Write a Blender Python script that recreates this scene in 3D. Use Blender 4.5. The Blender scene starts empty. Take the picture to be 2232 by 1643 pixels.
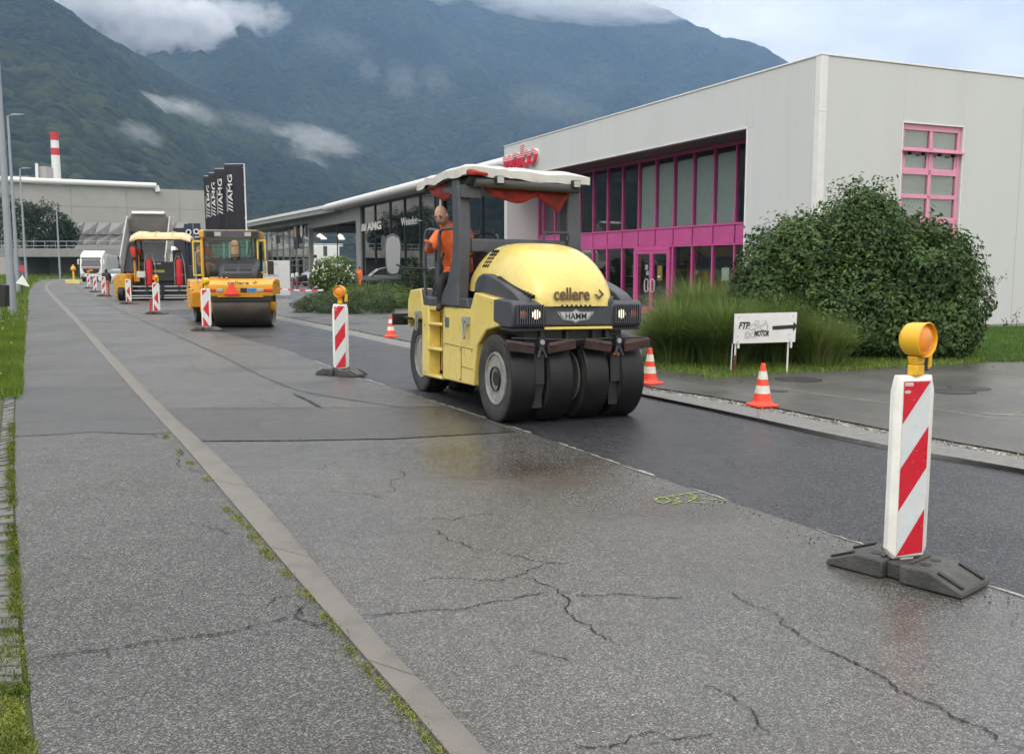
EXPO=0.38
HAZE=1.6e-4
FZ=.02
import bpy, bmesh, math, random
import numpy as np
from mathutils import Vector, Matrix, Euler
R=math.radians; PI=math.pi
sc=bpy.context.scene
COL=sc.collection
random.seed(7); rng=np.random.default_rng(7)

# ---------- camera ----------
FPX=2050.0; PITCH=math.atan(241/FPX); EYE=1.8
cam_d=bpy.data.cameras.new('camera'); cam=bpy.data.objects.new('camera',cam_d); COL.objects.link(cam)
cam_d.sensor_width=36; cam_d.lens=36*FPX/2232; cam_d.clip_end=20000; cam_d.clip_start=0.1
cam.location=(0,0,EYE); cam.rotation_euler=(PI/2-PITCH,0,0); sc.camera=cam

def ray(px,py):
    a=(px-1116)/FPX; b=(821.5-py)/FPX
    return (a,math.cos(PITCH)+b*math.sin(PITCH),-math.sin(PITCH)+b*math.cos(PITCH))
def G(px,py,z=0.0):
    d=ray(px,py); t=(z-EYE)/d[2]; return (d[0]*t,d[1]*t)
def P(px,py,Y):
    d=ray(px,py); t=Y/d[1]; return (d[0]*t,Y,EYE+d[2]*t)
AX=R(23.9)
U=Vector((-math.sin(AX),math.cos(AX),0)); V=Vector((math.cos(AX),math.sin(AX),0))

# ---------- objects ----------
def tag(o,label=None,cat=None,group=None,kind=None):
    if label: o['label']=label
    if cat: o['category']=cat
    if group: o['group']=group
    if kind: o['kind']=kind
    return o
def empty(name,loc,rz=0.0,label=None,cat=None,group=None,rx=0.0,ry=0.0):
    o=bpy.data.objects.new(name,None); COL.objects.link(o); o.location=loc; o.rotation_euler=(rx,ry,rz)
    o.empty_display_size=.2
    return tag(o,label,cat,group)
def kids(o): return [c for c in bpy.data.objects if c.parent==o]
def copy_tree(o,parent=None):
    c=o.copy(); COL.objects.link(c); c.parent=parent
    for ch in kids(o):
        copy_tree(ch,c)
    return c

class MB:
    def __init__(s): s.v=[]; s.f=[]; s.m=[]; s.T=Matrix.Identity(4); s.mi=0
    def add(s,vs,fs,mi=None):
        b=len(s.v)
        for p in vs: s.v.append(tuple(s.T@Vector(p)))
        for f in fs: s.f.append(tuple(b+i for i in f)); s.m.append(s.mi if mi is None else mi)
        return s
    def box(s,c,d,rz=0,rx=0,ry=0,taper=None,mi=None):
        hx,hy,hz=d[0]/2,d[1]/2,d[2]/2
        t=taper or (1,1)
        M=Matrix.Translation(c)@Euler((rx,ry,rz)).to_matrix().to_4x4()
        vs=[(-hx,-hy,-hz),(hx,-hy,-hz),(hx,hy,-hz),(-hx,hy,-hz),(-hx*t[0],-hy*t[1],hz),(hx*t[0],-hy*t[1],hz),(hx*t[0],hy*t[1],hz),(-hx*t[0],hy*t[1],hz)]
        return s.add([tuple(M@Vector(p)) for p in vs],[(0,3,2,1),(4,5,6,7),(0,1,5,4),(1,2,6,5),(2,3,7,6),(3,0,4,7)],mi)
    def bb(s,x0,x1,y0,y1,z0,z1,mi=None):
        return s.box(((x0+x1)/2,(y0+y1)/2,(z0+z1)/2),(x1-x0,y1-y0,z1-z0),mi=mi)
    def prism(s,pts,axis,a,b,mi=None):
        """2D polygon extruded along axis. axis 'x': pts=(y,z); 'y': (x,z); 'z': (x,y)"""
        n=len(pts)
        def mk(p,h):
            return {'x':(h,p[0],p[1]),'y':(p[0],h,p[1]),'z':(p[0],p[1],h)}[axis]
        vs=[mk(p,a) for p in pts]+[mk(p,b) for p in pts]
        ar=sum(pts[i][0]*pts[(i+1)%n][1]-pts[(i+1)%n][0]*pts[i][1] for i in range(n))
        flip=(ar>0)!=(axis=='y')
        if b<a: flip=not flip
        A=tuple(range(n)); B=tuple(range(n,2*n))
        fs=[A[::-1] if flip else A, B if flip else B[::-1]]
        for i in range(n):
            j=(i+1)%n
            q=(i,j,n+j,n+i)
            fs.append(q if flip else q[::-1])
        return s.add(vs,fs,mi)
    def tube(s,pts,r,seg=8,mi=None,cap=True,closed=False):
        pts=[Vector(p) for p in pts]; n=len(pts)
        rs=r if isinstance(r,(list,tuple)) else [r]*n
        vs=[];fs=[]
        prev=None
        for i,p in enumerate(pts):
            if closed: d=pts[(i+1)%n]-pts[i-1]
            else: d=pts[min(i+1,n-1)]-pts[max(i-1,0)]
            if d.length<1e-9: d=Vector((0,0,1))
            d.normalize()
            if prev is None:
                a=Vector((0,0,1)) if abs(d.z)<.9 else Vector((1,0,0))
                e1=d.cross(a).normalized()
            else:
                e1=(prev-d*prev.dot(d))
                if e1.length<1e-6: e1=d.orthogonal()
                e1.normalize()
            prev=e1; e2=d.cross(e1)
            for k in range(seg):
                t=2*PI*k/seg
                vs.append(tuple(p+(e1*math.cos(t)+e2*math.sin(t))*rs[i]))
        m=n if closed else n-1
        for i in range(m):
            for k in range(seg):
                a=i*seg+k;b=i*seg+(k+1)%seg;c=((i+1)%n)*seg+(k+1)%seg;d_=((i+1)%n)*seg+k
                fs.append((a,b,c,d_))
        if cap and not closed:
            fs.append(tuple(range(seg))[::-1]); fs.append(tuple((n-1)*seg+k for k in range(seg)))
        return s.add(vs,fs,mi)
    def lathe(s,prof,c=(0,0,0),axis='z',seg=24,a0=0,a1=2*PI,mi=None,cap=True):
        """prof list of (r,h)"""
        full=abs(a1-a0-2*PI)<1e-6; m=seg if full else seg+1
        vs=[];fs=[]
        for (r,h) in prof:
            for k in range(m):
                t=a0+(a1-a0)*k/seg
                x,y=r*math.cos(t),r*math.sin(t)
                p={'z':(x,y,h),'x':(h,x,y),'y':(y,h,x)}[axis]
                vs.append((p[0]+c[0],p[1]+c[1],p[2]+c[2]))
        n=len(prof)
        for i in range(n-1):
            for k in range(seg):
                k2=(k+1)%m
                fs.append((i*m+k,i*m+k2,(i+1)*m+k2,(i+1)*m+k))
        if cap and full:
            if prof[0][0]>1e-5: fs.append(tuple(range(m))[::-1])
            if prof[-1][0]>1e-5: fs.append(tuple((n-1)*m+k for k in range(m)))
        return s.add(vs,fs,mi)
    def loft(s,secs,cap=True,closed=True,mi=None):
        n=len(secs[0]);vs=[p for q in secs for p in q];fs=[]
        for i in range(len(secs)-1):
            for k in range(n if closed else n-1):
                k2=(k+1)%n
                fs.append((i*n+k,i*n+k2,(i+1)*n+k2,(i+1)*n+k))
        if cap and closed:
            fs.append(tuple(range(n))[::-1]); fs.append(tuple((len(secs)-1)*n+k for k in range(n)))
        return s.add(vs,fs,mi)
    def sphere(s,c,r,seg=12,rings=8,sc_=(1,1,1),mi=None):
        prof=[(max(r*math.sin(PI*i/rings),1e-6 if i in(0,rings) else 0),-r*math.cos(PI*i/rings)) for i in range(rings+1)]
        vs=[];fs=[]
        for (q,h) in prof:
            for k in range(seg):
                t=2*PI*k/seg; vs.append((c[0]+q*math.cos(t)*sc_[0],c[1]+q*math.sin(t)*sc_[1],c[2]+h*sc_[2]))
        for i in range(rings):
            for k in range(seg):
                k2=(k+1)%seg; fs.append((i*seg+k,i*seg+k2,(i+1)*seg+k2,(i+1)*seg+k))
        return s.add(vs,fs,mi)
    def quad(s,a,b,c,d,mi=None): return s.add([a,b,c,d],[(0,1,2,3)],mi)
    def build(s,name,mat,parent=None,bevel=0,seg=2,smooth=True,angle=35,sub=0,fix=True):
        me=bpy.data.meshes.new(name); me.from_pydata(s.v,[],s.f)
        mats=mat if isinstance(mat,(list,tuple)) else [mat]
        for m in mats: me.materials.append(m)
        if len(mats)>1: me.polygons.foreach_set('material_index',s.m)
        me.validate()
        if fix:
            bm=bmesh.new(); bm.from_mesh(me); bmesh.ops.recalc_face_normals(bm,faces=bm.faces); bm.to_mesh(me); bm.free()
        me.update()
        if smooth:
            me.polygons.foreach_set('use_smooth',[True]*len(me.polygons)); me.set_sharp_from_angle(angle=R(angle))
        o=bpy.data.objects.new(name,me); COL.objects.link(o); o.parent=parent
        if bevel>0:
            b=o.modifiers.new('bevel','BEVEL'); b.width=bevel; b.segments=seg; b.limit_method='ANGLE'; b.angle_limit=R(40)
        if sub:
            q=o.modifiers.new('sub','SUBSURF'); q.levels=sub; q.render_levels=sub
        return o
def npmesh(name,verts,faces,mat,parent=None,smooth=False,midx=None):
    me=bpy.data.meshes.new(name); n=len(verts); verts=np.asarray(verts,np.float32); faces=np.asarray(faces,np.int32)
    k=faces.shape[1]
    me.vertices.add(n); me.vertices.foreach_set('co',verts.ravel())
    me.loops.add(faces.size); me.loops.foreach_set('vertex_index',faces.ravel())
    me.polygons.add(len(faces)); me.polygons.foreach_set('loop_start',np.arange(0,faces.size,k,dtype=np.int32))
    me.polygons.foreach_set('loop_total',np.full(len(faces),k,np.int32))
    for m in (mat if isinstance(mat,(list,tuple)) else [mat]): me.materials.append(m)
    if midx is not None: me.polygons.foreach_set('material_index',np.asarray(midx,np.int32))
    if smooth: me.polygons.foreach_set('use_smooth',np.ones(len(faces),bool))
    me.update(calc_edges=True); me.validate()
    o=bpy.data.objects.new(name,me); COL.objects.link(o); o.parent=parent
    return o
def text_mesh(txt,size,depth=.004,font_bold=0.0,sx=1.0,shear=0.0,space=1.0):
    """returns (verts,faces,width) of extruded letters in the xy-plane, starting at x=0"""
    cu=bpy.data.curves.new('t','FONT'); cu.body=txt; cu.size=size; cu.extrude=depth; cu.offset=font_bold; cu.shear=shear
    cu.space_character=space; cu.resolution_u=3
    ob=bpy.data.objects.new('t',cu); COL.objects.link(ob)
    dg=bpy.context.evaluated_depsgraph_get(); me=bpy.data.meshes.new_from_object(ob.evaluated_get(dg))
    vs=[(v.co.x*sx,v.co.y,v.co.z) for v in me.vertices]; fs=[tuple(p.vertices) for p in me.polygons]
    bpy.data.objects.remove(ob); bpy.data.curves.remove(cu); bpy.data.meshes.remove(me)
    if not vs: return vs,fs,0
    x0=min(v[0] for v in vs); vs=[(v[0]-x0,v[1],v[2]) for v in vs]
    return vs,fs,max(v[0] for v in vs)
def letters(mb,txt,size,M,depth=.004,bold=0.0,sx=1.0,shear=0.0,space=1.0,width=None,center=False,mi=None):
    vs,fs,w=text_mesh(txt,size,depth,bold,sx,shear,space)
    k=(width/w) if width else 1.0
    off=-w*k/2 if center else 0
    mb.add([tuple(M@Vector((v[0]*k+off,v[1],v[2]))) for v in vs],fs,mi)
def frame(o,xd,yd):
    """matrix mapping local x->xd, y->yd at origin o"""
    xd=Vector(xd).normalized(); yd=Vector(yd).normalized(); zd=xd.cross(yd)
    M=Matrix.Identity(4)
    for i in range(3): M[i][0]=xd[i];M[i][1]=yd[i];M[i][2]=zd[i];M[i][3]=o[i]
    return M

# ---------- noise in numpy ----------
def _h(ix,iy,seed=0):
    n=(ix.astype(np.int64)*374761393+iy.astype(np.int64)*668265263+seed*1442695041)&0xffffffff
    n=((n^(n>>13))*1274126177)&0xffffffff
    n=((n^(n>>16))*2246822519)&0xffffffff
    return ((n^(n>>15))&0xffffff)/float(0xffffff)
def vnoise(x,y,seed=0):
    ix=np.floor(x);iy=np.floor(y);fx=x-ix;fy=y-iy
    fx=fx*fx*(3-2*fx);fy=fy*fy*(3-2*fy)
    a=_h(ix,iy,seed);b=_h(ix+1,iy,seed);c=_h(ix,iy+1,seed);d=_h(ix+1,iy+1,seed)
    return (a*(1-fx)+b*fx)*(1-fy)+(c*(1-fx)+d*fx)*fy
def fbm(x,y,oct=5,seed=0,g=.5):
    s=0;a=1;t=0
    for i in range(oct):
        s=s+a*vnoise(x*2**i,y*2**i,seed+i);t+=a;a*=g
    return s/t
def crowns(x,y,cell,seed=0):
    ix=np.floor(x/cell);iy=np.floor(y/cell);best=np.zeros_like(x)
    for dx in(-1,0,1):
        for dy in(-1,0,1):
            jx=ix+dx;jy=iy+dy
            cx=(jx+.1+.8*_h(jx,jy,seed))*cell;cy=(jy+.1+.8*_h(jx,jy,seed+1))*cell
            r=cell*(.55+.35*_h(jx,jy,seed+2)); hh=.5+.8*_h(jx,jy,seed+3)
            d2=((x-cx)**2+(y-cy)**2)/(r*r)
            best=np.maximum(best,np.sqrt(np.clip(1-d2,0,1))*hh)
    return best

# ---------- materials ----------
def newmat(name):
    m=bpy.data.materials.new(name); m.use_nodes=True; nt=m.node_tree
    b=nt.nodes['Principled BSDF']; return m,nt,b
def N(nt,t,**k):
    n=nt.nodes.new(t)
    for a,v in k.items():
        if a.startswith('i_'): n.inputs[a[2:].replace('_',' ')].default_value=v
        else: setattr(n,a,v)
    return n
def c4(c): return (c[0],c[1],c[2],1)
def ramp(nt,stops,interp='LINEAR'):
    r=nt.nodes.new('ShaderNodeValToRGB'); cr=r.color_ramp; cr.interpolation=interp
    while len(cr.elements)<len(stops): cr.elements.new(.5)
    for e,(p,c) in zip(cr.elements,stops):
        e.position=p; e.color=c4(c) if isinstance(c,(tuple,list)) else (c,c,c,1)
    return r
def mat(name,col,rough=.5,metal=0.0,var=.12,vs=3.0,bump=0.0,bs=60.0,dirt=None,dirt_amt=.5,ds=2.0,coat=0.0,spec=.5,streak=False,emit=None,es=0,rv=.1):
    m,nt,b=newmat(name); L=nt.links.new
    tc=N(nt,'ShaderNodeTexCoord'); src=tc.outputs['Object']
    mp=N(nt,'ShaderNodeMapping'); L(src,mp.inputs[0])
    if streak: mp.inputs['Scale'].default_value=(1,1,.12)
    n1=N(nt,'ShaderNodeTexNoise',i_Scale=vs,i_Detail=6.0,i_Roughness=.62); L(mp.outputs[0],n1.inputs['Vector'])
    lo=tuple(c*(1-var) for c in col); hi=tuple(min(1,c*(1+var)) for c in col)
    r=ramp(nt,[(.3,lo),(.7,hi)]); L(n1.outputs[0],r.inputs[0]); out=r.outputs[0]
    if dirt:
        n2=N(nt,'ShaderNodeTexNoise',i_Scale=ds,i_Detail=9.0,i_Roughness=.7); L(mp.outputs[0],n2.inputs['Vector'])
        r2=ramp(nt,[(.5,0.0),(.72,dirt_amt)]); L(n2.outputs[0],r2.inputs[0])
        mx=N(nt,'ShaderNodeMix',data_type='RGBA'); L(r2.outputs[0],mx.inputs[0]); L(out,mx.inputs[6]); mx.inputs[7].default_value=c4(dirt); out=mx.outputs[2]
    L(out,b.inputs['Base Color'])
    rr=ramp(nt,[(.3,max(0,rough-rv)),(.7,min(1,rough+rv))]); L(n1.outputs[0],rr.inputs[0]); L(rr.outputs[0],b.inputs['Roughness'])
    b.inputs['Metallic'].default_value=metal; b.inputs['Coat Weight'].default_value=coat; b.inputs['Coat Roughness'].default_value=.12
    b.inputs['Specular IOR Level'].default_value=spec
    if bump:
        n3=N(nt,'ShaderNodeTexNoise',i_Scale=bs,i_Detail=4.0); L(src,n3.inputs['Vector'])
        bp=N(nt,'ShaderNodeBump',i_Strength=bump,i_Distance=.01); L(n3.outputs[0],bp.inputs['Height']); L(bp.outputs[0],b.inputs['Normal'])
    if emit: b.inputs['Emission Color'].default_value=c4(emit); b.inputs['Emission Strength'].default_value=es
    return m
def leafmat(name,c1,c2,c3,scale=1.2,rough=.45,trans=.25):
    m,nt,b=newmat(name); L=nt.links.new
    g=N(nt,'ShaderNodeNewGeometry'); tc=N(nt,'ShaderNodeTexCoord')
    n=N(nt,'ShaderNodeTexNoise',i_Scale=scale,i_Detail=4.0,i_Roughness=.6); L(tc.outputs['Object'],n.inputs['Vector'])
    ma=N(nt,'ShaderNodeMath',operation='MULTIPLY_ADD'); L(g.outputs['Random Per Island'],ma.inputs[0]); ma.inputs[1].default_value=.45
    mb=N(nt,'ShaderNodeMath',operation='MULTIPLY_ADD'); L(n.outputs[0],mb.inputs[0]); mb.inputs[1].default_value=1.3; mb.inputs[2].default_value=-.35
    L(mb.outputs[0],ma.inputs[2])
    r=ramp(nt,[(.15,c1),(.5,c2),(.95,c3)]); L(ma.outputs[0],r.inputs[0]); L(r.outputs[0],b.inputs['Base Color'])
    b.inputs['Roughness'].default_value=rough; b.inputs['Specular IOR Level'].default_value=.4
    if trans:
        t=N(nt,'ShaderNodeBsdfTranslucent'); L(r.outputs[0],t.inputs[0]); mx=N(nt,'ShaderNodeMixShader'); mx.inputs[0].default_value=trans
        L(b.outputs[0],mx.inputs[1]); L(t.outputs[0],mx.inputs[2]); L(mx.outputs[0],nt.nodes['Material Output'].inputs[0])
    return m
def asphalt(name,base,light,dark,cell=130,rough=.55,stain=None,wet=None,bump=.24,lightamt=.72,big=.35,rlo=.0):
    m,nt,b=newmat(name); L=nt.links.new
    tc=N(nt,'ShaderNodeTexCoord'); s=tc.outputs['Object']
    vo=N(nt,'ShaderNodeTexVoronoi',i_Scale=float(cell)); L(s,vo.inputs['Vector'])
    sep=N(nt,'ShaderNodeSeparateColor'); L(vo.outputs['Color'],sep.inputs[0])
    r=ramp(nt,[(0.0,dark),(.3,base),(lightamt,base),(.93,light),(1.0,tuple(min(1,c*1.35) for c in light))]); L(sep.outputs[0],r.inputs[0])
    vo2=N(nt,'ShaderNodeTexVoronoi',i_Scale=float(cell)*.45); L(s,vo2.inputs['Vector'])
    sp2=N(nt,'ShaderNodeSeparateColor'); L(vo2.outputs['Color'],sp2.inputs[0])
    r2=ramp(nt,[(.0,.72),(.5,1.0),(1.0,1.3)]); L(sp2.outputs[1],r2.inputs[0])
    nb=N(nt,'ShaderNodeTexNoise',i_Scale=.35,i_Detail=9.0,i_Roughness=.65); L(s,nb.inputs['Vector'])
    r3=ramp(nt,[(.25,1-big),(.75,1+big*.6)]); L(nb.outputs[0],r3.inputs[0])
    def mul(a,c):
        x=N(nt,'ShaderNodeMix',data_type='RGBA',blend_type='MULTIPLY'); x.inputs[0].default_value=1; L(a,x.inputs[6]); L(c,x.inputs[7]); return x.outputs[2]
    out=mul(mul(r.outputs[0],r2.outputs[0]),r3.outputs[0])
    nm=N(nt,'ShaderNodeTexNoise',i_Scale=7.0,i_Detail=5.0,i_Roughness=.7); L(s,nm.inputs['Vector'])
    r4=ramp(nt,[(.3,.86),(.7,1.12)]); L(nm.outputs[0],r4.inputs[0]); out=mul(out,r4.outputs[0])
    for (cx,cy,rad,col,amt) in (stain or []):
        mp=N(nt,'ShaderNodeVectorMath',operation='SUBTRACT'); L(s,mp.inputs[0]); mp.inputs[1].default_value=(cx,cy,0)
        m2=N(nt,'ShaderNodeVectorMath',operation='DIVIDE'); L(mp.outputs[0],m2.inputs[0]); m2.inputs[1].default_value=(rad[0],rad[1],1)
        ln=N(nt,'ShaderNodeVectorMath',operation='LENGTH'); L(m2.outputs[0],ln.inputs[0])
        nz=N(nt,'ShaderNodeTexNoise',i_Scale=1.6,i_Detail=8.0,i_Roughness=.7); L(s,nz.inputs['Vector'])
        ad=N(nt,'ShaderNodeMath',operation='MULTIPLY_ADD'); L(nz.outputs[0],ad.inputs[0]); ad.inputs[1].default_value=1.1; L(ln.outputs['Value'],ad.inputs[2])
        rr=ramp(nt,[(.6,amt),(1.5,0.0)]); L(ad.outputs[0],rr.inputs[0])
        x=N(nt,'ShaderNodeMix',data_type='RGBA',blend_type='MULTIPLY'); L(rr.outputs[0],x.inputs[0]); L(out,x.inputs[6]); x.inputs[7].default_value=c4(col); out=x.outputs[2]
    L(out,b.inputs['Base Color'])
    nr=N(nt,'ShaderNodeTexNoise',i_Scale=.5,i_Detail=6.0); L(s,nr.inputs['Vector'])
    ro=ramp(nt,[(.35,max(.12,rough-.16)),(.65,rough+.1)]); L(nr.outputs[0],ro.inputs[0]); rout=ro.outputs[0]
    for (cx,cy,rad,val) in (wet or []):
        mp=N(nt,'ShaderNodeVectorMath',operation='SUBTRACT'); L(s,mp.inputs[0]); mp.inputs[1].default_value=(cx,cy,0)
        m2=N(nt,'ShaderNodeVectorMath',operation='DIVIDE'); L(mp.outputs[0],m2.inputs[0]); m2.inputs[1].default_value=(rad[0],rad[1],1)
        ln=N(nt,'ShaderNodeVectorMath',operation='LENGTH'); L(m2.outputs[0],ln.inputs[0])
        rr=ramp(nt,[(.4,1.0),(1.1,0.0)]); L(ln.outputs['Value'],rr.inputs[0])
        x=N(nt,'ShaderNodeMix',data_type='FLOAT'); L(rr.outputs[0],x.inputs[0]); L(rout,x.inputs[2]); x.inputs[3].default_value=val; rout=x.outputs[0]
    L(rout,b.inputs['Roughness'])
    bp=N(nt,'ShaderNodeBump',i_Strength=bump,i_Distance=.004); L(vo.outputs['Distance'],bp.inputs['Height']); L(bp.outputs[0],b.inputs['Normal'])
    return m
def glassmat(name,tint=(.6,.7,.68),refl=1.0,rough=.02,alpha=.5,body=(.02,.03,.03)):
    """window pane: fresnel reflection over a see-through, slightly tinted body"""
    m,nt,b=newmat(name); L=nt.links.new
    fr=N(nt,'ShaderNodeFresnel',i_IOR=1.55); gl=N(nt,'ShaderNodeBsdfGlossy',i_Roughness=rough)
    tr=N(nt,'ShaderNodeBsdfTransparent'); tr.inputs[0].default_value=c4(tint)
    df=N(nt,'ShaderNodeBsdfDiffuse'); df.inputs[0].default_value=c4(body)
    m0=N(nt,'ShaderNodeMixShader'); m0.inputs[0].default_value=alpha; L(df.outputs[0],m0.inputs[1]); L(tr.outputs[0],m0.inputs[2])
    mu=N(nt,'ShaderNodeMath',operation='MULTIPLY',use_clamp=True); L(fr.outputs[0],mu.inputs[0]); mu.inputs[1].default_value=refl
    ge=N(nt,'ShaderNodeNewGeometry'); iv=N(nt,'ShaderNodeMath',operation='SUBTRACT'); iv.inputs[0].default_value=1.0; L(ge.outputs['Backfacing'],iv.inputs[1]); m9=N(nt,'ShaderNodeMath',operation='MULTIPLY'); L(mu.outputs[0],m9.inputs[0]); L(iv.outputs[0],m9.inputs[1]); mu=m9
    mx=N(nt,'ShaderNodeMixShader'); L(mu.outputs[0],mx.inputs[0]); L(m0.outputs[0],mx.inputs[1]); L(gl.outputs[0],mx.inputs[2])
    L(mx.outputs[0],nt.nodes['Material Output'].inputs[0])
    return m
# ---------- light ----------
SUN_EL,SUN_AZ=R(50),R(200)
w=bpy.data.worlds.new('World'); sc.world=w; w.use_nodes=True; nt=w.node_tree; L=nt.links.new
bg=nt.nodes['Background']; bg.inputs[1].default_value=.13
sky=N(nt,'ShaderNodeTexSky',sky_type='NISHITA'); sky.sun_disc=False; sky.sun_elevation=SUN_EL; sky.sun_rotation=SUN_AZ; sky.air_density=1.0; sky.dust_density=2.0
tc=N(nt,'ShaderNodeTexCoord'); sx=N(nt,'ShaderNodeSeparateXYZ'); L(tc.outputs['Generated'],sx.inputs[0])
# overcast deck: brighter overhead than at the horizon, broken by soft cloud structure
elev=ramp(nt,[(0.0,(8.4,7.9,7.2)),(.25,(10.2,9.7,8.9)),(.6,(12.8,12.3,11.6)),(1.0,(16.5,15.8,14.8))]); L(sx.outputs['Z'],elev.inputs[0])
mp=N(nt,'ShaderNodeMapping'); mp.inputs['Scale'].default_value=(1.0,1.0,3.2); L(tc.outputs['Generated'],mp.inputs[0])
n1=N(nt,'ShaderNodeTexNoise',i_Scale=4.2,i_Detail=7.0,i_Roughness=.58); L(mp.outputs[0],n1.inputs['Vector'])
cr=ramp(nt,[(.34,(.74,.745,.755)),(.5,(.97,.97,.975)),(.66,(1.20,1.19,1.17))]); L(n1.outputs[0],cr.inputs[0])
mm=N(nt,'ShaderNodeMix',data_type='RGBA',blend_type='MULTIPLY'); mm.inputs[0].default_value=1; L(elev.outputs[0],mm.inputs[6]); L(cr.outputs[0],mm.inputs[7])
mx=N(nt,'ShaderNodeMix',data_type='RGBA'); mx.inputs[0].default_value=.97; L(sky.outputs[0],mx.inputs[6]); L(mm.outputs[2],mx.inputs[7]); L(mx.outputs[2],bg.inputs[0])
sl=bpy.data.lights.new('sun','SUN'); sl.energy=.7; sl.angle=R(25); sl.color=(1,.97,.93)
so=bpy.data.objects.new('sun',sl); COL.objects.link(so)
# direction to the sun (world azimuth as the sky texture uses it)
sd=Vector((math.sin(SUN_AZ)*math.cos(SUN_EL),math.cos(SUN_AZ)*math.cos(SUN_EL),math.sin(SUN_EL)))
so.rotation_euler=sd.to_track_quat('Z','Y').to_euler()
sc.view_settings.view_transform='Standard'; sc.view_settings.look='None'; sc.view_settings.exposure=EXPO; sc.view_settings.gamma=1
sc.cycles.max_bounces=8; sc.cycles.transparent_max_bounces=24; sc.cycles.caustics_reflective=False; sc.cycles.caustics_refractive=False
sc.cycles.volume_bounces=3; sc.cycles.use_denoising=True; sc.cycles.sample_clamp_indirect=6

# ---------- haze ----------
def volmat(name,col,dens):
    m=bpy.data.materials.new(name); m.use_nodes=True; nt=m.node_tree; nt.nodes.remove(nt.nodes['Principled BSDF'])
    pv=N(nt,'ShaderNodeVolumePrincipled'); pv.inputs['Color'].default_value=c4(col); pv.inputs['Density'].default_value=dens; pv.inputs['Anisotropy'].default_value=.2
    nt.links.new(pv.outputs[0],nt.nodes['Material Output'].inputs['Volume']); return m,nt,pv
m,_,_=volmat('haze',(.36,.57,.89),HAZE)
b=MB(); b.bb(-5200,3600,-400,6200,-4,1620); tag(b.build('haze',m,smooth=False),'thin blue valley haze','haze',kind='stuff')

# ---------- mountains ----------
def forest(name,c1,c2,c3,cell):
    m,nt,b=newmat(name); L=nt.links.new
    tc=N(nt,'ShaderNodeTexCoord'); s=tc.outputs['Object']
    vo=N(nt,'ShaderNodeTexVoronoi',i_Scale=1/cell); L(s,vo.inputs['Vector']); sp=N(nt,'ShaderNodeSeparateColor'); L(vo.outputs['Color'],sp.inputs[0])
    n=N(nt,'ShaderNodeTexNoise',i_Scale=1/260.,i_Detail=9.0,i_Roughness=.68); L(s,n.inputs['Vector'])
    a=N(nt,'ShaderNodeMath',operation='MULTIPLY_ADD'); L(sp.outputs[0],a.inputs[0]); a.inputs[1].default_value=.35
    a2=N(nt,'ShaderNodeMath',operation='MULTIPLY_ADD'); L(n.outputs[0],a2.inputs[0]); a2.inputs[1].default_value=1.8; a2.inputs[2].default_value=-.55; L(a2.outputs[0],a.inputs[2])
    r=ramp(nt,[(.05,c1),(.5,c2),(1.0,c3)]); L(a.outputs[0],r.inputs[0]); L(r.outputs[0],b.inputs['Base Color'])
    b.inputs['Roughness'].default_value=.9; b.inputs['Specular IOR Level'].default_value=.1
    bp=N(nt,'ShaderNodeBump',i_Strength=.9,i_Distance=cell*.55); L(vo.outputs['Distance'],bp.inputs['Height']); bp.invert=True; L(bp.outputs[0],b.inputs['Normal'])
    return m
def interp(x,xs,ys): return np.interp(x,xs,ys)
def hill(name,az0,az1,na,nr,r0f,r1f,skyf,mat_,cell,ch,seed,namp,prof=1.15,back=1.25):
    """heightfield whose ridge reaches the elevation angle given by skyf at each azimuth"""
    az=np.linspace(az0,az1,na)[:,None]; t=np.linspace(0,back,nr)[None,:]
    r0=r0f(az); r1=r1f(az); rr=r0+(r1-r0)*t
    el=skyf(az); H=np.tan(el)*r1+EYE
    tt=np.clip(t,0,1); p=tt**prof
    z=H*p-np.clip(t-1,0,1)*H*1.1
    x=rr*np.sin(az); y=rr*np.cos(az)
    gul=fbm(az*r1/520.+3,rr/1500.,5,seed)-.5; gul2=fbm(x/330.,y/330.,6,seed+9)-.5
    env=np.sin(np.clip(tt,0,1)*PI)**.8
    z=z+env*namp*(gul*1.5+gul2*.7)+(1-env)*namp*.12*gul2*(t>.5)
    # small gullies running down the slope
    gg=fbm(az*r1/130.+gul2*1.2,rr/900.,4,seed+17)-.5
    z=z+env*namp*.22*gg
    z=z+crowns(x,y,cell,seed)*ch*np.clip(t*12,0,1)
    z=np.where(t<=0.0001,-3,z)
    v=np.stack([x+0*z,y+0*z,z],-1).reshape(-1,3)
    i=np.arange(na-1)[:,None]*nr+np.arange(nr-1)[None,:]; i=i.reshape(-1)
    f=np.stack([i,i+nr,i+nr+1,i+1],-1)
    o=npmesh(name,v,f,mat_,smooth=True); return tag(o,kind='structure')
def azpx(px): return math.atan((px-1116)/FPX/1.0069)
# main mountain: skyline points (pixel x, pixel y)
SKM=[(-3500,200),(-1500,0),(-400,-150),(0,-200),(400,-190),(800,-150),(1100,-60),(1290,0),(1390,14),(1450,36),(1510,70),(1560,92),(1610,96),(1650,112),(1700,142),(1800,200),(1950,285),(2150,370),(2400,450),(3000,520),(5000,560)]
def elof(px,py):
    d=ray(px,py); return math.atan2(d[2],math.hypot(d[0],d[1]))
sa=[azpx(a) for a,_ in SKM]; se=[elof(a,b) for a,b in SKM]
FM=forest('forest_far',(.003,.006,.004),(.014,.022,.012),(.052,.066,.030),17)
FN=forest('forest_near',(.003,.005,.003),(.014,.020,.010),(.056,.068,.024),13)
hill('hills',azpx(-2500),azpx(2700),760,420,lambda a:1500+0*a,lambda a:3900+0*a,lambda a:interp(a,sa,se),FM,17,9,3,330)
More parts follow.
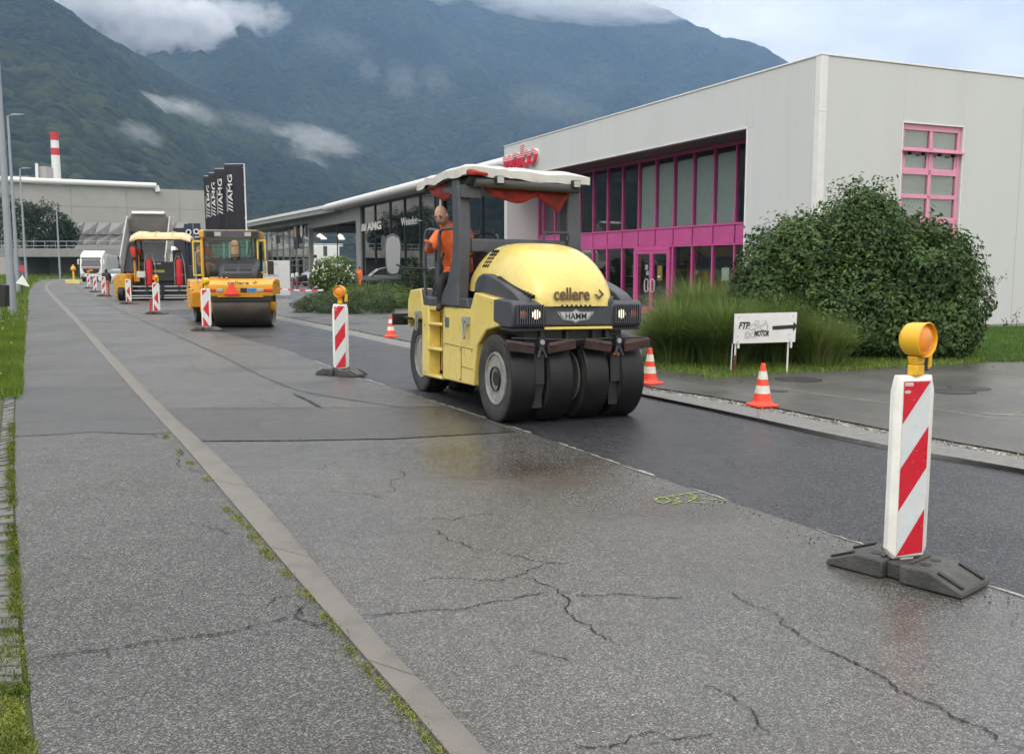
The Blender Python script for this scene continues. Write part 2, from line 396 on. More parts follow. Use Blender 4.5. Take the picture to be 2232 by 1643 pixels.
# nearer spur that falls from the upper left towards the valley floor
SKN=[(-4500,250),(-2500,80),(-1200,-60),(-500,-120),(0,-40),(70,2),(150,32),(240,80),(330,130),(430,192),(520,236),(600,272),(680,300),(760,326),(840,352),(930,392),(1050,430),(1200,470),(1500,520),(2200,556),(3200,570)]
na=[azpx(a) for a,_ in SKN]; ne=[elof(a,b) for a,b in SKN]
hill('hills_spur',azpx(-3600),azpx(2400),900,360,lambda a:700+0*a+200*np.clip(a,0,1),lambda a:1900+0*a,lambda a:interp(a,na,ne),FN,12,7.5,31,120,prof=1.0)

# mist wisps and low cloud clinging to the slopes (each a real volume)
def cloudmat(name,dens,scale,thr,seed,col=(.99,.99,1)):
    m,nt,pv=volmat(name,col,0); L=nt.links.new
    tc=N(nt,'ShaderNodeTexCoord')
    ln=N(nt,'ShaderNodeVectorMath',operation='LENGTH'); L(tc.outputs['Object'],ln.inputs[0])   # unit-sphere space
    ad=N(nt,'ShaderNodeVectorMath',operation='ADD'); ad.inputs[1].default_value=(seed,seed*.7,seed*.3)
    ms=N(nt,'ShaderNodeVectorMath',operation='MULTIPLY'); ms.inputs[1].default_value=(scale[0]*1.25,scale[1],scale[2]*1.1); L(tc.outputs['Object'],ms.inputs[0]); L(ms.outputs[0],ad.inputs[0])
    n=N(nt,'ShaderNodeTexNoise',i_Scale=1.0,i_Detail=6.0,i_Roughness=.62); L(ad.outputs[0],n.inputs['Vector'])
    a=N(nt,'ShaderNodeMath',operation='MULTIPLY_ADD'); L(ln.outputs['Value'],a.inputs[0]); a.inputs[1].default_value=-.55; L(n.outputs[0],a.inputs[2])
    r=N(nt,'ShaderNodeMapRange'); r.inputs['From Min'].default_value=thr; r.inputs['From Max'].default_value=thr+.28; r.inputs['To Max'].default_value=dens; L(a.outputs[0],r.inputs[0]); L(r.outputs[0],pv.inputs['Density'])
    pv.inputs['Anisotropy'].default_value=.0
    return m
def wisp(px0,py0,px1,py1,Y,h,dens,seed,label,thr=.0,depth=.8,sc_=(3.2,2.2,2.2),name='low_cloud'):
    a=Vector(P(px0,py0,Y));c=Vector(P(px1,py1,Y)); mid=(a+c)/2; ln=(c-a).length/2
    b=MB(); b.sphere((0,0,0),1,20,12)
    o=b.build(name,cloudmat('cloud_%d'%seed,dens,sc_,thr,seed*3.7)); o.location=mid
    ang=math.atan2(c.z-a.z,c.x-a.x); o.scale=(ln*1.15,max(h*depth,ln*.3),h*Y/FPX); o.rotation_euler=(0,-ang,0)
    tag(o,label,'cloud','low clouds along the mountain',kind='stuff'); return o
WISPS=[(60,-45,350,95,2300,95,.040,1,'white cloud bank spilling over the top of the near ridge',-.06),
 (235,85,500,80,2300,92,.060,2,'brightest white cloud bank hugging the near ridge line',-.10),
 (330,62,620,35,2450,56,.022,3,'thin grey cloud streak right of the white bank',-.03),
 (300,-10,520,15,2600,44,.008,4,'faint cloud patch above the cloud banks',-.02),
 (150,190,420,240,1250,24,.022,5,'faint mist streak high on the near slope',-.04),
 (370,218,480,266,1150,26,.010,6,'small mist puff in the middle of the near slope',-.05),
 (450,240,650,296,1200,28,.0042,7,'long pale mist streak along the near slope',.02),
 (600,280,790,332,1200,32,.016,8,'mist trailing down the lower right spur',-.04),
 (255,278,355,312,980,32,.008,9,'small mist patch above the grey factory roof',-.05),
 (850,135,900,215,1900,46,.0024,10,'small upright wisp in the mountain centre',-.04),
 (915,145,995,200,1900,34,.0022,11,'second small wisp in the mountain centre',-.04),
 (1090,208,1330,252,1900,44,.002,12,'thin mist above the white showroom roof',-.03),
 (775,135,830,172,2000,30,.004,13,'tiny wisp left of the mountain centre',-.03),
 (640,70,820,115,2100,40,.0018,14,'faint veil high on the mountain',-.02),
 (1030,-12,1500,24,3300,44,.016,15,'cloud edge lying across the summit',-.05),
 (600,-18,1050,-28,3300,40,.018,16,'grey cloud veil along the upper rim of the mountain',-.06),
 (640,300,720,420,1500,40,.006,17,'faint blue mist above the black flags',-.02),
 (0,150,80,205,1000,30,.009,18,'faint mist at the picture edge on the near slope',-.03)]
for w_ in WISPS: wisp(*w_[:9],thr=w_[9])
# ---------- ground, road, pavements ----------
def poly(pts,z=0.0): return [Vector((*G(a,b,z),z)) for a,b in pts]
def resample(pl,n):
    d=[0]
    for i in range(1,len(pl)): d.append(d[-1]+(pl[i]-pl[i-1]).length)
    out=[]
    for k in range(n):
        s=d[-1]*(k/(n-1))**1.35; i=1
        while i<len(pl)-1 and d[i]<s: i+=1
        t=(s-d[i-1])/max(1e-9,d[i]-d[i-1]); out.append(pl[i-1].lerp(pl[i],t))
    return out
def smooth_pl(pl,it=2):
    for _ in range(it):
        q=[pl[0]]
        for i in range(len(pl)-1): q+= [pl[i].lerp(pl[i+1],.25),pl[i].lerp(pl[i+1],.75)]
        q.append(pl[-1]); pl=q
    return pl
def strip(mb,A,B,n=80,mi=None,zA=None,zB=None):
    a=resample(A,n); b=resample(B,n)
    if zA is not None: a=[Vector((p.x,p.y,zA)) for p in a]
    if zB is not None: b=[Vector((p.x,p.y,zB)) for p in b]
    mb.add([tuple(p) for p in a+b],[(i,i+1,n+i+1,n+i) for i in range(n-1)],mi); return a,b
def offs(pl,d):
    out=[]
    for i,p in enumerate(pl):
        t=(pl[min(i+1,len(pl)-1)]-pl[max(i-1,0)]); t.z=0; t.normalize()
        out.append(p+Vector((t.y,-t.x,0))*d)
    return out
def jag(pl,step=.12,amp=.02,seed=0):
    rr=random.Random(seed); out=[]
    for i in range(len(pl)-1):
        a,c=pl[i],pl[i+1]; n=max(1,int((c-a).length/step)); t=(c-a).normalized(); nn=Vector((t.y,-t.x,0))
        for k in range(n): out.append(a.lerp(c,k/n)+nn*rr.uniform(-amp,amp))
    out.append(pl[-1]); return out
def ribbon(mb,pl,w,z,seed=0,mi=1,taper=True,wv=.6):
    rr=random.Random(seed); n=len(pl); L_=[];R_=[]
    for i,p in enumerate(pl):
        t=(pl[min(i+1,n-1)]-pl[max(i-1,0)]); t.z=0
        if t.length<1e-6: t=Vector((1,0,0))
        t.normalize(); nn=Vector((t.y,-t.x,0)); k=w*rr.uniform(1-wv,1+wv)*.5
        if taper: k*=min(1,.25+min(i,n-1-i)/max(1,n*.15))
        L_.append(p+nn*k);R_.append(p-nn*k)
    mb.add([(p.x,p.y,z) for p in L_+R_],[(i,i+1,n+i+1,n+i) for i in range(n-1)],mi)
def crack(mb,pts,w=.006,z=.004,seed=0,mi=1,rough=.12,base_z=0.0,wv=.95):
    pl=[Vector((*G(a,b,base_z),0)) for a,b in pts]; rr=random.Random(seed)
    for it in range(6):
        q=[pl[0]]
        for i in range(len(pl)-1):
            a,c=pl[i],pl[i+1]; d=c-a
            if d.length<.018: q.append(c); continue
            nn=Vector((d.y,-d.x,0)); q+= [(a+c)/2+nn*rr.uniform(-rough,rough),c]
        pl=q
    ribbon(mb,pl,w,z,seed,wv=wv)
    r5=random.Random(seed+99)
    for i in range(2,len(pl)-2):
        if w<.012 and r5.random()<.05:
            a=pl[i]; d=Vector((r5.uniform(-1,1),r5.uniform(-1,1),0)).normalized()*r5.uniform(.03,.12); ribbon(mb,jag([a,a+d*.5,a+d],.02,.006,i),w*.5,z+.0005,i)

kerbL_r=poly([(1225,1843),(1062,1643),(800,1370),(560,1080),(440,965),(370,905),(250,780),(180,705),(120,645),(103,628),(107,620),(120,614.5),(160,609),(240,604.5)])
kerbL_l=poly([(1110,1843),(975,1643),(740,1380),(488,1080),(400,975),(335,905),(230,785),(165,705),(110,648),(96,630),(99,620),(112,613.3),(152,607.7),(236,603.5)])
walkL_l=poly([(100,1843),(80,1643),(40,1300),(30,1000),(35,850),(42,780),(52,705),(58,650),(63,630),(72,617),(98,609.5),(145,605),(230,602)])
fresh_e=poly([(3000,1556),(2232,1303),(1730,1138),(1400,1030),(1130,935),(960,880),(780,822),(640,770),(480,724),(400,694),(345,675),(290,661)])
kr_bot=poly([(2700,1130),(2232,1027),(2021,997),(1780,947),(1604,905),(1404,863),(1130,808),(880,757),(740,725),(600,695),(480,672),(400,657)],-.03)
kr_front=poly([(2700,1120),(2232,1017),(2021,984),(1780,937),(1604,898),(1404,857),(1130,801),(880,750),(740,719),(600,690),(480,668),(400,654)],.025)
kr_back=poly([(2700,1095),(2232,999),(2021,964),(1780,916),(1604,882),(1404,848),(1130,795),(880,745),(740,715),(600,687),(480,666),(400,652)],.025)
gravelR=poly([(2700,1083),(2232,987),(2021,952),(1780,905),(1604,871),(1404,841),(1130,790),(880,741.5),(740,712.5),(600,685.5),(480,665),(400,651.2)],.025)

def back(pl,d=5.0):
    q=pl[0]+(pl[0]-pl[1]).normalized()*d; q.z=pl[0].z; return [q]+pl
kerbL_r,kerbL_l,walkL_l=[back(q,3.0) for q in (kerbL_r,kerbL_l,walkL_l)]
fresh_e,kr_bot,kr_front,kr_back,gravelR=[back(q,9.0) for q in (fresh_e,kr_bot,kr_front,kr_back,gravelR)]
asphalt_old=asphalt('asphalt_old',(.078,.0745,.069),(.20,.19,.172),(.032,.030,.027),cell=175,rough=.44,lightamt=.62,big=.22,
    stain=[(.25,8.2,(1.7,2.1),(.66,.52,.40),.85),(1.2,6.9,(1.6,1.6),(.76,.66,.57),.7),(-.62,9.0,(.8,.6),(.95,.80,.30),.55),(2.1,4.6,(1.6,1.0),(.7,.62,.6),.6)],
    wet=[(2.5,4.2,(2.0,1.5),.10),(.0,9.0,(1.7,1.7),.15),(1.0,7.2,(1.4,1.2),.26)])
asphalt_patch=asphalt('asphalt_patch',(.062,.058,.053),(.13,.122,.11),(.03,.03,.03),stain=[(.2,9.2,(1.7,2.0),(.70,.54,.40),.85)],wet=[(.0,9.4,(1.6,1.7),.15)],cell=170,rough=.42,lightamt=.72,big=.2)
asphalt_walk=asphalt('asphalt_walk',(.061,.0585,.055),(.18,.172,.156),(.016,.015,.014),cell=150,rough=.5,lightamt=.6,big=.3,bump=.5)
asphalt_fresh=asphalt('asphalt_fresh',(.021,.021,.024),(.085,.085,.092),(.004,.004,.005),cell=105,rough=.42,lightamt=.66,big=.3,bump=.6)
asphalt_court=asphalt('asphalt_court',(.080,.076,.069),(.15,.143,.13),(.03,.029,.028),cell=170,rough=.42,lightamt=.74,big=.35,wet=[(9.0,14.5,(3.5,1.2),.22)])
dark=mat('crack_dark',(.018,.017,.016),.95); chalk=mat('broken_edge',(.30,.29,.27),.8,var=.35,vs=30,bump=.6,bs=150)
lane2=asphalt('asphalt_lane',(.072,.0685,.0635),(.185,.175,.158),(.032,.030,.027),cell=175,rough=.44,lightamt=.65,big=.22,
    stain=[(.05,8.6,(1.7,2.1),(.66,.52,.40),.85)],wet=[(-.1,9.4,(1.6,1.5),.15)])
spray=mat('spray_paint',(.26,.34,.05),.7,var=.3,vs=60,dirt=(.10,.10,.07),dirt_amt=.9,ds=14)

# base ground to the horizon
gm=mat('field_ground',(.05,.075,.022),.95,var=.35,vs=.05,bump=.5,bs=4)
b=MB(); b.quad((-5000,-300,-.16),(3400,-300,-.16),(3400,6000,-.16),(-5000,6000,-.16)); tag(b.build('ground',gm,smooth=False),kind='structure')

# old carriageway (cracks, patches and broken edge are part of its surface)
b=MB(); A=smooth_pl(kerbL_r); 
far_r=fresh_e+poly([(262,651),(262,640),(275,628),(300,618),(420,610)])
fe=smooth_pl(far_r,1)
strip(b,A,fe,220)
# beyond the fresh lane: old surface right of the far barricades
b.add([tuple(Vector((*G(*q),-.004))) for q in [(262,652),(345,676),(640,672),(620,640),(420,611),(300,618.5),(270,630)]],[tuple(range(7))])
mid=poly([(1700,1240),(1100,960),(870,888),(640,858),(560,822),(480,780),(400,742),(330,710),(200,650),(150,620)])
midl=poly([(870,888),(700,862),(640,850),(560,816),(480,775),(400,739),(330,708),(200,650),(155,620)])
# right-hand strip, a slightly different mix
ml=[p+Vector((0,0,0)) for p in midl]
fr=poly([(975,886),(880,855),(780,822),(640,770),(480,724),(400,694),(345,675),(240,640),(170,619)])
mbz=[Vector((p.x,p.y,.004)) for p in smooth_pl(ml,1)]; frz=[Vector((p.x,p.y,.004)) for p in smooth_pl(offs(fr,-.05),1)]
strip(b,mbz,frz,80,mi=3)
ribbon(b,jag(smooth_pl(midl,1),.1,.006,3),.015,.008,3)
# transverse trench patch
pt=[(345,891),(700,889),(870,889),(1003,889),(1100,932),(1125,942),(860,957),(640,961),(430,962),(395,930)]
b.add([tuple(Vector((*G(*q),.006))) for q in pt],[tuple(range(len(pt)))],2)
for i,(pl,wd) in enumerate([([(343,891),(560,891),(700,889),(880,889),(1003,889)],.014),([(400,962),(640,961),(860,957),(1110,942)],.012),([(638,858),(660,868),(690,884),(700,889)],.035)]):
    crack(b,pl,wd,.009,40+i,rough=.015)
CR=[[(780,1340),(840,1338),(920,1330),(1010,1328),(1090,1310),(1200,1288)],
 [(905,1268),(1010,1262),(1125,1258),(1160,1240),(1210,1228)],[(1125,1258),(1165,1262),(1190,1275),(1215,1290),(1235,1330),(1290,1362),(1355,1408)],
 [(1215,1290),(1260,1300),(1330,1295),(1400,1300),(1510,1302)],[(900,1130),(990,1135),(1050,1120),(1100,1125)],[(950,1155),(1010,1185),(1050,1200)],
 [(1090,1205),(1140,1215),(1180,1225),(1240,1230)],[(800,1078),(860,1070),(880,1040),(872,1020)],[(700,1073),(800,1078),(850,1085)],
 [(690,1025),(710,1018),(740,1005)],[(1775,1405),(1830,1430),(1900,1462),(1990,1520),(2060,1550),(2150,1590),(2232,1635)],
 [(1530,1490),(1600,1520),(1650,1560),(1680,1600)],[(1410,1622),(1480,1612),(1560,1600)],[(600,900),(640,935),(665,945)],[(570,958),(600,950),(650,935),(700,900)],
 [(1250,1620),(1330,1628),(1450,1600)],[(1150,1420),(1240,1440)],[(1580,1000),(1620,1020)],[(330,790),(420,800),(480,820)],[(560,870),(600,880),(620,888)],[(1600,1290),(1680,1330),(1775,1405)]]
for i,c in enumerate(CR): crack(b,c,.0060 if i!=10 else .0095,.005,i,rough=.17)
# broken pale edge along the cut
ed=smooth_pl(fresh_e[1:10],2)
for i in range(0,len(ed)-2,1):
    if random.random()<.62: ribbon(b,jag([ed[i],ed[i+1]],.07,.012,i),.016 if random.random()<.7 else .035,.007,i,mi=4,wv=.8)
for gl in [[(1424,1088),(1500,1076),(1535,1072)],[(1440,1084),(1428,1092),(1445,1098),(1462,1092),(1450,1085)],[(1462,1082),(1480,1087),(1470,1092),(1488,1095),(1465,1099)],[(1500,1076),(1520,1084),(1500,1094),(1540,1097)],[(1505,1084),(1585,1092)]]:
    ribbon(b,jag([Vector((*G(*q),0)) for q in gl],.03,.004,5),.013,.006,9,mi=5,taper=False,wv=.5)
tag(b.build('old_road',[asphalt_old,dark,asphalt_patch,lane2,chalk,spray],smooth=False),kind='structure')

# fresh lane with crossfall towards the kerb
b=MB(); A=[Vector((p.x,p.y,-.012)) for p in smooth_pl(fresh_e,1)]; B=[Vector((p.x,p.y,-.03)) for p in smooth_pl(kr_bot,1)]
strip(b,A,B,120)
A2=[Vector((p.x,p.y,-.001)) for p in smooth_pl(fresh_e,1)]; strip(b,A2,A,120)
tag(b.build('fresh_road',asphalt_fresh,smooth=False),kind='structure')
# crumbs of hot mix lying along the joint
b=MB(); r6=random.Random(11)
for i in range(900):
    k=r6.randint(0,len(fe)//2); p=fe[k].lerp(fe[k+1],r6.random()); t=(fe[k+1]-fe[k]).normalized(); q=p+Vector((-t.y,t.x,0))*abs(r6.gauss(0,.16))*(1 if r6.random()<.6 else -1); s=r6.uniform(.003,.009); z=.004
    if q.y>22: continue
    b.add([(q.x-s,q.y-s*.7,z),(q.x+s,q.y-s*.5,z),(q.x+s*.2,q.y+s,z),(q.x,q.y,z+s)],[(0,1,3),(1,2,3),(2,0,3)])
tag(b.build('asphalt_crumbs',mat('crumb_black',(.012,.012,.012),.7),smooth=False),'crumbs of fresh black asphalt along the joint','crumbs',kind='stuff')
# right kerb
granite=mat('kerb_granite',(.17,.168,.16),.6,var=.25,vs=25,dirt=(.12,.11,.09),dirt_amt=.6,ds=6,bump=.3,bs=120)
n=150; rr=[resample(smooth_pl(q,1),n) for q in (kr_bot,kr_front,kr_back,gravelR)]
b=MB(); lo=[Vector((p.x,p.y,-.15)) for p in rr[0]]; bk=[Vector((p.x,p.y,-.1)) for p in rr[2]]
fr_=[Vector((p.x,p.y,.012)) for p in rr[1]]; tp=[q.lerp(p,.12) for p,q in zip(rr[2],rr[1])]
rows=[lo,[Vector((p.x,p.y,-.028)) for p in rr[0]],fr_,tp,rr[2],bk]
for r0,r1 in zip(rows,rows[1:]): b.add([tuple(p) for p in r0+r1],[(i,i+1,n+i+1,n+i) for i in range(n-1)])
# joints between kerb stones
dist=0; last=rr[1][0]
for i in range(1,n-1):
    dist+=(rr[1][i]-rr[1][i-1]).length
    if dist>1.9:
        dist=0; a,c=rr[1][i],rr[2][i]; t=(rr[1][i+1]-rr[1][i-1]).normalized()*.004
        b.add([tuple(a-t+Vector((0,0,.003))),tuple(a+t+Vector((0,0,.003))),tuple(c+t+Vector((0,0,.003))),tuple(c-t+Vector((0,0,.003)))],[(0,1,2,3)],1)
tag(b.build('kerb_right',[granite,dark],angle=50),kind='structure')
gr=asphalt('loose_gravel',(.13,.12,.10),(.38,.36,.33),(.03,.028,.025),cell=45,rough=.7,lightamt=.6,big=.3,bump=1.0)
b=MB(); a=[Vector((p.x,p.y,.008)) for p in rr[2]]; c=[Vector((p.x,p.y,.008)) for p in rr[3]]
b.add([tuple(p) for p in a+c],[(i,i+1,n+i+1,n+i) for i in range(n-1)])
r2=random.Random(4)
for i in range(n-1):
    L0=(a[i+1]-a[i]).length
    for k in range(int(min(90,L0*130))):
        q=a[i].lerp(a[i+1],r2.random()); q2=c[i].lerp(c[i+1],r2.random()); p=q.lerp(q2,r2.uniform(.05,.95)); s=r2.uniform(.005,.016)
        o=[Vector((r2.uniform(-s,s),r2.uniform(-s,s),0)) for _ in range(3)]
        b.add([tuple(p+Vector((-s,-s*.6,0))+o[0]),tuple(p+Vector((s,-s*.4,0))+o[1]),tuple(p+Vector((0,s,0))+o[2]),tuple(p+Vector((0,0,s*1.1)))],[(0,1,3),(1,2,3),(2,0,3)])
tag(b.build('gravel_strip',gr,smooth=False),kind='stuff')
# forecourt and pavement on the right (up to the buildings)
b=MB(); edge=[Vector((p.x,p.y,FZ)) for p in rr[3]]
farb=[Vector((p.x,p.y,FZ)) for p in [Vector((60,2,0)),Vector((60,18,0)),Vector((40,30,0)),Vector((25,60,0)),Vector((5,110,0)),Vector((-10,125,0)),Vector((-30,130,0))]]
strip(b,edge,farb,150)
# the dark cut along the gravel and the seams further in
e2=[Vector((p.x,p.y,0)) for p in rr[3]]; ribbon(b,jag(e2[:110],.08,.01,8),.014,FZ+.004,4,taper=False)
def court(pts): return [Vector((*G(a,b_,FZ),0)) for a,b_ in pts]
ribbon(b,jag(court([(1671,841),(1780,859),(1925,877),(2021,889),(2232,922),(2500,960)]),.1,.008,2),.016,FZ+.004,3,mi=2)
for k,(x,y,r_) in enumerate([(1740,827,.34),(2075,853,.30),(2112,846,.27),(1695,852,.12)]):
    gx,gy=G(x,y,FZ); vs=[(gx+r_*math.cos(t*PI/14),gy+r_*math.sin(t*PI/14),FZ+.006) for t in range(28)]; b.add(vs,[tuple(range(28))],3)
    vs2=[(gx+(r_+.025)*math.cos(t*PI/14),gy+(r_+.025)*math.sin(t*PI/14),FZ+.003) for t in range(28)]; b.add(vs2,[tuple(range(28))],1)
ribbon(b,jag(court([(2130,900),(2180,903),(2232,905)]),.1,.01,5),.05,FZ+.004,3,mi=2)
iron=mat('cast_iron',(.06,.06,.06),.45,.6,bump=.5,bs=60)
seamc=mat('seam_pale',(.33,.34,.22),.8,var=.5,vs=12)
tag(b.build('forecourt',[asphalt_court,dark,seamc,iron],smooth=False),kind='structure')
# left kerb: worn stones nearly flush with the road
n=200; kl=resample(smooth_pl(kerbL_l,1),n); kr=resample(smooth_pl(kerbL_r,1),n)
concrete=mat('kerb_stone',(.165,.150,.132),.6,var=.3,vs=4,dirt=(.10,.09,.075),dirt_amt=.55,ds=4,bump=.35,bs=140)
b=MB(); b.add([(p.x,p.y,z) for z,row in((-.02,kr),(.022,kr),(.03,kr),(.03,kl),(-.02,kl)) for p in ([q.lerp(w_,.06) for q,w_ in zip(kr,kl)] if z==.03 and row is kr else row)],
   [(r_*n+i,r_*n+i+1,(r_+1)*n+i+1,(r_+1)*n+i) for r_ in range(4) for i in range(n-1)])
dist=0
for i in range(1,n-1):
    dist+=(kl[i]-kl[i-1]).length
    if dist>1.95:
        dist=0; t=(kl[i+1]-kl[i-1]).normalized()*.003
        b.add([(q.x,q.y,.0335) for q in (kl[i]-t,kl[i]+t,kr[i]+t,kr[i]-t)],[(0,1,2,3)],1)
tag(b.build('kerb_left',[concrete,dark],angle=50),kind='structure')
# left pavement
b=MB(); wl=smooth_pl(walkL_l,1); kl2=[Vector((p.x,p.y,.018)) for p in kl]; strip(b,wl,kl2,200,zA=.018,zB=.018)
pa=[(34,955),(36,850),(40,846),(300,846),(317,870),(350,912),(372,948),(300,950),(200,945),(120,951)]
b.add([(*G(*q),.022) for q in pa],[tuple(range(len(pa)))],2)
for i,c in enumerate([[(40,957),(120,952),(200,946),(300,950),(370,950)],[(50,1450),(150,1435),(250,1420),(300,1412),(400,1400),(480,1390),(560,1372),(640,1352),(660,1330),(700,1335)],
    [(375,1000),(390,985),(385,1005),(415,1025),(440,1040)],[(300,985),(320,982)],[(580,1330),(600,1310),(640,1305)],[(640,1352),(690,1372),(740,1365)],[(40,700),(100,702),(190,701)],
    [(660,1350),(655,1330),(672,1322)],[(440,1150),(480,1160),(505,1170)],[(330,950),(345,958),(365,962)],[(40,846),(180,845),(300,846)]]):
    crack(b,c,.0095 if i in(1,5) else .006,.026,60+i,rough=.13)
tag(b.build('pavement_left',[asphalt_walk,dark,asphalt_patch],smooth=False),kind='structure')
# cobble edging between pavement and verge
cob_o=smooth_pl(poly([(-60,1500),(-25,1200),(-8,1050),(2,940),(12,850),(25,790),(34,770)]),1)
cob_i=smooth_pl(poly([(55,1500),(34,1250),(28,1000),(33,850),(40,785),(43,765)]),1)
b=MB(); m_=64; a=resample(cob_o,m_); c=resample(cob_i,m_); r3=random.Random(5)
for i in range(m_-1):
    L0=(c[i+1]-c[i]).length; k=max(1,round(L0/.11))
    for j in range(k):
        t0,t1=(j+.05)/k,(j+.95)/k; q=[a[i].lerp(a[i+1],t0),a[i].lerp(a[i+1],t1),c[i].lerp(c[i+1],t1),c[i].lerp(c[i+1],t0)]
        ce=(q[0]+q[1]+q[2]+q[3])/4; h=r3.uniform(.018,.035); top=[ce+(p-ce)*.9 for p in q]
        b.add([(p.x,p.y,-.02) for p in q]+[(p.x,p.y,h+r3.uniform(-.004,.004)) for p in top],[(4,5,6,7),(0,1,5,4),(1,2,6,5),(2,3,7,6),(3,0,4,7)])
tag(b.build('cobble_edging',mat('cobble_granite',(.13,.127,.12),.7,var=.3,vs=9,bump=.4,bs=60,dirt=(.1,.09,.07),dirt_amt=.4),angle=60),'pale granite cobble edging between the grass verge and the asphalt footpath','stone edging')
# verge
vg=mat('verge_soil',(.045,.058,.018),.95,var=.4,vs=2,bump=.6,bs=30)
b=MB(); vl=[Vector((p.x-60-p.y*.4,p.y,.0)) for p in wl]; strip(b,vl,wl,160,zA=-.05,zB=.012); tag(b.build('verge_ground',vg,smooth=False),kind='structure')
# ---------- materials shared by buildings ----------
panel_white=mat('cladding_white',(.55,.563,.56),.55,var=.025,vs=.5,streak=True,dirt=(.46,.46,.43),dirt_amt=.28,ds=.6,bump=.03,bs=4)
trim_white=mat('trim_white',(.70,.70,.68),.45,var=.06)
pink=mat('paint_magenta',(.54,.085,.28),.38,var=.08,vs=1.5,dirt=(.4,.05,.18),dirt_amt=.4)
pink_l=mat('paint_pink',(.70,.30,.43),.45,var=.08,vs=1.5,dirt=(.45,.15,.25),dirt_amt=.4)
soffit_m=mat('soffit_grey',(.13,.125,.12),.7,var=.2)
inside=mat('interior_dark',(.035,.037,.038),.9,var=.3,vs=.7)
inside2=mat('interior_floor',(.12,.115,.105),.5,var=.3,vs=.7)
blind=mat('blind_slats',(.80,.82,.80),.5,var=.05)
glass=glassmat('window_glass',tint=(.92,.97,.95),refl=2.2,alpha=.9,body=(.012,.016,.016))
glass_d=glassmat('dark_glass',tint=(.20,.25,.25),refl=2.4,alpha=.8,body=(.01,.013,.013))
concrete_l=mat('concrete_light',(.36,.355,.335),.85,var=.1,vs=.3,dirt=(.24,.235,.215),dirt_amt=.5,ds=.15,bump=.2,bs=6)
concrete_g=mat('concrete_grey',(.24,.24,.235),.8,var=.12,vs=.6,dirt=(.13,.13,.125),dirt_amt=.5,ds=.8,bump=.2,bs=8)
black_frame=mat('frame_black',(.018,.02,.021),.4,.3)
steel=mat('steel_grey',(.30,.31,.32),.4,.7,var=.1)
galv=mat('steel_galvanised',(.34,.36,.37),.5,.5,var=.15,vs=8)
roofsheet=mat('roof_sheet',(.3,.3,.3),.7)
white_p=mat('paint_white',(.72,.72,.70),.4,var=.05)
LBL='white clad shop with magenta window front and corner facing the street'
C0=G(1770,722); wk=empty('shop_building',(C0[0],C0[1],0),AX,LBL,'building')
H1=7.46; D=24; Ls=21.6
b=MB()
# gable wall with window opening (t=x, s=y)
wt0,wt1,wz0,wz1=3.03,5.40,.95,5.86
b.bb(0,wt0,0,.3,-.2,H1); b.bb(wt1,D,0,.3,-.2,H1); b.bb(wt0,wt1,0,.3,wz1,H1); b.bb(wt0,wt1,0,.3,-.2,wz0)
b.bb(0,.3,.3,2.9,-.2,H1); b.bb(0,1.78,2.9,3.13,-.2,5.95); b.bb(0,.3,2.9,3.13,5.95,H1)
b.bb(0,.3,3.13,21.3,5.95,H1); b.bb(0,8,21.3,21.6,-.2,H1)
b.bb(D-.3,D,.3,Ls,-.2,H1); b.bb(8,D-.3,21.3,21.6,-.2,H1)
wall=b.build('wall',panel_white,wk,bevel=.012)
# panel joints in the cladding, cut as thin proud battens
jg=mat('joint_grey',(.42,.42,.40),.6)
for t in (7.9,12.3,16.6): b=MB(); b.bb(t,t+.012,-.006,.002,0,H1-.02); b.build('panel_joint',jg,wk)
for k in range(1,18):
    b=MB(); s=k*1.22; b.bb(-.003,.002,s,s+.006,5.97 if s>3.1 else 0,H1-.02); b.build('panel_joint',mat('joint_pale',(.53,.54,.535),.6) if k==1 else bpy.data.materials['joint_pale'],wk)
b=MB(); b.bb(-.03,.33,-.03,.33,H1,H1+.05); b.bb(.33,D+.02,-.03,.33,H1,H1+.05); b.bb(-.03,.33,.33,Ls+.02,H1,H1+.05); b.build('roof_edge',trim_white,wk,bevel=.01)
b=MB(); b.bb(.3,D-.3,.3,21.3,7.0,7.15); b.build('roof',roofsheet,wk)
b=MB(); b.bb(-.025,.20,-.028,.0,-.1,H1-.01); b.bb(-.028,-.0,0,.20,-.1,H1-.01); b.bb(-.032,.21,-.034,.0,5.98,6.02);b.build('corner_trim',trim_white,wk,bevel=.01)
b=MB(); b.bb(-.02,.02,3.08,3.15,-.1,5.98); b.bb(-.02,.02,3.15,21.3,5.93,5.965); b.build('opening_trim',trim_white,wk)
b=MB(); b.bb(.3,1.9,3.13,21.3,5.96,6.08); b.build('soffit',soffit_m,wk)
# interior box
b=MB(); b.bb(1.9,9,3.13,21.3,-.05,.02); b.build('shop_floor',inside2,wk)
b=MB(); b.bb(9,9.1,3.13,21.3,0,6); b.bb(1.95,9,3.0,3.1,0,6); b.bb(1.75,9,21.1,21.25,0,6); b.bb(2.2,9,3.13,21.1,2.75,3.0); b.bb(1.9,9,3.13,21.1,5.98,6.05); b.build('interior_wall',inside,wk)
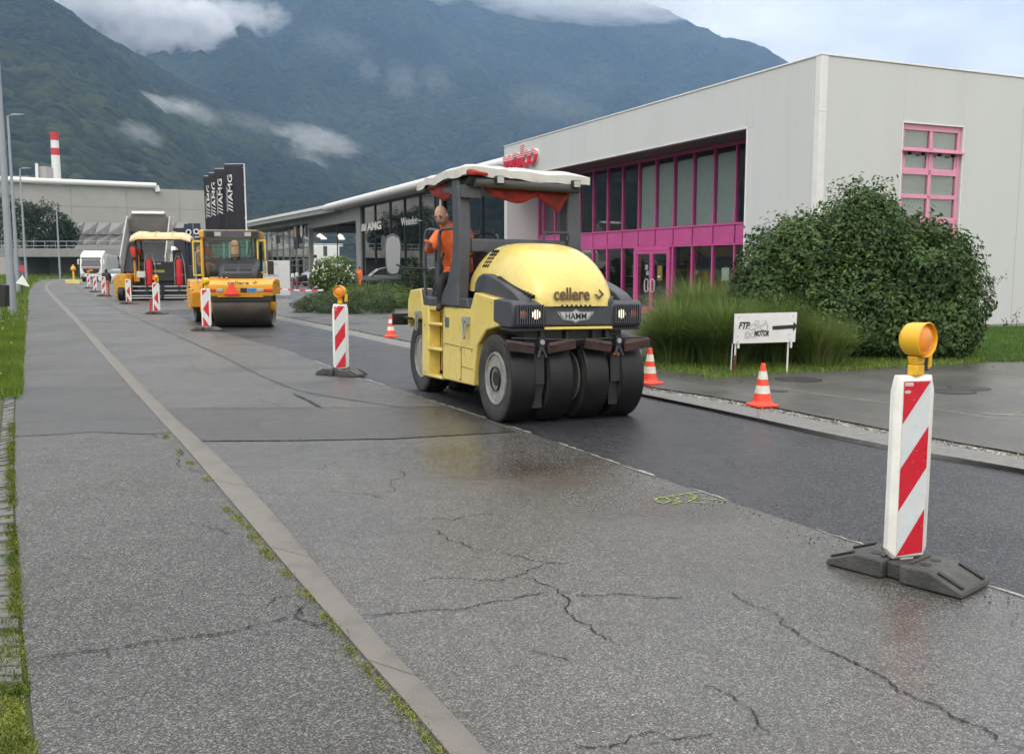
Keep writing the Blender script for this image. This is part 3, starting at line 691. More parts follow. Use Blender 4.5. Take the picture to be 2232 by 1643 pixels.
# shop front
TF=1.7; ms=[3.17]+[3.31+1.242*k for k in range(1,15)]+[21.22]
ms=sorted(ms)
fr=MB()
for i,s in enumerate(ms):
    fr.bb(TF-.07,TF+.09,s-.035,s+.035,3.24,5.9)
    if not 9.9<s<12.0: fr.bb(TF-.07,TF+.09,s-.035,s+.035,.08,2.56)
fr.bb(TF-.08,TF+.1,3.13,21.3,5.86,5.96); fr.bb(TF-.08,TF+.1,3.13,21.3,3.2,3.27); fr.bb(TF-.08,TF+.1,3.13,21.3,2.52,2.58)
fr.bb(TF-.08,TF+.1,3.13,9.72,0,.10); fr.bb(TF-.08,TF+.1,12.2,21.3,0,.10)
fr.build('window_frame',pink,wk,bevel=.006)
b=MB()
for a,c in zip(ms,ms[1:]): b.bb(TF-.05,TF+.05,a+.04,c-.04,2.585,3.195)
b.build('spandrel_panel',pink,wk,bevel=.01)
for a,c in zip(ms,ms[1:]):
    if c-a<.2: continue
    m=MB(); m.bb(TF+.0,TF+.012,a+.035,c-.035,3.27,5.86); p=m.build('window_pane',glass,wk)
    if 5.5<a<11.6:
        bl=MB()
        for k in range(58):
            z=3.3+k*.044
            if z>5.6+.0*k: break
            bl.box((TF+.06,(a+c)/2,z),(.045,c-a-.14,.003),ry=R(62))
        bl.bb(TF+.13,TF+.19,a+.06,c-.06,5.6,5.68); bl.build('blind',blind,wk,smooth=False)
    if not(9.6<a<12): m=MB(); m.bb(TF+.0,TF+.012,a+.035,c-.035,.10,2.52); m.build('window_pane',glass,wk)
# double door
for sgn,(a,c) in ((1,(9.76,10.93)),(-1,(10.95,12.14))):
    d=MB(); d.bb(TF-.1,TF+.02,a,a+.10,.03,2.40); d.bb(TF-.1,TF+.02,c-.10,c,.03,2.40); d.bb(TF-.1,TF+.02,a+.1,c-.1,2.28,2.40); d.bb(TF-.1,TF+.02,a+.1,c-.1,.03,.22)
    dr=d.build('door',pink,wk,bevel=.006); q=MB(); q.bb(TF-.05,TF-.04,a+.1,c-.1,.22,2.28); q.build('door_pane',glass,dr)
    h=MB(); y0=10.85 if sgn>0 else 11.03; y1=y0-.26 if sgn>0 else y0+.26
    h.tube([(TF-.16,y0,1.28),(TF-.17,(y0+y1)/2,1.31),(TF-.16,y1,1.24),(TF-.16,y1,.88),(TF-.17,(y0+y1)/2,.80),(TF-.16,y0,.84)],.018,8,closed=True)
    h.tube([(TF-.16,y0,1.2),(TF-.1,y0,1.2)],.012);h.tube([(TF-.16,y0,.92),(TF-.1,y0,.92)],.012); h.build('handle',white_p,dr)
b=MB(); b.bb(TF-.1,TF+.06,9.66,9.76,0,2.52); b.bb(TF-.1,TF+.06,12.14,12.24,0,2.52); b.bb(TF-.1,TF+.06,9.66,12.24,2.41,2.52);b.build('door_frame',pink,wk,bevel=.006)
b=MB(); b.bb(-.35,TF-.1,9.0,13.4,.0,.075); b.bb(TF-.1,TF+.0,9.76,12.14,0,.028); b.build('door_sill',mat('sill_red',(.42,.07,.10),.6,var=.2),wk,bevel=.01)
# things taped to the glass or standing behind it
paper=mat('paper_white',(.75,.75,.74),.7,var=.05); ypos=mat('poster_yellow',(.65,.42,.10),.6,var=.2)
b=MB(); b.bb(TF-.012,TF-.002,11.22,11.42,1.45,1.62); b.bb(TF-.012,TF-.002,11.30,11.48,1.66,1.86); b.build('notice',paper,wk)
b=MB(); b.bb(TF-.012,TF-.002,10.28,10.60,1.25,1.82); b.build('poster',ypos,wk)
b=MB(); b.bb(TF+.02,TF+.03,6.15,6.55,1.30,1.75); b.build('notice',paper,wk)
b=MB(); b.lathe([(.03,1.88),(.09,1.87),(.09,1.93),(.0,1.935)],(TF-.0,10.44,-.5),'z',16); b.build('sticker',paper,wk)
yawn=mat('yellow_canvas',(.62,.38,.05),.7,var=.15)
b=MB(); b.prism([(TF+.6,2.5),(TF+2.2,2.5),(TF+1.4,2.15)],'y',6.2,9.3); b.build('ceiling_banner',yawn,wk)
for s_,hh,cc in ((4.2,1.0,(.10,.10,.11)),(7.4,.9,(.07,.05,.05)),(13.0,1.2,(.05,.06,.08)),(14.6,.9,(.09,.06,.05)),(17.2,1.1,(.05,.05,.06))):
    b=MB(); mm=mat('stock_%d'%int(s_*10),cc,.6)
    b.bb(TF+1.2,TF+1.8,s_-.45,s_+.45,0,hh); 
    for k in range(3): b.bb(TF+1.15,TF+1.85,s_-.5,s_+.5,hh+.1+k*.35,hh+.14+k*.35)
    b.bb(TF+1.2,TF+1.25,s_-.48,s_-.43,hh,hh+.85); b.bb(TF+1.2,TF+1.25,s_+.43,s_+.48,hh,hh+.85); b.build('display_shelf',mm,wk)
# gable window
f=MB(); y0,y1=.06,.16
f.bb(wt0,wt0+.13,y0,y1,wz0,wz1); f.bb(wt1-.13,wt1,y0,y1,wz0,wz1)
cx=(wt0+wt1)/2
for z0,z1 in ((wz1-.17,wz1),(5.02,5.2),(4.44,4.60),(3.76,3.88),(3.06,3.23),(2.40,2.54),(1.7,1.84),(wz0,wz0+.16)): f.bb(wt0+.13,wt1-.13,y0,y1,z0,z1)
f.bb(cx-.06,cx+.06,y0,y1,wz0+.16,wz1-.17)
rw=f.build('window_frame',pink_l,wk,bevel=.006)
lst=MB(); lst.bb(wt0-.02,wt1+.02,-.10,y0,5.07,5.13); lst.build('window_ledge',pink_l,wk,bevel=.008)
for x in (wt0+.32,wt0+.85,cx+.3,cx+.85): br=MB(); br.bb(x-.03,x+.03,-.07,y0,4.98,5.07); br.build('ledge_bracket',black_frame,wk)
for xa,xb in ((wt0+.13,cx-.06),(cx+.06,wt1-.13)):
    sash=MB(); sash.bb(xa+.08,xb-.08,y0+.02,y1-.01,4.60,4.63); sash.bb(xa,xa+.08,y0+.02,y1-.01,4.60,5.02); sash.bb(xb-.08,xb,y0+.02,y1-.01,4.60,5.02); sash.build('sash',pink_l,wk)
rows=((5.2,5.69),(4.60,5.02),(3.88,4.44),(3.23,3.76),(2.54,3.06),(1.84,2.40),(1.11,1.7))
for z0,z1 in rows:
    for xa,xb in ((wt0+.13,cx-.06),(cx+.06,wt1-.13)):
        q=MB(); q.bb(xa,xb,.11,.12,z0,z1); pn=q.build('window_pane',glass,wk)
bl=MB()
for k in range(100):
    z=wz0+.1+k*.052
    if z<wz1-.05: bl.box(((wt0+wt1)/2,.17,z),(wt1-wt0-.1,.05,.003),rx=R(-60))
bl.build('blind',blind,wk,smooth=False)
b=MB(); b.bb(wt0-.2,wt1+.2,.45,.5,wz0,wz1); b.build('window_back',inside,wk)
b=MB(); b.bb(wt0-.03,wt1+.03,-.02,.0,wz1,wz1+.035); b.bb(wt0-.04,wt0,-.02,.0,wz0,wz1); b.bb(wt1,wt1+.04,-.02,0,wz0,wz1); b.build('window_trim',trim_white,wk)
# striped red lettering at the far end of the fascia
red_s=mat('sign_red',(.60,.02,.05),.35,var=.05)
def sign_letters():
    vs,fs,w_=text_mesh('walco',1.45,.05,.035,1.0,shear=.15,space=.86)
    hs=[v[1] for v in vs]; y0_,y1_=min(hs),max(hs); kx=3.75/w_; ky=1.02/(y1_-y0_)
    M=frame((-.10,21.45,6.28),(0,-1,0),(0,0,1))
    me=bpy.data.meshes.new('lettering'); me.from_pydata([(v[0]*kx,(v[1]-y0_)*ky,v[2]) for v in vs],[],fs)
    bm=bmesh.new(); bm.from_mesh(me)
    lv=[.46+.085*k for k in range(7)]; cuts=[]
    for z in lv:
        for zz in (z,z+.035):
            cuts.append(zz); bmesh.ops.bisect_plane(bm,geom=bm.verts[:]+bm.edges[:]+bm.faces[:],plane_co=(0,zz,0),plane_no=(0,1,0))
    for f_ in bm.faces:
        y=f_.calc_center_median().y; f_.material_index=1 if any(z<y<z+.035 for z in lv) else 0
    bm.transform(M); bm.to_mesh(me); bm.free(); me.materials.append(red_s); me.materials.append(white_p)
    o=bpy.data.objects.new('lettering',me); COL.objects.link(o); o.parent=wk
    b=MB(); vs,fs,w2=text_mesh('walco',1.45,.05,.075,1.0,shear=.15,space=.86); M2=frame((-.035,21.45,6.28),(0,-1,0),(0,0,1))
    b.add([tuple(M2@Vector((v[0]*kx-.12,(v[1]-y0_)*ky,v[2]))) for v in vs],fs); b.build('letter_backing',white_p,wk,smooth=False)
sign_letters()

# ---------- showroom with dark glass front ----------
S0=P(1105,370,58); sh=empty('showroom_building',(S0[0],S0[1],0),AX,'long dark glass showroom with rounded white roof edge beside the shop','building')
SM=[-3,3.9,7.85,13.05,16.56,20.5,24.5,29.2,33.5]
for a,c in zip(SM,SM[1:]):
    q=MB(); q.bb(.0,.02,a+.06,c-.06,.1,7.2); q.build('window_pane',glass_d,sh)
b=MB()
for s in SM: b.bb(-.09,.06,s-.08,s+.08,0,7.35)
b.bb(-.06,.05,-3,33.5,7.15,7.4); b.bb(-.05,.05,-3,33.5,0,.12)
b.build('window_frame',black_frame,sh)
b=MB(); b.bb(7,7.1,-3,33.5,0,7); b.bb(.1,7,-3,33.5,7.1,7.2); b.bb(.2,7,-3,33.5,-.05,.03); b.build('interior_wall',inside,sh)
# white low display desks seen through the glass
b=MB(); b.bb(1.2,2.0,26,33,.1,1.5); b.build('display_desk',white_p,sh,bevel=.03); b=MB(); b.bb(1.5,2.2,14,17,.1,1.9); b.build('display_desk',white_p,sh,bevel=.03)
# rounded fascia
def bull(t0,z0,z1,r):
    p=[(t0+6,z0),(t0+r,z0)]
    for k in range(9):
        a=-PI/2-k*PI/8; p.append((t0+r+r*math.cos(a),(z0+z1)/2+(z1-z0)/2*math.sin(a)))
    p.append((t0+6,z1)); return p
b=MB(); secs=[]
for s,k in [(-3,1),(40,1),(43,1),(44.2,.93),(44.9,.75),(45.3,.45),(45.4,.1)]:
    q=bull(-1.5,7.38,8.08,.42); zc=7.73; secs.append([(t_+(1-k)*1.6,s,zc+(z_-zc)*k) for t_,z_ in q])
b.loft(secs); b.build('roof_edge',trim_white,sh,angle=60)
b=MB(); b.bb(-.9,20,-3,44,7.42,7.7); b.build('roof',roofsheet,sh)
b=MB(); b.bb(-.25,.9,33.6,35.2,-.1,7.38); b.build('concrete_pier',concrete_g,sh,bevel=.03)
b=MB(); b.bb(-.2,.4,35.2,57,6.1,7.38); b.bb(-.2,.3,56.6,57,0,7.3); b.bb(.4,12,35.2,56.4,6.9,7.3); b.build('beam',concrete_g,sh)
b=MB(); b.bb(12,12.2,35.2,80,-.1,7); b.bb(.4,12,56,80,6.5,6.68); b.build('interior_wall',inside,sh)
b=MB()
for t_ in (3.2,6.2,9.2): b.bb(t_-.06,t_+.06,57,57.1,0,6.5)
for z_ in (2.2,4.3): b.bb(.3,12,57,57.08,z_-.04,z_+.04)
b.build('window_frame',steel,sh)
b=MB(); b.bb(1.0,14,98,98.3,.3,3.4)
for k in range(5): b.bb(1.0+k*2.6,2.9+k*2.6,98,98.3,3.4,5.0)
b.bb(1,14,98.3,98.6,5.0,5.4)
b.build('rear_facade',mat('rear_white',(.75,.76,.72),.7,emit=(.8,.82,.78),es=.0),sh)
b=MB()
lw_=mat('lamp_white',(.7,.7,.68),.5,emit=(1,.97,.9),es=.9)
for k in range(4):
    for j in range(4): b=MB(); b.lathe([(.0,.26),(.14,.2),(.45,.0),(.42,-.04)],(1.6+j*2.4+(k%2)*1.1,59+k*4.5,5.4),'z',12); b.build('lamp_shade',lw_,sh)
# second glazed hall under the lower roof
E1=G(725,450,7.7); E2=G(520,490,7.7); Minv=(Matrix.Translation((S0[0],S0[1],0))@Matrix.Rotation(AX,4,'Z')).inverted()
e1=Minv@Vector((*E1,0)); e2=Minv@Vector((*E2,0))
b=MB(); b.prism([(e1.x,e1.y),(e1.x+14,e1.y),(e1.x+15,80),(e1.x+5,80.2),(e2.x+5,e2.y),(e2.x,e2.y)],'z',7.68,7.98); b.build('roof',trim_white,sh)
b=MB(); b.prism([(e1.x+.1,e1.y),(e1.x+14,e1.y),(e1.x+15,80),(e1.x+5,80.2),(e2.x+4.9,e2.y),(e2.x+.1,e2.y)],'z',7.2,7.67); b.prism([(e1.x+1.6,e1.y),(e1.x+14,e1.y),(e1.x+15,80),(e1.x+5,80.2),(e2.x+4.6,e2.y),(e2.x+1.6,e2.y)],'z',6.7,7.2);b.build('roof_beam',concrete_g,sh)
post=MB()
for k in range(11):
    s=56.8+k*4.3; post.bb(-.08,.08,s-.07,s+.07,0,6.7)
for z in (1.9,4.0,6.3): post.bb(-.05,.05,56.8,100,z-.05,z+.05)
post.build('window_frame',steel,sh)
for k in range(10):
    s=56.8+k*4.3; q=MB(); q.bb(.02,.03,s+.07,s+4.23,.1,6.6); q.build('window_pane',glass,sh)
b=MB(); b.bb(2.0,8,101,101.2,0,4.8); b.build('interior_wall',inside,sh)
b=MB(); b.bb(2.0,4,72,100,2.9,3.3); b.build('gallery',concrete_l,sh)
b=MB()
for k in range(10): b.bb(2.0,2.05,72+k*2.9,72.06+k*2.9,3.3,4.3)
b.bb(2,2.05,72,100,4.28,4.33); b.build('railing',steel,sh)
for k in range(6):
    q=MB(); q.bb(2.3,2.5,73+k*4.3,75.4+k*4.3,.4,2.6); q.build('display_panel',mat('panel_a%d'%k,random.choice([(.3,.3,.3),(.08,.09,.1),(.2,.21,.22)]),.5),sh)
# signs on the glass fronts
def sgn(txt,s,z,h,wd,name='lettering',bold=.0,shear=0,t=-.12,par=sh,m_=None,n2=None):
    q=MB(); letters(q,txt,h,frame((t,s,z),(0,-1,0),(0,0,1)),.02,bold,shear=shear,width=wd); return q.build(name,m_ or white_p,par,smooth=False)
sgn('AMG',31.6,5.03,.95,4.6,bold=.03)
q=MB()
for k in range(5):
    y=33.4-k*.36; q.prism([(y+.22,5.03),(y+.02,5.03),(y-.17,5.68),(y+.03,5.68)],'x',-.14,-.10)
q.build('logo_bars',white_p,sh,smooth=False)
sgn('Winteler',21.2,5.05,.95,4.2,bold=-.01)
q=MB(); q.bb(-.14,-.1,15.9,16.9,5.25,5.29); q.build('lettering',white_p,sh)
q=MB(); cs=(-.12,26.4,3.75); q.lathe([(.62,-.02),(.70,-.02),(.70,.02),(.62,.02),(.62,-.02)],cs,'x',32)
for k in range(3):
    a=PI/2+k*2*PI/3; e=Vector((0,math.cos(a),math.sin(a))); pp=Vector((0,-e.z,e.y)); c_=Vector(cs)
    q.add([tuple(c_+pp*.07),tuple(c_-pp*.07),tuple(c_+e*.64)],[(0,1,2)]); q.add([tuple(c_+pp*.07+Vector((-.02,0,0))),tuple(c_-pp*.07+Vector((-.02,0,0))),tuple(c_+e*.64+Vector((-.02,0,0)))],[(0,1,2)])
q.build('star_emblem',steel,sh,smooth=False)
q=MB(); q.bb(-.16,-.1,11.0,12.6,3.0,6.9); q.build('sign_panel',black_frame,sh)
q=MB(); q.prism([(12.0,5.2),(11.85,5.2),(11.5,6.7),(11.62,6.7)],'x',-.2,-.17); q.prism([(11.6,5.2),(11.3,5.2),(11.35,6.6),(11.55,6.7)],'x',-.2,-.17); q.build('lettering',white_p,sh)
for s,z,h in ((79.5,5.15,.8),(93,5.2,.9)):
    q=MB(); q.bb(-.3,-.2,s-.8*2,s+.8*2,z-.25,z+h); q.build('hanging_sign',white_p,sh,bevel=.02)
    q=MB(); letters(q,'WI' if s<90 else 'AMG',.75,frame((-.32,s+1.2,z),(0,-1,0),(0,0,1)),.01,.01); q.build('lettering',black_frame,sh,smooth=False)
q=MB(); q.bb(-.4,-.25,62.2,64.8,3.9,7.3); q.build('sign_panel',black_frame,sh)
q=MB(); q.lathe([(.0,-.02),(.72,-.02),(.72,.02),(0,.02)],(-.42,63.6,6.0),'x',20); q.build('round_emblem',mat('emblem_orange',(.75,.35,.22),.5),sh)
q=MB(); q.lathe([(.35,-.02),(.75,-.02),(.75,.02),(.35,.02),(.35,-.02)],(-.3,60.4,6.0),'x',20); q.build('ring_emblem',white_p,sh)

# ---------- factory far left ----------
fb=empty('factory_building',(0,0,0),0,'pale concrete factory hall with sawtooth panels behind the overpass','building')
L0=P(-140,398,172); L1=P(445,417.5,196)
def fac(a,c,z0,z1,mb,th=20):
    d=Vector((c[0]-a[0],c[1]-a[1],0)); n_=Vector((-d.y,d.x,0)).normalized()*th
    q=[Vector((a[0],a[1],0)),Vector((c[0],c[1],0)),Vector((c[0],c[1],0))+n_,Vector((a[0],a[1],0))+n_]
    mb.add([(p.x,p.y,z0) for p in q]+[(p.x,p.y,z1) for p in q],[(0,1,5,4),(1,2,6,5),(2,3,7,6),(3,0,4,7),(4,5,6,7)])
b=MB(); fac(L0,L1,-2,17.2,b,40); w_=b.build('wall',concrete_l,fb,smooth=False)
b=MB()
dd=Vector((L1[0]-L0[0],L1[1]-L0[1],0)); nn=Vector((dd.y,-dd.x,0)).normalized(); le=dd.length; dd.normalize(); o0=Vector((L0[0],L0[1],0))
def fl(s,t,z): p=o0+dd*s+nn*t; return (p.x,p.y,z)
for s in (12,22,32,42,52): b.add([fl(s,.03,5),fl(s+.08,.03,5),fl(s+.08,.03,17.1),fl(s,.03,17.1)],[(0,1,2,3)])
for z in (9.2,13.2): b.add([fl(0,.03,z),fl(le,.03,z),fl(le,.03,z+.06),fl(0,.03,z+.06)],[(0,1,2,3)])
b.build('panel_joint',mat('joint_dark',(.22,.22,.2),.9),fb,smooth=False)
b=MB(); b.tube([fl(0,.4,17.75),fl(le*.80,.4,17.75)],.55,12); b.tube([fl(le*.80,.4,17.75),fl(le*.80+.3,.4,16.6)],.5,10); b.build('roof_pipe',white_p,fb)
b=MB(); p0=P(85,372,190); b.box((P(97,380,188)[0],188,19.4),(2.1,3,3.4)); b.box((P(30,388,188)[0],188,18.6),(7.5,3,1.3)); b.build('roof_plant',concrete_l,fb)
b=MB(); b.tube([(P(80,380,186)[0],186,17.5),(P(80,360,186)[0],186,21.6)],.28,8); b.build('vent_pipe',white_p,fb)
# sawtooth panels
b=MB(); YB=168
for r_ in range(2):
    for k in range(9):
        xa=P(155+28.5*k,487,YB)[0]; xb=P(155+28.5*(k+1),487,YB)[0]; z1=9.4-r_*2.0; z0=z1-1.95
        b.add([(xa,YB,z0),(xb,YB,z1),(xb,YB+1.6,z1),(xa,YB+1.6,z0)],[(0,1,2,3)])
        b.add([(xa,YB-1.1,z0),(xb,YB,z0),(xb,YB,z1)],[(0,1,2)]); b.add([(xa,YB-1.1,z0),(xb,YB,z1),(xa,YB+.3,z1)],[(0,1,2)])
b.build('sawtooth_panel',concrete_g,fb,smooth=False,fix=False)
ch=MB(); cx_=P(124,395,230); zt=1.8+(580-297)*230/FPX
ch.lathe([(1.15,10),(1.0,zt)],(cx_[0],230,0),'z',20)
redb=mat('chimney_red',(.50,.03,.04),.6)
chim=empty('chimney',(cx_[0],230,0),0,'slim factory chimney with two red bands against the mountain','chimney')
zz=lambda py:1.8+(580-py)*230/FPX
for nm,a_,c_,m_,r_ in (('shaft',395,345,white_p,1.0),('red_band',345,330,redb,.96),('shaft',330,314,white_p,.93),('red_band',314,297,redb,.92)):
    q=MB(); q.lathe([(r_*1.0,zz(a_)-(6 if a_==395 else 0)),(r_*.97,zz(c_))],(0,0,0),'z',20); q.build(nm,m_,chim)
q=MB(); q.tube([(math.cos(t*PI/6)*1.25,math.sin(t*PI/6)*1.25,zz(300)) for t in range(12)],.05,6,closed=True); q.build('rim',redb,chim)

# ---------- overpass ----------
ov=empty('overpass',(0,140,0),0,'grey concrete road bridge with thin railing spanning the far road','bridge')
xl=P(34,560,140)[0]; xr=P(560,560,140)[0]
b=MB(); b.bb(xl-60,xr,0,14,3.15,4.15); b.bb(xl-60,xr,-.25,.15,3.15,4.4); b.build('deck',concrete_g,ov,bevel=.05)
b=MB()
for k in range(70):
    x=xl-50+k*1.6
    if x<xr: b.tube([(x,0,4.4),(x,0,5.5)],.035,5)
for z in (4.8,5.45): b.tube([(xl-60,0,z),(xr,0,z)],.045,5)
b.build('railing',galv,ov)
b=MB(); b.bb(xl-60,xl+.5,-.4,12,-.3,3.15); b.prism([(xl+.5,-.3),(xl+15,-.3),(xl+13.5,2.4),(xl+6,3.15),(xl+.5,3.15)],'y',9.0,9.6); b.build('abutment',concrete_l,ov)
b=MB(); b.bb(xl-5,xr,13.5,14,-.3,3.3); b.build('shade_wall',inside,ov)  # added dark wall closing the underpass, its shade put into the colour
b=MB(); b.bb(-39,-36,1,12,-.3,3.15); b.build('pier',concrete_g,ov)
# raised ground behind the overpass
b=MB(); b.prism([(-160,157),(-56,157),(-48,166),(-160,166)],'z',-.1,4.2); tag(b.build('embankment',vg),kind='structure')
# ---------- plants ----------
def unit(v): return v/np.maximum(1e-9,np.linalg.norm(v,axis=-1,keepdims=True))
def leaf_tris(c,nrm,size,asp=.5,fold=.25,droop=.0,rg=rng):
    """folded two-triangle leaves: c centres, nrm facing, size lengths"""
    n=len(c); up=unit(nrm); r=unit(rg.normal(size=(n,3))); d=unit(np.cross(up,r)); s=np.cross(up,d)
    L=size[:,None]; d=unit(d+np.array([0,0,-droop]))
    base=c-d*L*.5; tip=c+d*L*.5-up*L*.08
    l=c+s*L*asp*.5+up*L*fold*.3; r_=c-s*L*asp*.5+up*L*fold*.3
    v=np.stack([base,l,tip,r_],1).reshape(-1,3); i=np.arange(n)*4
    f=np.concatenate([np.stack([i,i+1,i+2],1),np.stack([i,i+2,i+3],1)]); return v,f
def lobe_leaves(lobes,n,size,seed=0,shell=.35,lump=.22,asp=.5,zmin=.02,clump=True,droop=0.0):
    rg=np.random.default_rng(seed); lob=np.array(lobes,float); vol=lob[:,3]*lob[:,4]*lob[:,5]; 
    k=rg.choice(len(lob),n,p=vol**.67/np.sum(vol**.67)); d=unit(rg.normal(size=(n,3)))
    if clump:
        # leaves gather on sprays
        m=max(20,n//26); sd=unit(rg.normal(size=(m,3))); pick=rg.integers(0,m,n); d=unit(sd[pick]+rg.normal(size=(n,3))*.13)
    th=np.arctan2(d[:,1],d[:,0]); ph=np.arccos(np.clip(d[:,2],-1,1))
    rad=1+lump*2*(fbm(th*1.6+k*7.3+20,ph*2.2+k*3.1,3,seed)-.5)+(rg.random(n)<.05)*rg.random(n)*.16
    rad=rad*(1-shell*rg.random(n)**1.8)
    c=lob[k,:3]+d*lob[k,3:6]*rad[:,None]
    # drop leaves buried inside other lobes
    inside=np.zeros(n,bool)
    for j in range(len(lob)):
        q=(c-lob[j,:3])/lob[j,3:6]; inside|=((q**2).sum(1)<.42)&(k!=j)
    keep=(~inside)&(c[:,2]>zmin); c=c[keep]; d=d[keep]
    nrm=unit(d/lob[k[keep],3:6]*1.0+rg.normal(size=d.shape)*.55+np.array([0,0,.45]))
    return leaf_tris(c,nrm,size*rg.uniform(.6,1.25,len(c)),asp,rg=rg,droop=droop)
def blades(xy,h,w,lean,segs=3,seed=0,z0=.0,curl=1.0,dirs=None):
    rg=np.random.default_rng(seed); n=len(xy); a=rg.uniform(0,2*PI,n) if dirs is None else dirs
    d=np.stack([np.cos(a),np.sin(a),0*a],1); s=np.stack([-np.sin(a+rg.normal(0,.8,n)),np.cos(a),0*a],1); s=unit(s)
    rows=[]
    for i in range(segs+1):
        t=i/segs; out=lean*t**(1.0+curl*.6); up=h*(t-.45*curl*(lean/np.maximum(h,1e-3))*t**2.4)
        p=np.stack([xy[:,0]+d[:,0]*out,xy[:,1]+d[:,1]*out,z0+up],1); wd=(w*(1-t**1.6)+.0004)[:,None]
        rows.append(p-s*wd*.5); rows.append(p+s*wd*.5)
    v=np.stack(rows,1); m=2*(segs+1); v=v.reshape(-1,3); i=np.arange(n)*m
    f=np.concatenate([np.stack([i+2*k,i+2*k+1,i+2*k+3,i+2*k+2],1) for k in range(segs)]); return v,f
def in_poly(p,q):
    x,y=p[:,0],p[:,1]; r=np.zeros(len(p),bool); n=len(q); j=n-1
    for i in range(n):
        xi,yi=q[i];xj,yj=q[j]
        c=((yi>y)!=(yj>y))&(x<(xj-xi)*(y-yi)/(yj-yi+1e-12)+xi); r^=c; j=i
    return r
def scatter(q,n,seed=0):
    rg=np.random.default_rng(seed); q=np.array([(a[0],a[1]) for a in q]); lo=q.min(0);hi=q.max(0); p=rg.uniform(lo,hi,(n,2)); return p[in_poly(p,q)]
leaf_laurel=leafmat('leaf_laurel',(.014,.034,.008),(.045,.092,.018),(.11,.18,.036),1.1,rough=.5)
leaf_grass=leafmat('leaf_tall_grass',(.055,.095,.018),(.13,.20,.042),(.27,.32,.10),1.0,rough=.55)
leaf_lawn=leafmat('leaf_lawn',(.035,.085,.010),(.070,.150,.015),(.13,.20,.03),1.5,rough=.6)
leaf_verge=leafmat('leaf_verge',(.06,.12,.012),(.13,.21,.022),(.25,.30,.05),.6,rough=.6)
leaf_dry=leafmat('leaf_moss',(.09,.12,.015),(.20,.24,.035),(.34,.33,.08),3,rough=.7)
leaf_edge=leafmat('leaf_edge_grass',(.06,.10,.012),(.13,.18,.022),(.25,.25,.05),3,rough=.65)
leaf_jun=leafmat('leaf_juniper',(.018,.040,.012),(.045,.080,.022),(.095,.130,.035),2.0,rough=.6)
leaf_light=leafmat('leaf_light',(.03,.07,.012),(.08,.14,.022),(.16,.22,.05),1.5,rough=.5)
leaf_tree=leafmat('leaf_tree',(.008,.018,.007),(.024,.045,.014),(.05,.075,.022),.3,rough=.6)
leaf_red=leafmat('leaf_bronze',(.03,.02,.02),(.07,.045,.04),(.11,.09,.06),1,rough=.6)
bark=mat('bark',(.07,.055,.045),.9,var=.3,vs=8,bump=.8,bs=40)
def bush(name,lobes,n,size,m,label,cat='bush',seed=0,group=None,stem=True,**k):
    cx=sum(l[0] for l in lobes)/len(lobes); cy=sum(l[1] for l in lobes)/len(lobes)
    t=empty(name,(cx,cy,0),0,label,cat,group)
    lb=[(l[0]-cx,l[1]-cy,*l[2:]) for l in lobes]
    v,f=lobe_leaves(lb,n,size,seed,**k)
    if n>40000:
        l2=[(l[0],l[1],l[2],l[3]*.80,l[4]*.80,l[5]*.82) for l in lb]; v2,f2=lobe_leaves(l2,16000,size*1.7,seed+1,lump=.1,shell=.5,clump=False); f=np.concatenate([f,f2+len(v)]); v=np.concatenate([v,v2])
    npmesh('foliage',v,f,m,t)
    if stem:
        b=MB(); r_=random.Random(seed)
        for l in lb:
            for q in range(4):
                a=r_.uniform(0,6.28); e=(l[0]+math.cos(a)*l[3]*.45,l[1]+math.sin(a)*l[4]*.45,l[2]+l[5]*.5*r_.uniform(.4,1)); o=(l[0]*.6+math.cos(a)*.1,l[1]*.6+math.sin(a)*.1,0)
                mdl=tuple((o[i]+e[i])/2+r_.uniform(-.08,.08)*l[3] for i in range(3)); b.tube([o,mdl,e],[.03*l[3]+.01,.022*l[3]+.008,.006],6)
        b.build('stem',bark,t)
    return t
def lobe(px,Y,z,rx,ry,rz): return (P(px,600,Y)[0],Y,z,rx,ry,rz)
bush('laurel_bush',[lobe(1868,19.2,2.0,1.05,1.2,1.42),(lobe(1728,18.9,1.55,1.05,1.1,1.25)),lobe(1668,18.6,1.15,.62,.9,1.1),lobe(2000,18.9,1.4,1.05,1.2,1.38),lobe(2060,18.7,1.2,.68,1.0,1.30),
  lobe(1900,18.3,.85,1.55,.8,.95),lobe(1800,18.2,.7,.9,.7,.75),lobe(2050,18.1,.6,.75,.6,.65),lobe(1930,19.5,2.0,.7,.9,1.0)],74000,.105,leaf_laurel,'large dark green laurel bush in front of the white building corner','bush',3,lump=.36,shell=.40)
# ornamental grass: one plant, blades arching outwards
gt=empty('ornamental_grass',(*G(1600,800),0),0,'big mound of arching green ornamental grass behind the arrow sign','grass plant')
gx,gy=G(1600,800); V_=[];F_=[];o=0
for k,(px,py,n,s_) in enumerate([(1470,792,5200,.98),(1575,797,5600,1.05),(1690,792,5200,1.02),(1780,797,3200,.74),(1520,762,5200,1.30),(1630,760,5600,1.38),(1730,766,4200,1.22)]):
    x,y=G(px,py); rg=np.random.default_rng(k+50); r_=np.abs(rg.normal(0,.17,n)); a=rg.uniform(0,2*PI,n); xy=np.stack([x-gx+r_*np.cos(a),y-gy+r_*np.sin(a)],1)
    h=rg.uniform(.75,1.55,n)*s_; ln=h*rg.uniform(.15,1.15,n)
    v,f=blades(xy,h,np.full(n,.011),ln,6,k,curl=1.0,dirs=a+rg.normal(0,.35,n)); V_.append(v);F_.append(f+o);o+=len(v)
vv=np.concatenate(V_); vv[:,2]=np.maximum(vv[:,2],.05); npmesh('blades',vv,np.concatenate(F_),leaf_grass,gt)
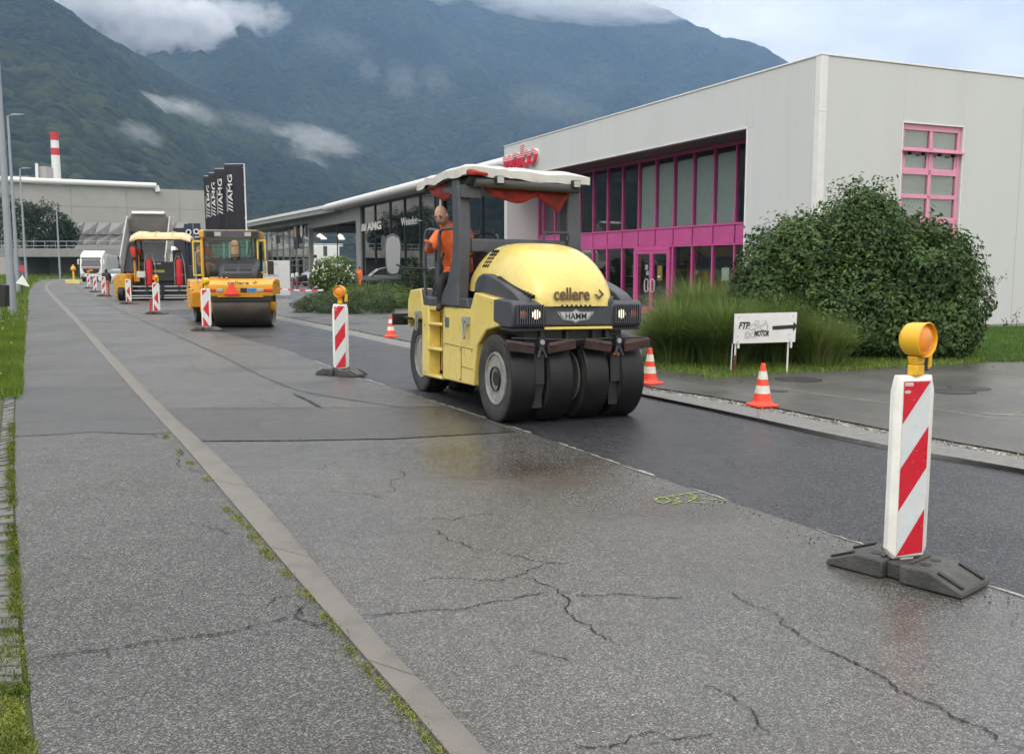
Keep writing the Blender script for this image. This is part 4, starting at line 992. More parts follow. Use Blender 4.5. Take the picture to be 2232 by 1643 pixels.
# soil and low weeds round the plants
soil=mat('bed_soil',(.05,.055,.025),.95,var=.4,vs=6,bump=.8,bs=25)
b=MB(); bed=[G(*q,FZ) for q in [(1395,790),(1440,812),(1560,822),(1700,812),(1850,805),(2000,796),(2140,790),(2130,765),(1400,765)]]
b.add([(x,y,FZ+.004) for x,y in bed],[tuple(range(len(bed)))]); tag(b.build('planting_bed',soil,smooth=False),kind='structure')
p=scatter([G(*q,FZ) for q in [(1395,800),(1560,826),(1700,816),(1850,809),(2000,800),(2150,792),(2140,775),(1400,780)]],26000,4); rg=np.random.default_rng(2)
v,f=blades(p,rg.uniform(.03,.12,len(p)),np.full(len(p),.009),rg.uniform(.01,.08,len(p)),2,8,FZ); tag(npmesh('bed_grass',v,f,leaf_verge),'short grass at the foot of the bush and tall grass','grass',kind='stuff')
# lawn beside the gable
lawn=[G(*q,FZ) for q in [(2115,787),(2500,785),(3600,770),(3600,700),(2232,711.5),(2125,713)]]
lawn_m=mat('lawn_soil',(.05,.11,.015),.95,var=.3,vs=4,bump=.7,bs=40)
b=MB(); b.add([(x,y,FZ+.008) for x,y in lawn],[tuple(range(len(lawn)))]); tag(b.build('lawn_ground',lawn_m,smooth=False),kind='structure')
p=scatter([G(*q,FZ) for q in [(2112,790),(2650,788),(2700,709),(2120,714)]],150000,5); rg=np.random.default_rng(6)
v,f=blades(p,rg.uniform(.04,.10,len(p)),np.full(len(p),.010),rg.uniform(.01,.06,len(p)),2,9,FZ); tag(npmesh('lawn_grass',v,f,leaf_lawn),'mown bright green lawn along the white gable','grass',kind='stuff')
# sapling by the gable
sx_,sy_=G(2148,722); sp=empty('sapling',(sx_,sy_,FZ),0,'thin sparse sapling with bronze leaves against the white wall','sapling')
b=MB(); r_=random.Random(12); tips=[]
def twig(p,d,l,r,lev):
    e=p+d*l; m=(p+e)/2+Vector((r_.uniform(-.05,.05),r_.uniform(-.05,.05),0))*l
    b.tube([p,m,e],[r,r*.8,r*.55],5); 
    if lev==0: tips.append(e); return
    for k in range(3 if lev>1 else 4):
        nd=(d+Vector((r_.uniform(-.8,.8),r_.uniform(-.8,.8),r_.uniform(-.1,.5)))).normalized(); twig(e if k else p.lerp(e,.7),nd,l*r_.uniform(.55,.8),r*.55,lev-1)
twig(Vector((0,0,0)),Vector((-.02,0,1)),.72,.018,0); twig(Vector((0,0,.5)),Vector((.1,0,1)).normalized(),.42,.014,3); twig(Vector((0,0,.3)),Vector((-.35,0,1)).normalized(),.38,.010,3)
b.build('stem',bark,sp)
c=np.array([list(t) for t in tips for _ in range(6)])+np.random.default_rng(3).normal(0,.05,(len(tips)*6,3)); v,f=leaf_tris(c,unit(np.random.default_rng(4).normal(size=c.shape)),np.full(len(c),.055),.45); npmesh('foliage',v,f,leaf_red,sp)
# weeds against the gable
for k,(px,s_) in enumerate([(2215,.5),(2192,.28)]):
    x,y=G(px,713,FZ); n=30; c=np.random.default_rng(k+9).normal(0,1,(n,3))*np.array([.16,.1,.18])*s_*1.6+np.array([0,0,.3*s_*1.5]); v,f=leaf_tris(c,unit(np.random.default_rng(k).normal(size=c.shape)),np.full(n,.09),.35)
    t=empty('weed',(x,y,FZ),0,['taller wild weed growing at the foot of the white gable','low wild weed next to the taller one at the gable'][k],'plant'); npmesh('foliage',v,f,leaf_jun,t)
    q=MB(); q.tube([(0,0,0),(.01,0,.3*s_*2)],.006,5); q.build('stem',bark,t)
# low junipers and shrubs of the traffic island
bush('low_hedge',[lobe(690,37.5,.25,1.0,1.2,.42),lobe(745,36.5,.22,1.1,1.1,.46),lobe(800,36.2,.24,1.0,1.0,.50),lobe(835,36.8,.2,.45,.8,.45),lobe(720,39,.3,1.2,1.2,.5)],15000,.10,leaf_jun,'low dark clipped juniper carpet beside the kerb, nearest the road','hedge',5,lump=.3,shell=.3,stem=False,droop=.2,asp=.3)
bush('low_hedge',[lobe(790,41,.45,1.3,1.4,.62),lobe(840,41,.5,1.1,1.3,.62),lobe(880,40.5,.4,.7,1.2,.55),lobe(745,43,.4,1.0,1.2,.5)],14000,.12,leaf_light,'lighter green spreading hedge behind the dark juniper carpet','hedge',6,lump=.4,shell=.35,stem=False,asp=.3)
fb_=bush('flowering_bush',[lobe(728,48,1.45,1.05,1.0,.85),lobe(705,48,1.2,.75,.9,.7),lobe(750,48,1.15,.7,.9,.7),lobe(728,47.8,.6,.6,.6,.6)],11000,.13,leaf_light,'round bush with small white flowers behind the warning lamp','bush',7,lump=.3)
c=np.array([P(680+95*random.random(),575+60*random.random(),47.2+random.random()*.4) for _ in range(150)]); ctr=np.array(P(728,600,48)); q=(c-ctr)/np.array([1.15,9,.95]); c=c[(q**2).sum(1)<1.0]
fbx=sum(l for l in [P(728,600,48)[0],P(705,600,48)[0],P(750,600,48)[0],P(728,600,47.8)[0]])/4
b=MB()
for p_ in c: b.sphere((p_[0]-fbx,p_[1]-47.95,p_[2]),random.uniform(.028,.055),6,4)
b.build('flowers',mat('petal_white',(.75,.75,.66),.6),fb_)
bush('shrub',[lobe(902,46,1.3,.6,.8,1.0),lobe(925,46.5,.9,.6,.8,.9),lobe(888,46,.7,.5,.7,.8)],5000,.14,leaf_tree,'dark upright shrub between the parked estate car and the yellow roller','bush',8)
# trees behind the overpass
for k,(px,Y,hz,rr_,lab) in enumerate([(22,158,13.6,4.2,'dark broad tree behind the road bridge, nearest the picture edge'),(62,157,11.8,3.8,'middle dark tree behind the bridge railing'),(105,158,12.4,3.2,'pointed tree above the bridge railing beside the sawtooth panels'),(140,160,9.6,2.2,'low tree top right of the pointed tree behind the bridge'),(-40,160,14,5,'outer dark tree behind the bridge at the picture edge')]):
    x=P(px,500,Y)[0]; t=empty('tree',(x,Y,4.1),0,lab,'tree','trees behind the bridge'); h=hz-4.1; rg_=random.Random(k)
    lb=[(0,0,h*.5,rr_,rr_,h*.5)]+[(rg_.uniform(-.6,.6)*rr_,rg_.uniform(-.4,.2)*rr_,h*rg_.uniform(.3,.85),rr_*.45,rr_*.45,h*.2) for _ in range(8)]
    v,f=lobe_leaves(lb,5200,.45,k+20,lump=.35,shell=.4,zmin=.2); npmesh('crown',v,f,leaf_tree,t)
    b=MB(); b.tube([(0,0,-.1),(.1,0,h*.35),(0,.1,h*.7)],[.25,.18,.07],8)
    for q in range(5): a=q*1.3; b.tube([(0,0,h*.3),(math.cos(a)*rr_*.5,math.sin(a)*rr_*.5,h*.6)],[.1,.04],6)
    b.build('trunk',bark,t)
# ---------- verge and edge grasses ----------
def stuff(name,xy,h0,h1,w,l0,l1,m,label,seed,z0=.0,segs=3,cat='grass'):
    rg=np.random.default_rng(seed); n=len(xy); v,f=blades(xy,rg.uniform(h0,h1,n),np.full(n,w),rg.uniform(l0,l1,n),segs,seed,z0)
    return tag(npmesh(name,v,f,m),label,cat,kind='stuff')
wl_=[(p.x,p.y) for p in wl]
def near_edge(y0,y1,dx0,dx1,n,seed):
    rg=np.random.default_rng(seed); y=y0+(y1-y0)*rg.random(n)**1.3; xs=np.interp(y,[q[1] for q in wl_],[q[0] for q in wl_]); return np.stack([xs+dx0+(dx1-dx0)*rg.random(n)**1.0,y],1)
stuff('verge_grass',np.concatenate([near_edge(12.6,30,-4.5,.05,42000,1),near_edge(13,30,-.6,.1,7000,14)]),.05,.22,.012,.02,.12,leaf_verge,'bright green grass verge beside the footpath',2,0)
stuff('verge_grass',near_edge(30,75,-16,.1,26000,3),.12,.42,.035,.05,.25,leaf_verge,'long grass on the verge further along the footpath',4,0)
stuff('verge_grass',near_edge(75,135,-40,.2,16000,5),.25,.9,.08,.1,.5,leaf_verge,'tall grass at the far bend by the bridge',6,0)
# far side of the bend
far=[(p.x,p.y) for p in walkL_l[-5:]]
p=scatter([(-64,118),(-62,150),(-40,156),(-58,160),(-100,160),(-100,118)],16000,9); stuff('verge_grass',p,.3,1.0,.09,.1,.5,leaf_verge,'grass strip at the foot of the bridge',7,0)
b=MB(); b.prism([(-62,140),(-60,152),(-30,153),(-30,142),(-45,140)],'z',-.1,.03); tag(b.build('verge_ground',vg,smooth=False),kind='structure')
# daisies
b=MB(); 
for x,y in near_edge(12.6,34,-4,-.15,170,11): b.sphere((x,y,random.uniform(.12,.22)),.016,6,4,sc_=(1,1,.5))
tag(b.build('verge_flowers',mat('daisy',(.75,.75,.7),.6)),'tiny white flowers dotted in the verge grass','flowers',kind='stuff')
# grass growing through the edge of the near pavement
n=11000; rg=np.random.default_rng(21); y=2.6+rg.random(n)**1.5*8.0; xs=np.interp(y,[q[1] for q in wl_],[q[0] for q in wl_])
dens=fbm(y*1.7,y*0+3,3,5); wv=np.where(y<4.6,.11,.030)*(.5+dens); xx=xs-.02-np.abs(rg.normal(0,1,n))*wv+.03*rg.random(n); k_=dens>.42
xy=np.stack([xx,y],1)[k_]; stuff('edge_grass',xy,.015,.06,.006,.01,.05,leaf_edge,'bright tufts of grass sprouting along the cobbled path edge',22,.015)
xy=np.stack([xs-.03-np.abs(rg.normal(0,1,n))*wv*.9,y],1)[~k_][:3500]; stuff('edge_moss',xy,.01,.04,.006,.01,.04,leaf_dry,'yellowish moss and dry grass along the path edge',23,.012)
# tufts along the joint of the left kerb
tf=[];rg=np.random.default_rng(31)
for px,py,s_ in [(365,952,1),(395,985,1),(420,1010,.9),(455,1045,.8),(500,1110,.9),(523,1130,1.2),(548,1150,.7),(560,1172,1.2),(583,1200,1),(590,1213,1.1),(628,1250,.9),(668,1295,1.3),(712,1345,.9),(738,1373,1.1),(765,1415,.7),(800,1455,1.2),(830,1490,.6),(870,1530,1.1),(893,1555,1.2),(930,1600,.9),(955,1630,1)]:
    x,y=G(px-4,py,.02); n=int(75*s_*(y/4)**.5); L0=.11*s_; t=rg.normal(0,L0*.5,n); d=np.array([-.50,.86]) ; tf.append(np.stack([x+t*d[0]+rg.normal(0,.016,n)*s_,y+t*d[1]+rg.normal(0,.016,n)],1))
stuff('kerb_tufts',np.concatenate(tf),.008,.035,.005,.01,.035,leaf_dry,'small yellow green tufts in the joint beside the kerb',32,.02)
# ---------- materials ----------
yel=mat('roller_yellow',(.72,.565,.155),.34,var=.07,vs=2,dirt=(.34,.27,.11),dirt_amt=.42,ds=9,coat=.3)
yel2=mat('machine_orange_yellow',(.70,.33,.02),.38,var=.06,vs=2,dirt=(.30,.18,.05),dirt_amt=.5,ds=3,coat=.2)
dgrey=mat('roller_grey',(.046,.051,.062),.5,var=.12,vs=4,dirt=(.11,.11,.105),dirt_amt=.35,ds=5)
grey2=mat('frame_grey',(.062,.068,.082),.45,var=.12,vs=4,dirt=(.14,.13,.12),dirt_amt=.35,ds=5)
blk=mat('black_plastic',(.014,.014,.015),.5,var=.3,vs=9)
rub=mat('tyre_rubber',(.008,.008,.009),.5,var=.3,vs=5,dirt=(.022,.021,.02),dirt_amt=.5,ds=4,bump=.2,bs=60,spec=.35)
rubside=mat('tyre_sidewall',(.028,.027,.026),.75,var=.35,vs=6,dirt=(.10,.095,.085),dirt_amt=.6,ds=5,bump=.3,bs=80)
rimm=mat('rim_dusty',(.27,.265,.25),.7,.15,var=.3,vs=7,dirt=(.10,.095,.085),dirt_amt=.7,ds=9,bump=.3,bs=60)
canvas=mat('canvas_white',(.58,.57,.53),.75,var=.1,vs=4,dirt=(.33,.31,.27),dirt_amt=.5,ds=3)
redcloth=mat('red_cloth',(.27,.020,.013),.75,var=.5,vs=7,bump=1.0,bs=12)
rusty=mat('scraper_steel',(.045,.030,.028),.6,.3,var=.5,vs=9,dirt=(.12,.03,.025),dirt_amt=.5,ds=5)
chrome=mat('steel_bright',(.45,.45,.44),.3,.9,var=.15)
amber=mat('lens_amber',(.80,.26,.015),.25,var=.1,vs=20,coat=.5)
lampy=mat('lamp_yellow',(.78,.44,.02),.4,var=.06,vs=5,dirt=(.5,.3,.05),dirt_amt=.3)
redl=mat('lens_red',(.55,.03,.015),.2,var=.1,coat=.6)
orl=mat('lens_orange',(.75,.14,.02),.2,var=.1,coat=.6)
lit=mat('headlamp_lit',(.9,.85,.75),.2,emit=(1,.86,.62),es=1.6)
lens=mat('lens_clear',(.36,.37,.37),.12,var=.2,vs=30,coat=.6)
gold=mat('brown_letter',(.10,.055,.03),.5,var=.1)
silver=mat('badge_silver',(.50,.51,.52),.35,.3,var=.05)
carglass=glassmat('car_glass',tint=(.35,.45,.44),refl=1.6,alpha=.8)
cabglass=glassmat('cab_glass',tint=(.66,.84,.78),refl=1.2,alpha=.93)
# ---------- people ----------
skin=mat('skin',(.46,.27,.20),.55,var=.08,vs=20); skin_h=skin
orange=mat('hi_vis_orange',(.90,.17,.035),.75,var=.28,vs=9,bump=1.0,bs=9,dirt=(.45,.09,.03),dirt_amt=.6,ds=6); black_c=mat('cloth_black',(.02,.02,.022),.8,var=.3,vs=12)
navy=mat('cloth_navy',(.02,.025,.05),.8,var=.2); redsh=mat('cloth_red',(.55,.04,.02),.8,var=.15,vs=12); reflx=mat('reflex_band',(.62,.62,.58),.5)
hairm=mat('hair_dark',(.012,.009,.008),.6,var=.3,vs=40); boot=mat('boot',(.03,.022,.016),.7); eye_m=mat('eye_dark',(.02,.015,.012),.3)
def person(name,loc,rz,label,J,top=orange,trous=orange,hat=None,hair=True,face=(0,-1,0),sleeve=True,group=None,s=1.0,cat='person',shirt_waist=None):
    """one continuous skinned body; J maps joint names to local positions. faces local -y"""
    root=empty(name,loc,rz,label,cat,group)
    root.scale=(s,s,s)
    vs=[];es=[];rd=[];idx={}
    def ad(k,p,r): idx[k]=len(vs); vs.append(Vector(p)); rd.append(r)
    d=dict(pel=(0,0,.95),wai=(0,0,1.10),che=(0,0,1.32),nec=(0,0,1.50),hd=(0,0,1.56))
    d.update({k:v for k,v in J.items() if k in d})
    ad('pel',d['pel'],(.175,.14)); ad('wai',d['wai'],(.18,.145)); ad('che',d['che'],(.215,.155)); ad('nec',d['nec'],(.070,.066)); ad('hd',d['hd'],(.058,.058))
    es+=[('pel','wai'),('wai','che'),('che','nec'),('nec','hd')]
    for sd in 'LR':
        sg=-1 if sd=='L' else 1
        base=dict(sh=(.19*sg,0,1.42),el=(.24*sg,0,1.15),wr=(.25*sg,-.05,.90),ha=(.25*sg,-.07,.82),hip=(.095*sg,0,.88),kn=(.10*sg,-.02,.49),an=(.10*sg,.02,.09),to=(.11*sg,-.14,.04))
        for k,p in base.items():
            p=J.get(k+sd,p); r={'sh':(.086,.086),'el':(.064,.064),'wr':(.040,.034),'ha':(.040,.022),'hip':(.092,.098),'kn':(.062,.066),'an':(.044,.05),'to':(.042,.034)}[k]
            ad(k+sd,p,r)
        es+=[('che','sh'+sd),('sh'+sd,'el'+sd),('el'+sd,'wr'+sd),('wr'+sd,'ha'+sd),('pel','hip'+sd),('hip'+sd,'kn'+sd),('kn'+sd,'an'+sd),('an'+sd,'to'+sd)]
        # fingers
        h=vs[idx['ha'+sd]]; wv=(h-vs[idx['wr'+sd]]).normalized(); sidev=wv.cross(Vector((0,1,.2))).normalized(); curl=wv.cross(sidev).normalized()
        if curl.y>0: curl=-curl
        for f in range(5):
            if f<4: p1=h+wv*.035+sidev*(.024*(f-1.5)); p2=p1+wv*(.030,.036,.034,.026)[f]+curl*.012; p3=p2+wv*.014+curl*.024
            else: p1=h+sidev*.04*(-1)+wv*-.01; p2=p1-sidev*.018+wv*.026+curl*.01; p3=p2+wv*.02+curl*.012
            for q,p,r in (('a',p1,.0095),('b',p2,.0085),('c',p3,.007)): ad('f%d%s%s'%(f,q,sd),p,(r,r))
            es+=[('ha'+sd,'f%da%s'%(f,sd)),('f%da%s'%(f,sd),'f%db%s'%(f,sd)),('f%db%s'%(f,sd),'f%dc%s'%(f,sd))]
    me=bpy.data.meshes.new('body'); me.from_pydata([tuple(v) for v in vs],[(idx[a],idx[b]) for a,b in es],[])
    ob=bpy.data.objects.new('body',me); COL.objects.link(ob)
    ob.modifiers.new('skin','SKIN'); sv=me.skin_vertices[0].data
    for i,r in enumerate(rd): sv[i].radius=r
    sv[0].use_root=True
    m=ob.modifiers.new('s','SUBSURF'); m.levels=2; m.render_levels=2
    dg=bpy.context.evaluated_depsgraph_get(); bm=bmesh.new(); bm.from_mesh(bpy.data.meshes.new_from_object(ob.evaluated_get(dg)))
    # head and facial features
    hd=Vector(d['hd']); fz=Vector(face).normalized(); upv=(hd-Vector(d['nec'])); upv=(upv.normalized()*.5+Vector((0,0,1))).normalized(); rt=fz.cross(upv).normalized(); upv=rt.cross(fz).normalized()
    cen=hd+upv*.075+fz*.018
    def W(a,b_,c): return tuple(cen+rt*a+fz*b_+upv*c)
    hb=MB(); n=20; rings=14; prof=[]
    vsx=[];fs=[]
    for i in range(rings+1):
        t=PI*i/rings; z=-math.cos(t)*.125; r=math.sin(t)
        for k in range(n):
            a=2*PI*k/n; x=math.cos(a)*r*.078; y=math.sin(a)*r*.096
            if z<-.02: x*=1-.25*min(1,(-z-.02)/.1); y=y*(1-.12*min(1,(-z-.02)/.1))
            if y>0:
                if z<-.02: y+=.006*r
                if abs(x)<.016 and -.045<z<.02: y+=.024*(1-abs(x)/.02)*(1 if z<-.0 else .5)   # nose
                if .02<abs(x)<.048 and -.012<z<.022: y-=.008                                      # eye sockets
                if abs(x)<.06 and .022<z<.042: y+=.003
                if abs(x)<.03 and -.075<z<-.05: y+=.005
            vsx.append(W(x,y,z))
    for i in range(rings):
        for k in range(n):
            k2=(k+1)%n; fs.append((i*n+k,i*n+k2,(i+1)*n+k2,(i+1)*n+k))
    hb.add(vsx,fs)
    for sg in(-1,1):
        e=[W(.076*sg,.01,.0),]; hb.sphere(e[0],.022,8,6,sc_=(.8,.9,1.3))
    hm=bpy.data.meshes.new('h'); hm.from_pydata(hb.v,[],hb.f); nb=len(bm.faces); bm.from_mesh(hm); bm.faces.ensure_lookup_table()
    hipz=d['pel'][2]+.06
    wristp=[vs[idx['wr'+s_]] for s_ in 'LR']; hands=[vs[idx['ha'+s_]] for s_ in 'LR']; ank=[vs[idx['an'+s_]] for s_ in 'LR']; elb=[vs[idx['el'+s_]] for s_ in 'LR']
    knees=[vs[idx[k+s_]] for k in('hip','kn') for s_ in 'LR']
    for i,f in enumerate(bm.faces):
        c=f.calc_center_median(); f.smooth=True
        if i>=nb: f.material_index=0; continue
        mi=1
        if (c-hd).length<.075 or (c-Vector(d['nec'])).length<.045: mi=0
        elif min((c-h).length for h in hands)<.075: mi=0
        elif not sleeve and min(min((c-h).length for h in wristp),min((c-(a+b_)/2).length for a,b_ in zip(wristp,elb)))<.10: mi=0
        elif min((c-a).length for a in ank)<.14 and c.z<min(a.z for a in ank)+.07: mi=3
        elif min((c-Vector(d['pel'])).length/1.0,9)>.0 and (c.z<hipz-.06) and min((c-q).length for q in knees+ank)<min((c-q).length for q in wristp+elb+[Vector(d['che'])]): mi=2
        f.material_index=mi
    out=bpy.data.meshes.new('body'); bm.to_mesh(out); bm.free()
    for m_ in (skin,top,trous,boot): out.materials.append(m_)
    bpy.data.objects.remove(ob)
    o=bpy.data.objects.new('body',out); COL.objects.link(o); o.parent=root
    q=MB(); q.sphere(W(-.030,.080,.006),.0105,8,6,sc_=(1.2,1,.7)); q.sphere(W(.030,.080,.006),.0105,8,6,sc_=(1.2,1,.7)); q.build('eyes',eye_m,root)
    q=MB()
    for sg in(-1,1): q.box(W(.030*sg,.089,.026),(.042,.012,.011),rz=math.atan2(fz.y,fz.x)+PI/2)
    q.box(W(0,.090,-.063),(.05,.010,.009),rz=math.atan2(fz.y,fz.x)+PI/2); q.build('brows_and_mouth',mat('brow',(.09,.05,.04),.7),root)
    q=MB(); q.tube([tuple(Vector(d['nec'])+Vector((.072*math.cos(a_*PI/6),.066*math.sin(a_*PI/6),.0+.012*math.sin(a_*PI/6)))) for a_ in range(12)],.022,6,closed=True); q.build('collar',top,root)
    if hair:
        q=MB(); vx=[];fs=[];n=14
        for i in range(8):
            t=PI*(.36+.64*i/7); z=-math.cos(t)*.135
            for k in range(n):
                a=2*PI*k/n; r=math.sin(t); y=math.sin(a)*r*.106-.012; x=math.cos(a)*r*.088
                zz=z+(.045 if y>.03 and i<3 else 0)
                vx.append(W(x,min(y,.086),zz))
        for i in range(7):
            for k in range(n): k2=(k+1)%n; fs.append((i*n+k,i*n+k2,(i+1)*n+k2,(i+1)*n+k))
        q.add(vx,fs); q.build('hair',hairm,root)
    return root
# ---------- pneumatic tyre roller ----------
RO=G(1083,917)
rl=empty('pneumatic_roller',(RO[0],RO[1],-.022),AX-PI/2,'big yellow rubber-tyred road roller with dark grey frame and white canvas roof','road roller',rx=R(-.75))
YC=.845
def mir(y): return 2*YC-y
def bp(mb,name,m,**k): return mb.build(name,m,rl,**k)
# wheels
def tyre(y0,w,x,r=.52,rim=True,flip=1,parent=rl):
    cy=y0+w/2; prof=[]
    for a,h in ((.30,-.40),(.36,-.465),(.44,-.495),(.492,-.485),(.512,-.455),(.5185,-.40),(.52,0),(.5185,.40),(.512,.455),(.492,.485),(.44,.495),(.36,.465),(.30,.40)): prof.append((a/.52*r,h*w))
    b=MB(); b.lathe(prof,(x,cy,.515),'y',64,cap=False)
    # lathe faces: sidewalls take the second material
    for i,f in enumerate(b.f):
        k=i//64; b.m[i]=1 if k in(0,1,2,9,10,11) else 0
    o=b.build('wheel',[rub,rubside],parent,angle=50)
    b=MB()
    for sg in (-1,1):
        f=sg
        b.lathe([(.315,f*.40*w),(.308,f*.455*w),(.290,f*.46*w),(.282,f*.40*w),(.270,f*.34*w),(.262,f*.14*w),(.235,f*.03*w),(.16,f*.0*w),(.15,f*.14*w),(.12,f*.17*w),(.085,f*.17*w),(.08,f*.24*w),(.0,f*.25*w)],(x,cy,.515),'y',40)
    b.build('rim',rimm,o,angle=40)
    b=MB()
    for k in range(10):
        a=k*PI/5; 
        for sg in (-1,1): b.tube([(x+.20*math.cos(a),cy+sg*.0*w,.515+.20*math.sin(a)),(x+.20*math.cos(a),cy+sg*.11*w,.515+.20*math.sin(a))],.015,6)
    b.build('wheel_nuts',chrome,o)
    return o
TY=[-.04,.44,.91,1.39]
for y in TY: tyre(y+.015,.322,-.05)
for y in [.06,.54,1.02,1.42]: tyre(y,.33,-3.03)
b=MB(); b.tube([(-.05,-.0,.515),(-.05,1.7,.515)],.09,10); b.build('axle',blk,rl); b=MB(); b.tube([(-3.03,.1,.515),(-3.03,1.6,.515)],.09,10); b.build('axle',blk,rl)
# chassis body behind the side skirts
prof=[(-2.70,.34),(-.85,.40),(-.80,.60),(-.70,.90),(-.42,1.08),(.10,1.16),(.36,1.17),(.36,1.38),(-.74,1.50),(-.98,1.32),(-2.72,1.28),(-2.82,1.50),(-3.34,1.47),(-3.46,1.32),(-3.46,1.06),(-3.0,1.10),(-2.72,1.05)]
b=MB(); b.prism(prof,'y',.20,mir(.20)); bp(b,'body',yel,bevel=.02)
# side skirts (left one carries the boarding steps)
def skirt(y0,y1,steps):
    b=MB()
    b.prism([(-1.90,.31),(-.76,.345),(-.74,.60),(-.655,.87),(-.38,1.06),(.10,1.145),(.40,1.155),(.37,1.415),(-.76,1.505),(-.90,1.30),(-1.90,1.285)],'y',y0,y1)
    if steps:
        b.prism([(-2.78,.265),(-2.50,.275),(-2.50,1.285),(-2.78,1.28)],'y',y0,y1)
        for z in (.275,.655,1.00): b.prism([(-2.50,z),(-1.90,z+.02),(-1.90,z+.065),(-2.50,z+.045)],'y',y0-.012,y1)
        b.prism([(-2.50,1.215),(-1.90,1.22),(-1.90,1.285),(-2.50,1.28)],'y',y0,y1)
    else: b.prism([(-2.78,.265),(-1.90,.31),(-1.90,1.285),(-2.78,1.28)],'y',y0,y1)
    b.prism([(-2.78,1.07),(-2.78,1.29),(-2.84,1.51),(-3.34,1.475),(-3.45,1.3),(-3.46,.98),(-3.1,1.06)],'y',y0,y1)
    return b
bp(skirt(.005,.19,True),'side_skirt',yel,bevel=.018); bp(skirt(mir(.19),mir(.005),False),'side_skirt',yel,bevel=.018)
b=MB(); b.bb(-1.20,-1.19,.0,.005,.36,.80); b.bb(-1.9,-.78,.0,.004,.795,.802); b.bb(-1.20,-.78,.0,.004,.545,.551); b.bb(-1.905,-1.895,-.001,.004,.32,1.2); bp(b,'panel_seam',mat('seam_dark',(.10,.08,.02),.8))
for (x,z) in ((-1.84,1.17),(-1.84,.77),(-1.22,.76),(-1.22,.38),(-.82,.77),(-2.64,.33),(-2.64,1.0)):
    b=MB(); b.tube([(x,.0,z),(x,-.006,z)],.012,8); bp(b,'bolt',chrome)
# step recess backs and odd bits inside
b=MB(); b.box((-2.20,.16,.47),(.10,.05,.28),ry=.2); bp(b,'hose_bracket',blk)
b=MB(); b.bb(-1.80,-1.66,-.004,.0,1.02,1.15); bp(b,'sticker',mat('sticker_teal',(.07,.13,.14),.5))
# rear fender tail
b=MB(); b.prism([(-3.36,1.46),(-3.52,1.34),(-3.55,.95),(-3.44,.92),(-3.40,1.3)],'y',.03,mir(.03)); bp(b,'rear_panel',yel,bevel=.02)
b=MB(); b.box((-3.62,-.06,1.03),(.05,.24,.17)); b.box((-3.40,.0,1.06),(.42,.10,.03)); bp(b,'mudflap',blk)
# towing shackles
for x,z in ((-2.86,1.14),(-.96,1.15)):
    b=MB(); b.box((x,-.02,z),(.12,.06,.09)); b.tube([(x,-.0,z),(x,-.07,z)],.045,10); b.tube([(x-.035,-.05,z-.03),(x-.04,-.055,z-.2),(x,-.055,z-.235),(x+.04,-.055,z-.2),(x+.035,-.05,z-.03)],.011,6); bp(b,'shackle',galv)
# grey belt between fender and hood, continuing round the front
def arc(pts,n=6): return pts
belt=[(-1.02,1.50),(-.98,1.62),(-.88,1.70),(-.74,1.735),(-.55,1.73),(-.25,1.665),(.0,1.60),(.22,1.53),(.34,1.47),(.38,1.40),(.36,1.37),(-.75,1.505)]
b=MB(); b.prism(belt,'y',.10,.27); bp(b,'hood_belt',dgrey,bevel=.03,seg=3)
b=MB(); b.prism(belt,'y',mir(.27),mir(.10)); bp(b,'hood_belt',dgrey,bevel=.03,seg=3)
# front fascia: a deep V shaped grey panel under the hood
fv=[(.40,1.15),(.38,1.50),(.50,1.42),(.56,1.375),(mir(.56),1.375),(mir(.50),1.42),(mir(.38),1.50),(mir(.40),1.15)]
b=MB(); b.prism(fv,'x',.18,.405); bp(b,'front_fascia',dgrey,bevel=.025,seg=3)
b=MB(); b.box((.40,YC,1.125),(.05,.88,.03)); bp(b,'yellow_strip',yel,bevel=.006)
b=MB(); b.prism([(.2,1.12),(.2,.98),(.3,.90),(mir(.3),.90),(mir(.2),.98),(mir(.2),1.12)],'x',-.25,.28); bp(b,'underframe',blk,bevel=.01)
for y in (.42,mir(.42),YC-.1,YC+.25):
    b=MB(); b.tube([(.30,y,1.10),(.31,y,.98)],.035,8); bp(b,'damper',blk)
YH=.795
# hood: dome lofted along the machine
ST=[(-1.02,2.085,.62,.75),(-.93,2.11,.63,.85),(-.70,2.125,.635,.85),(-.45,2.11,.635,.8),(-.22,2.06,.63,.7),(-.02,1.985,.615,.55),(.14,1.895,.59,.42),(.26,1.79,.555,.28),(.34,1.69,.51,.12),(.395,1.59,.455,.05),(.425,1.49,.39,.0),(.43,1.385,.29,.0)]
def hoodsec(x,zt,hw,sh):
    zb=1.42 if x<.3 else 1.375; pts=[]
    if x<.2: zb=1.52-.10*max(0,(x+.9)/1.1)
    H_=zt-zb
    pf=[(1,0),(1.0,.14),(.985,.32),(.93,.52),(.83,.74),(.70,.90),(.54,.972),(.30,.995)]
    for yf,zf in [(-a_,b_) for a_,b_ in pf]+[(0,1.0)]+[(a_,b_) for a_,b_ in pf[::-1]]:
        y=YH+hw*yf; z=zb+H_*zf
        pts.append((x-sh*(1-zf)*.55 if x<-.6 else x,y,z))
    return pts
b=MB(); b.loft([hoodsec(*s) for s in ST],closed=False); 
b.add(hoodsec(*ST[0]),[tuple(range(17))]); b.add(hoodsec(*ST[-1]),[tuple(range(17))])
hood=b.build('hood',yel,rl,angle=62,sub=1)
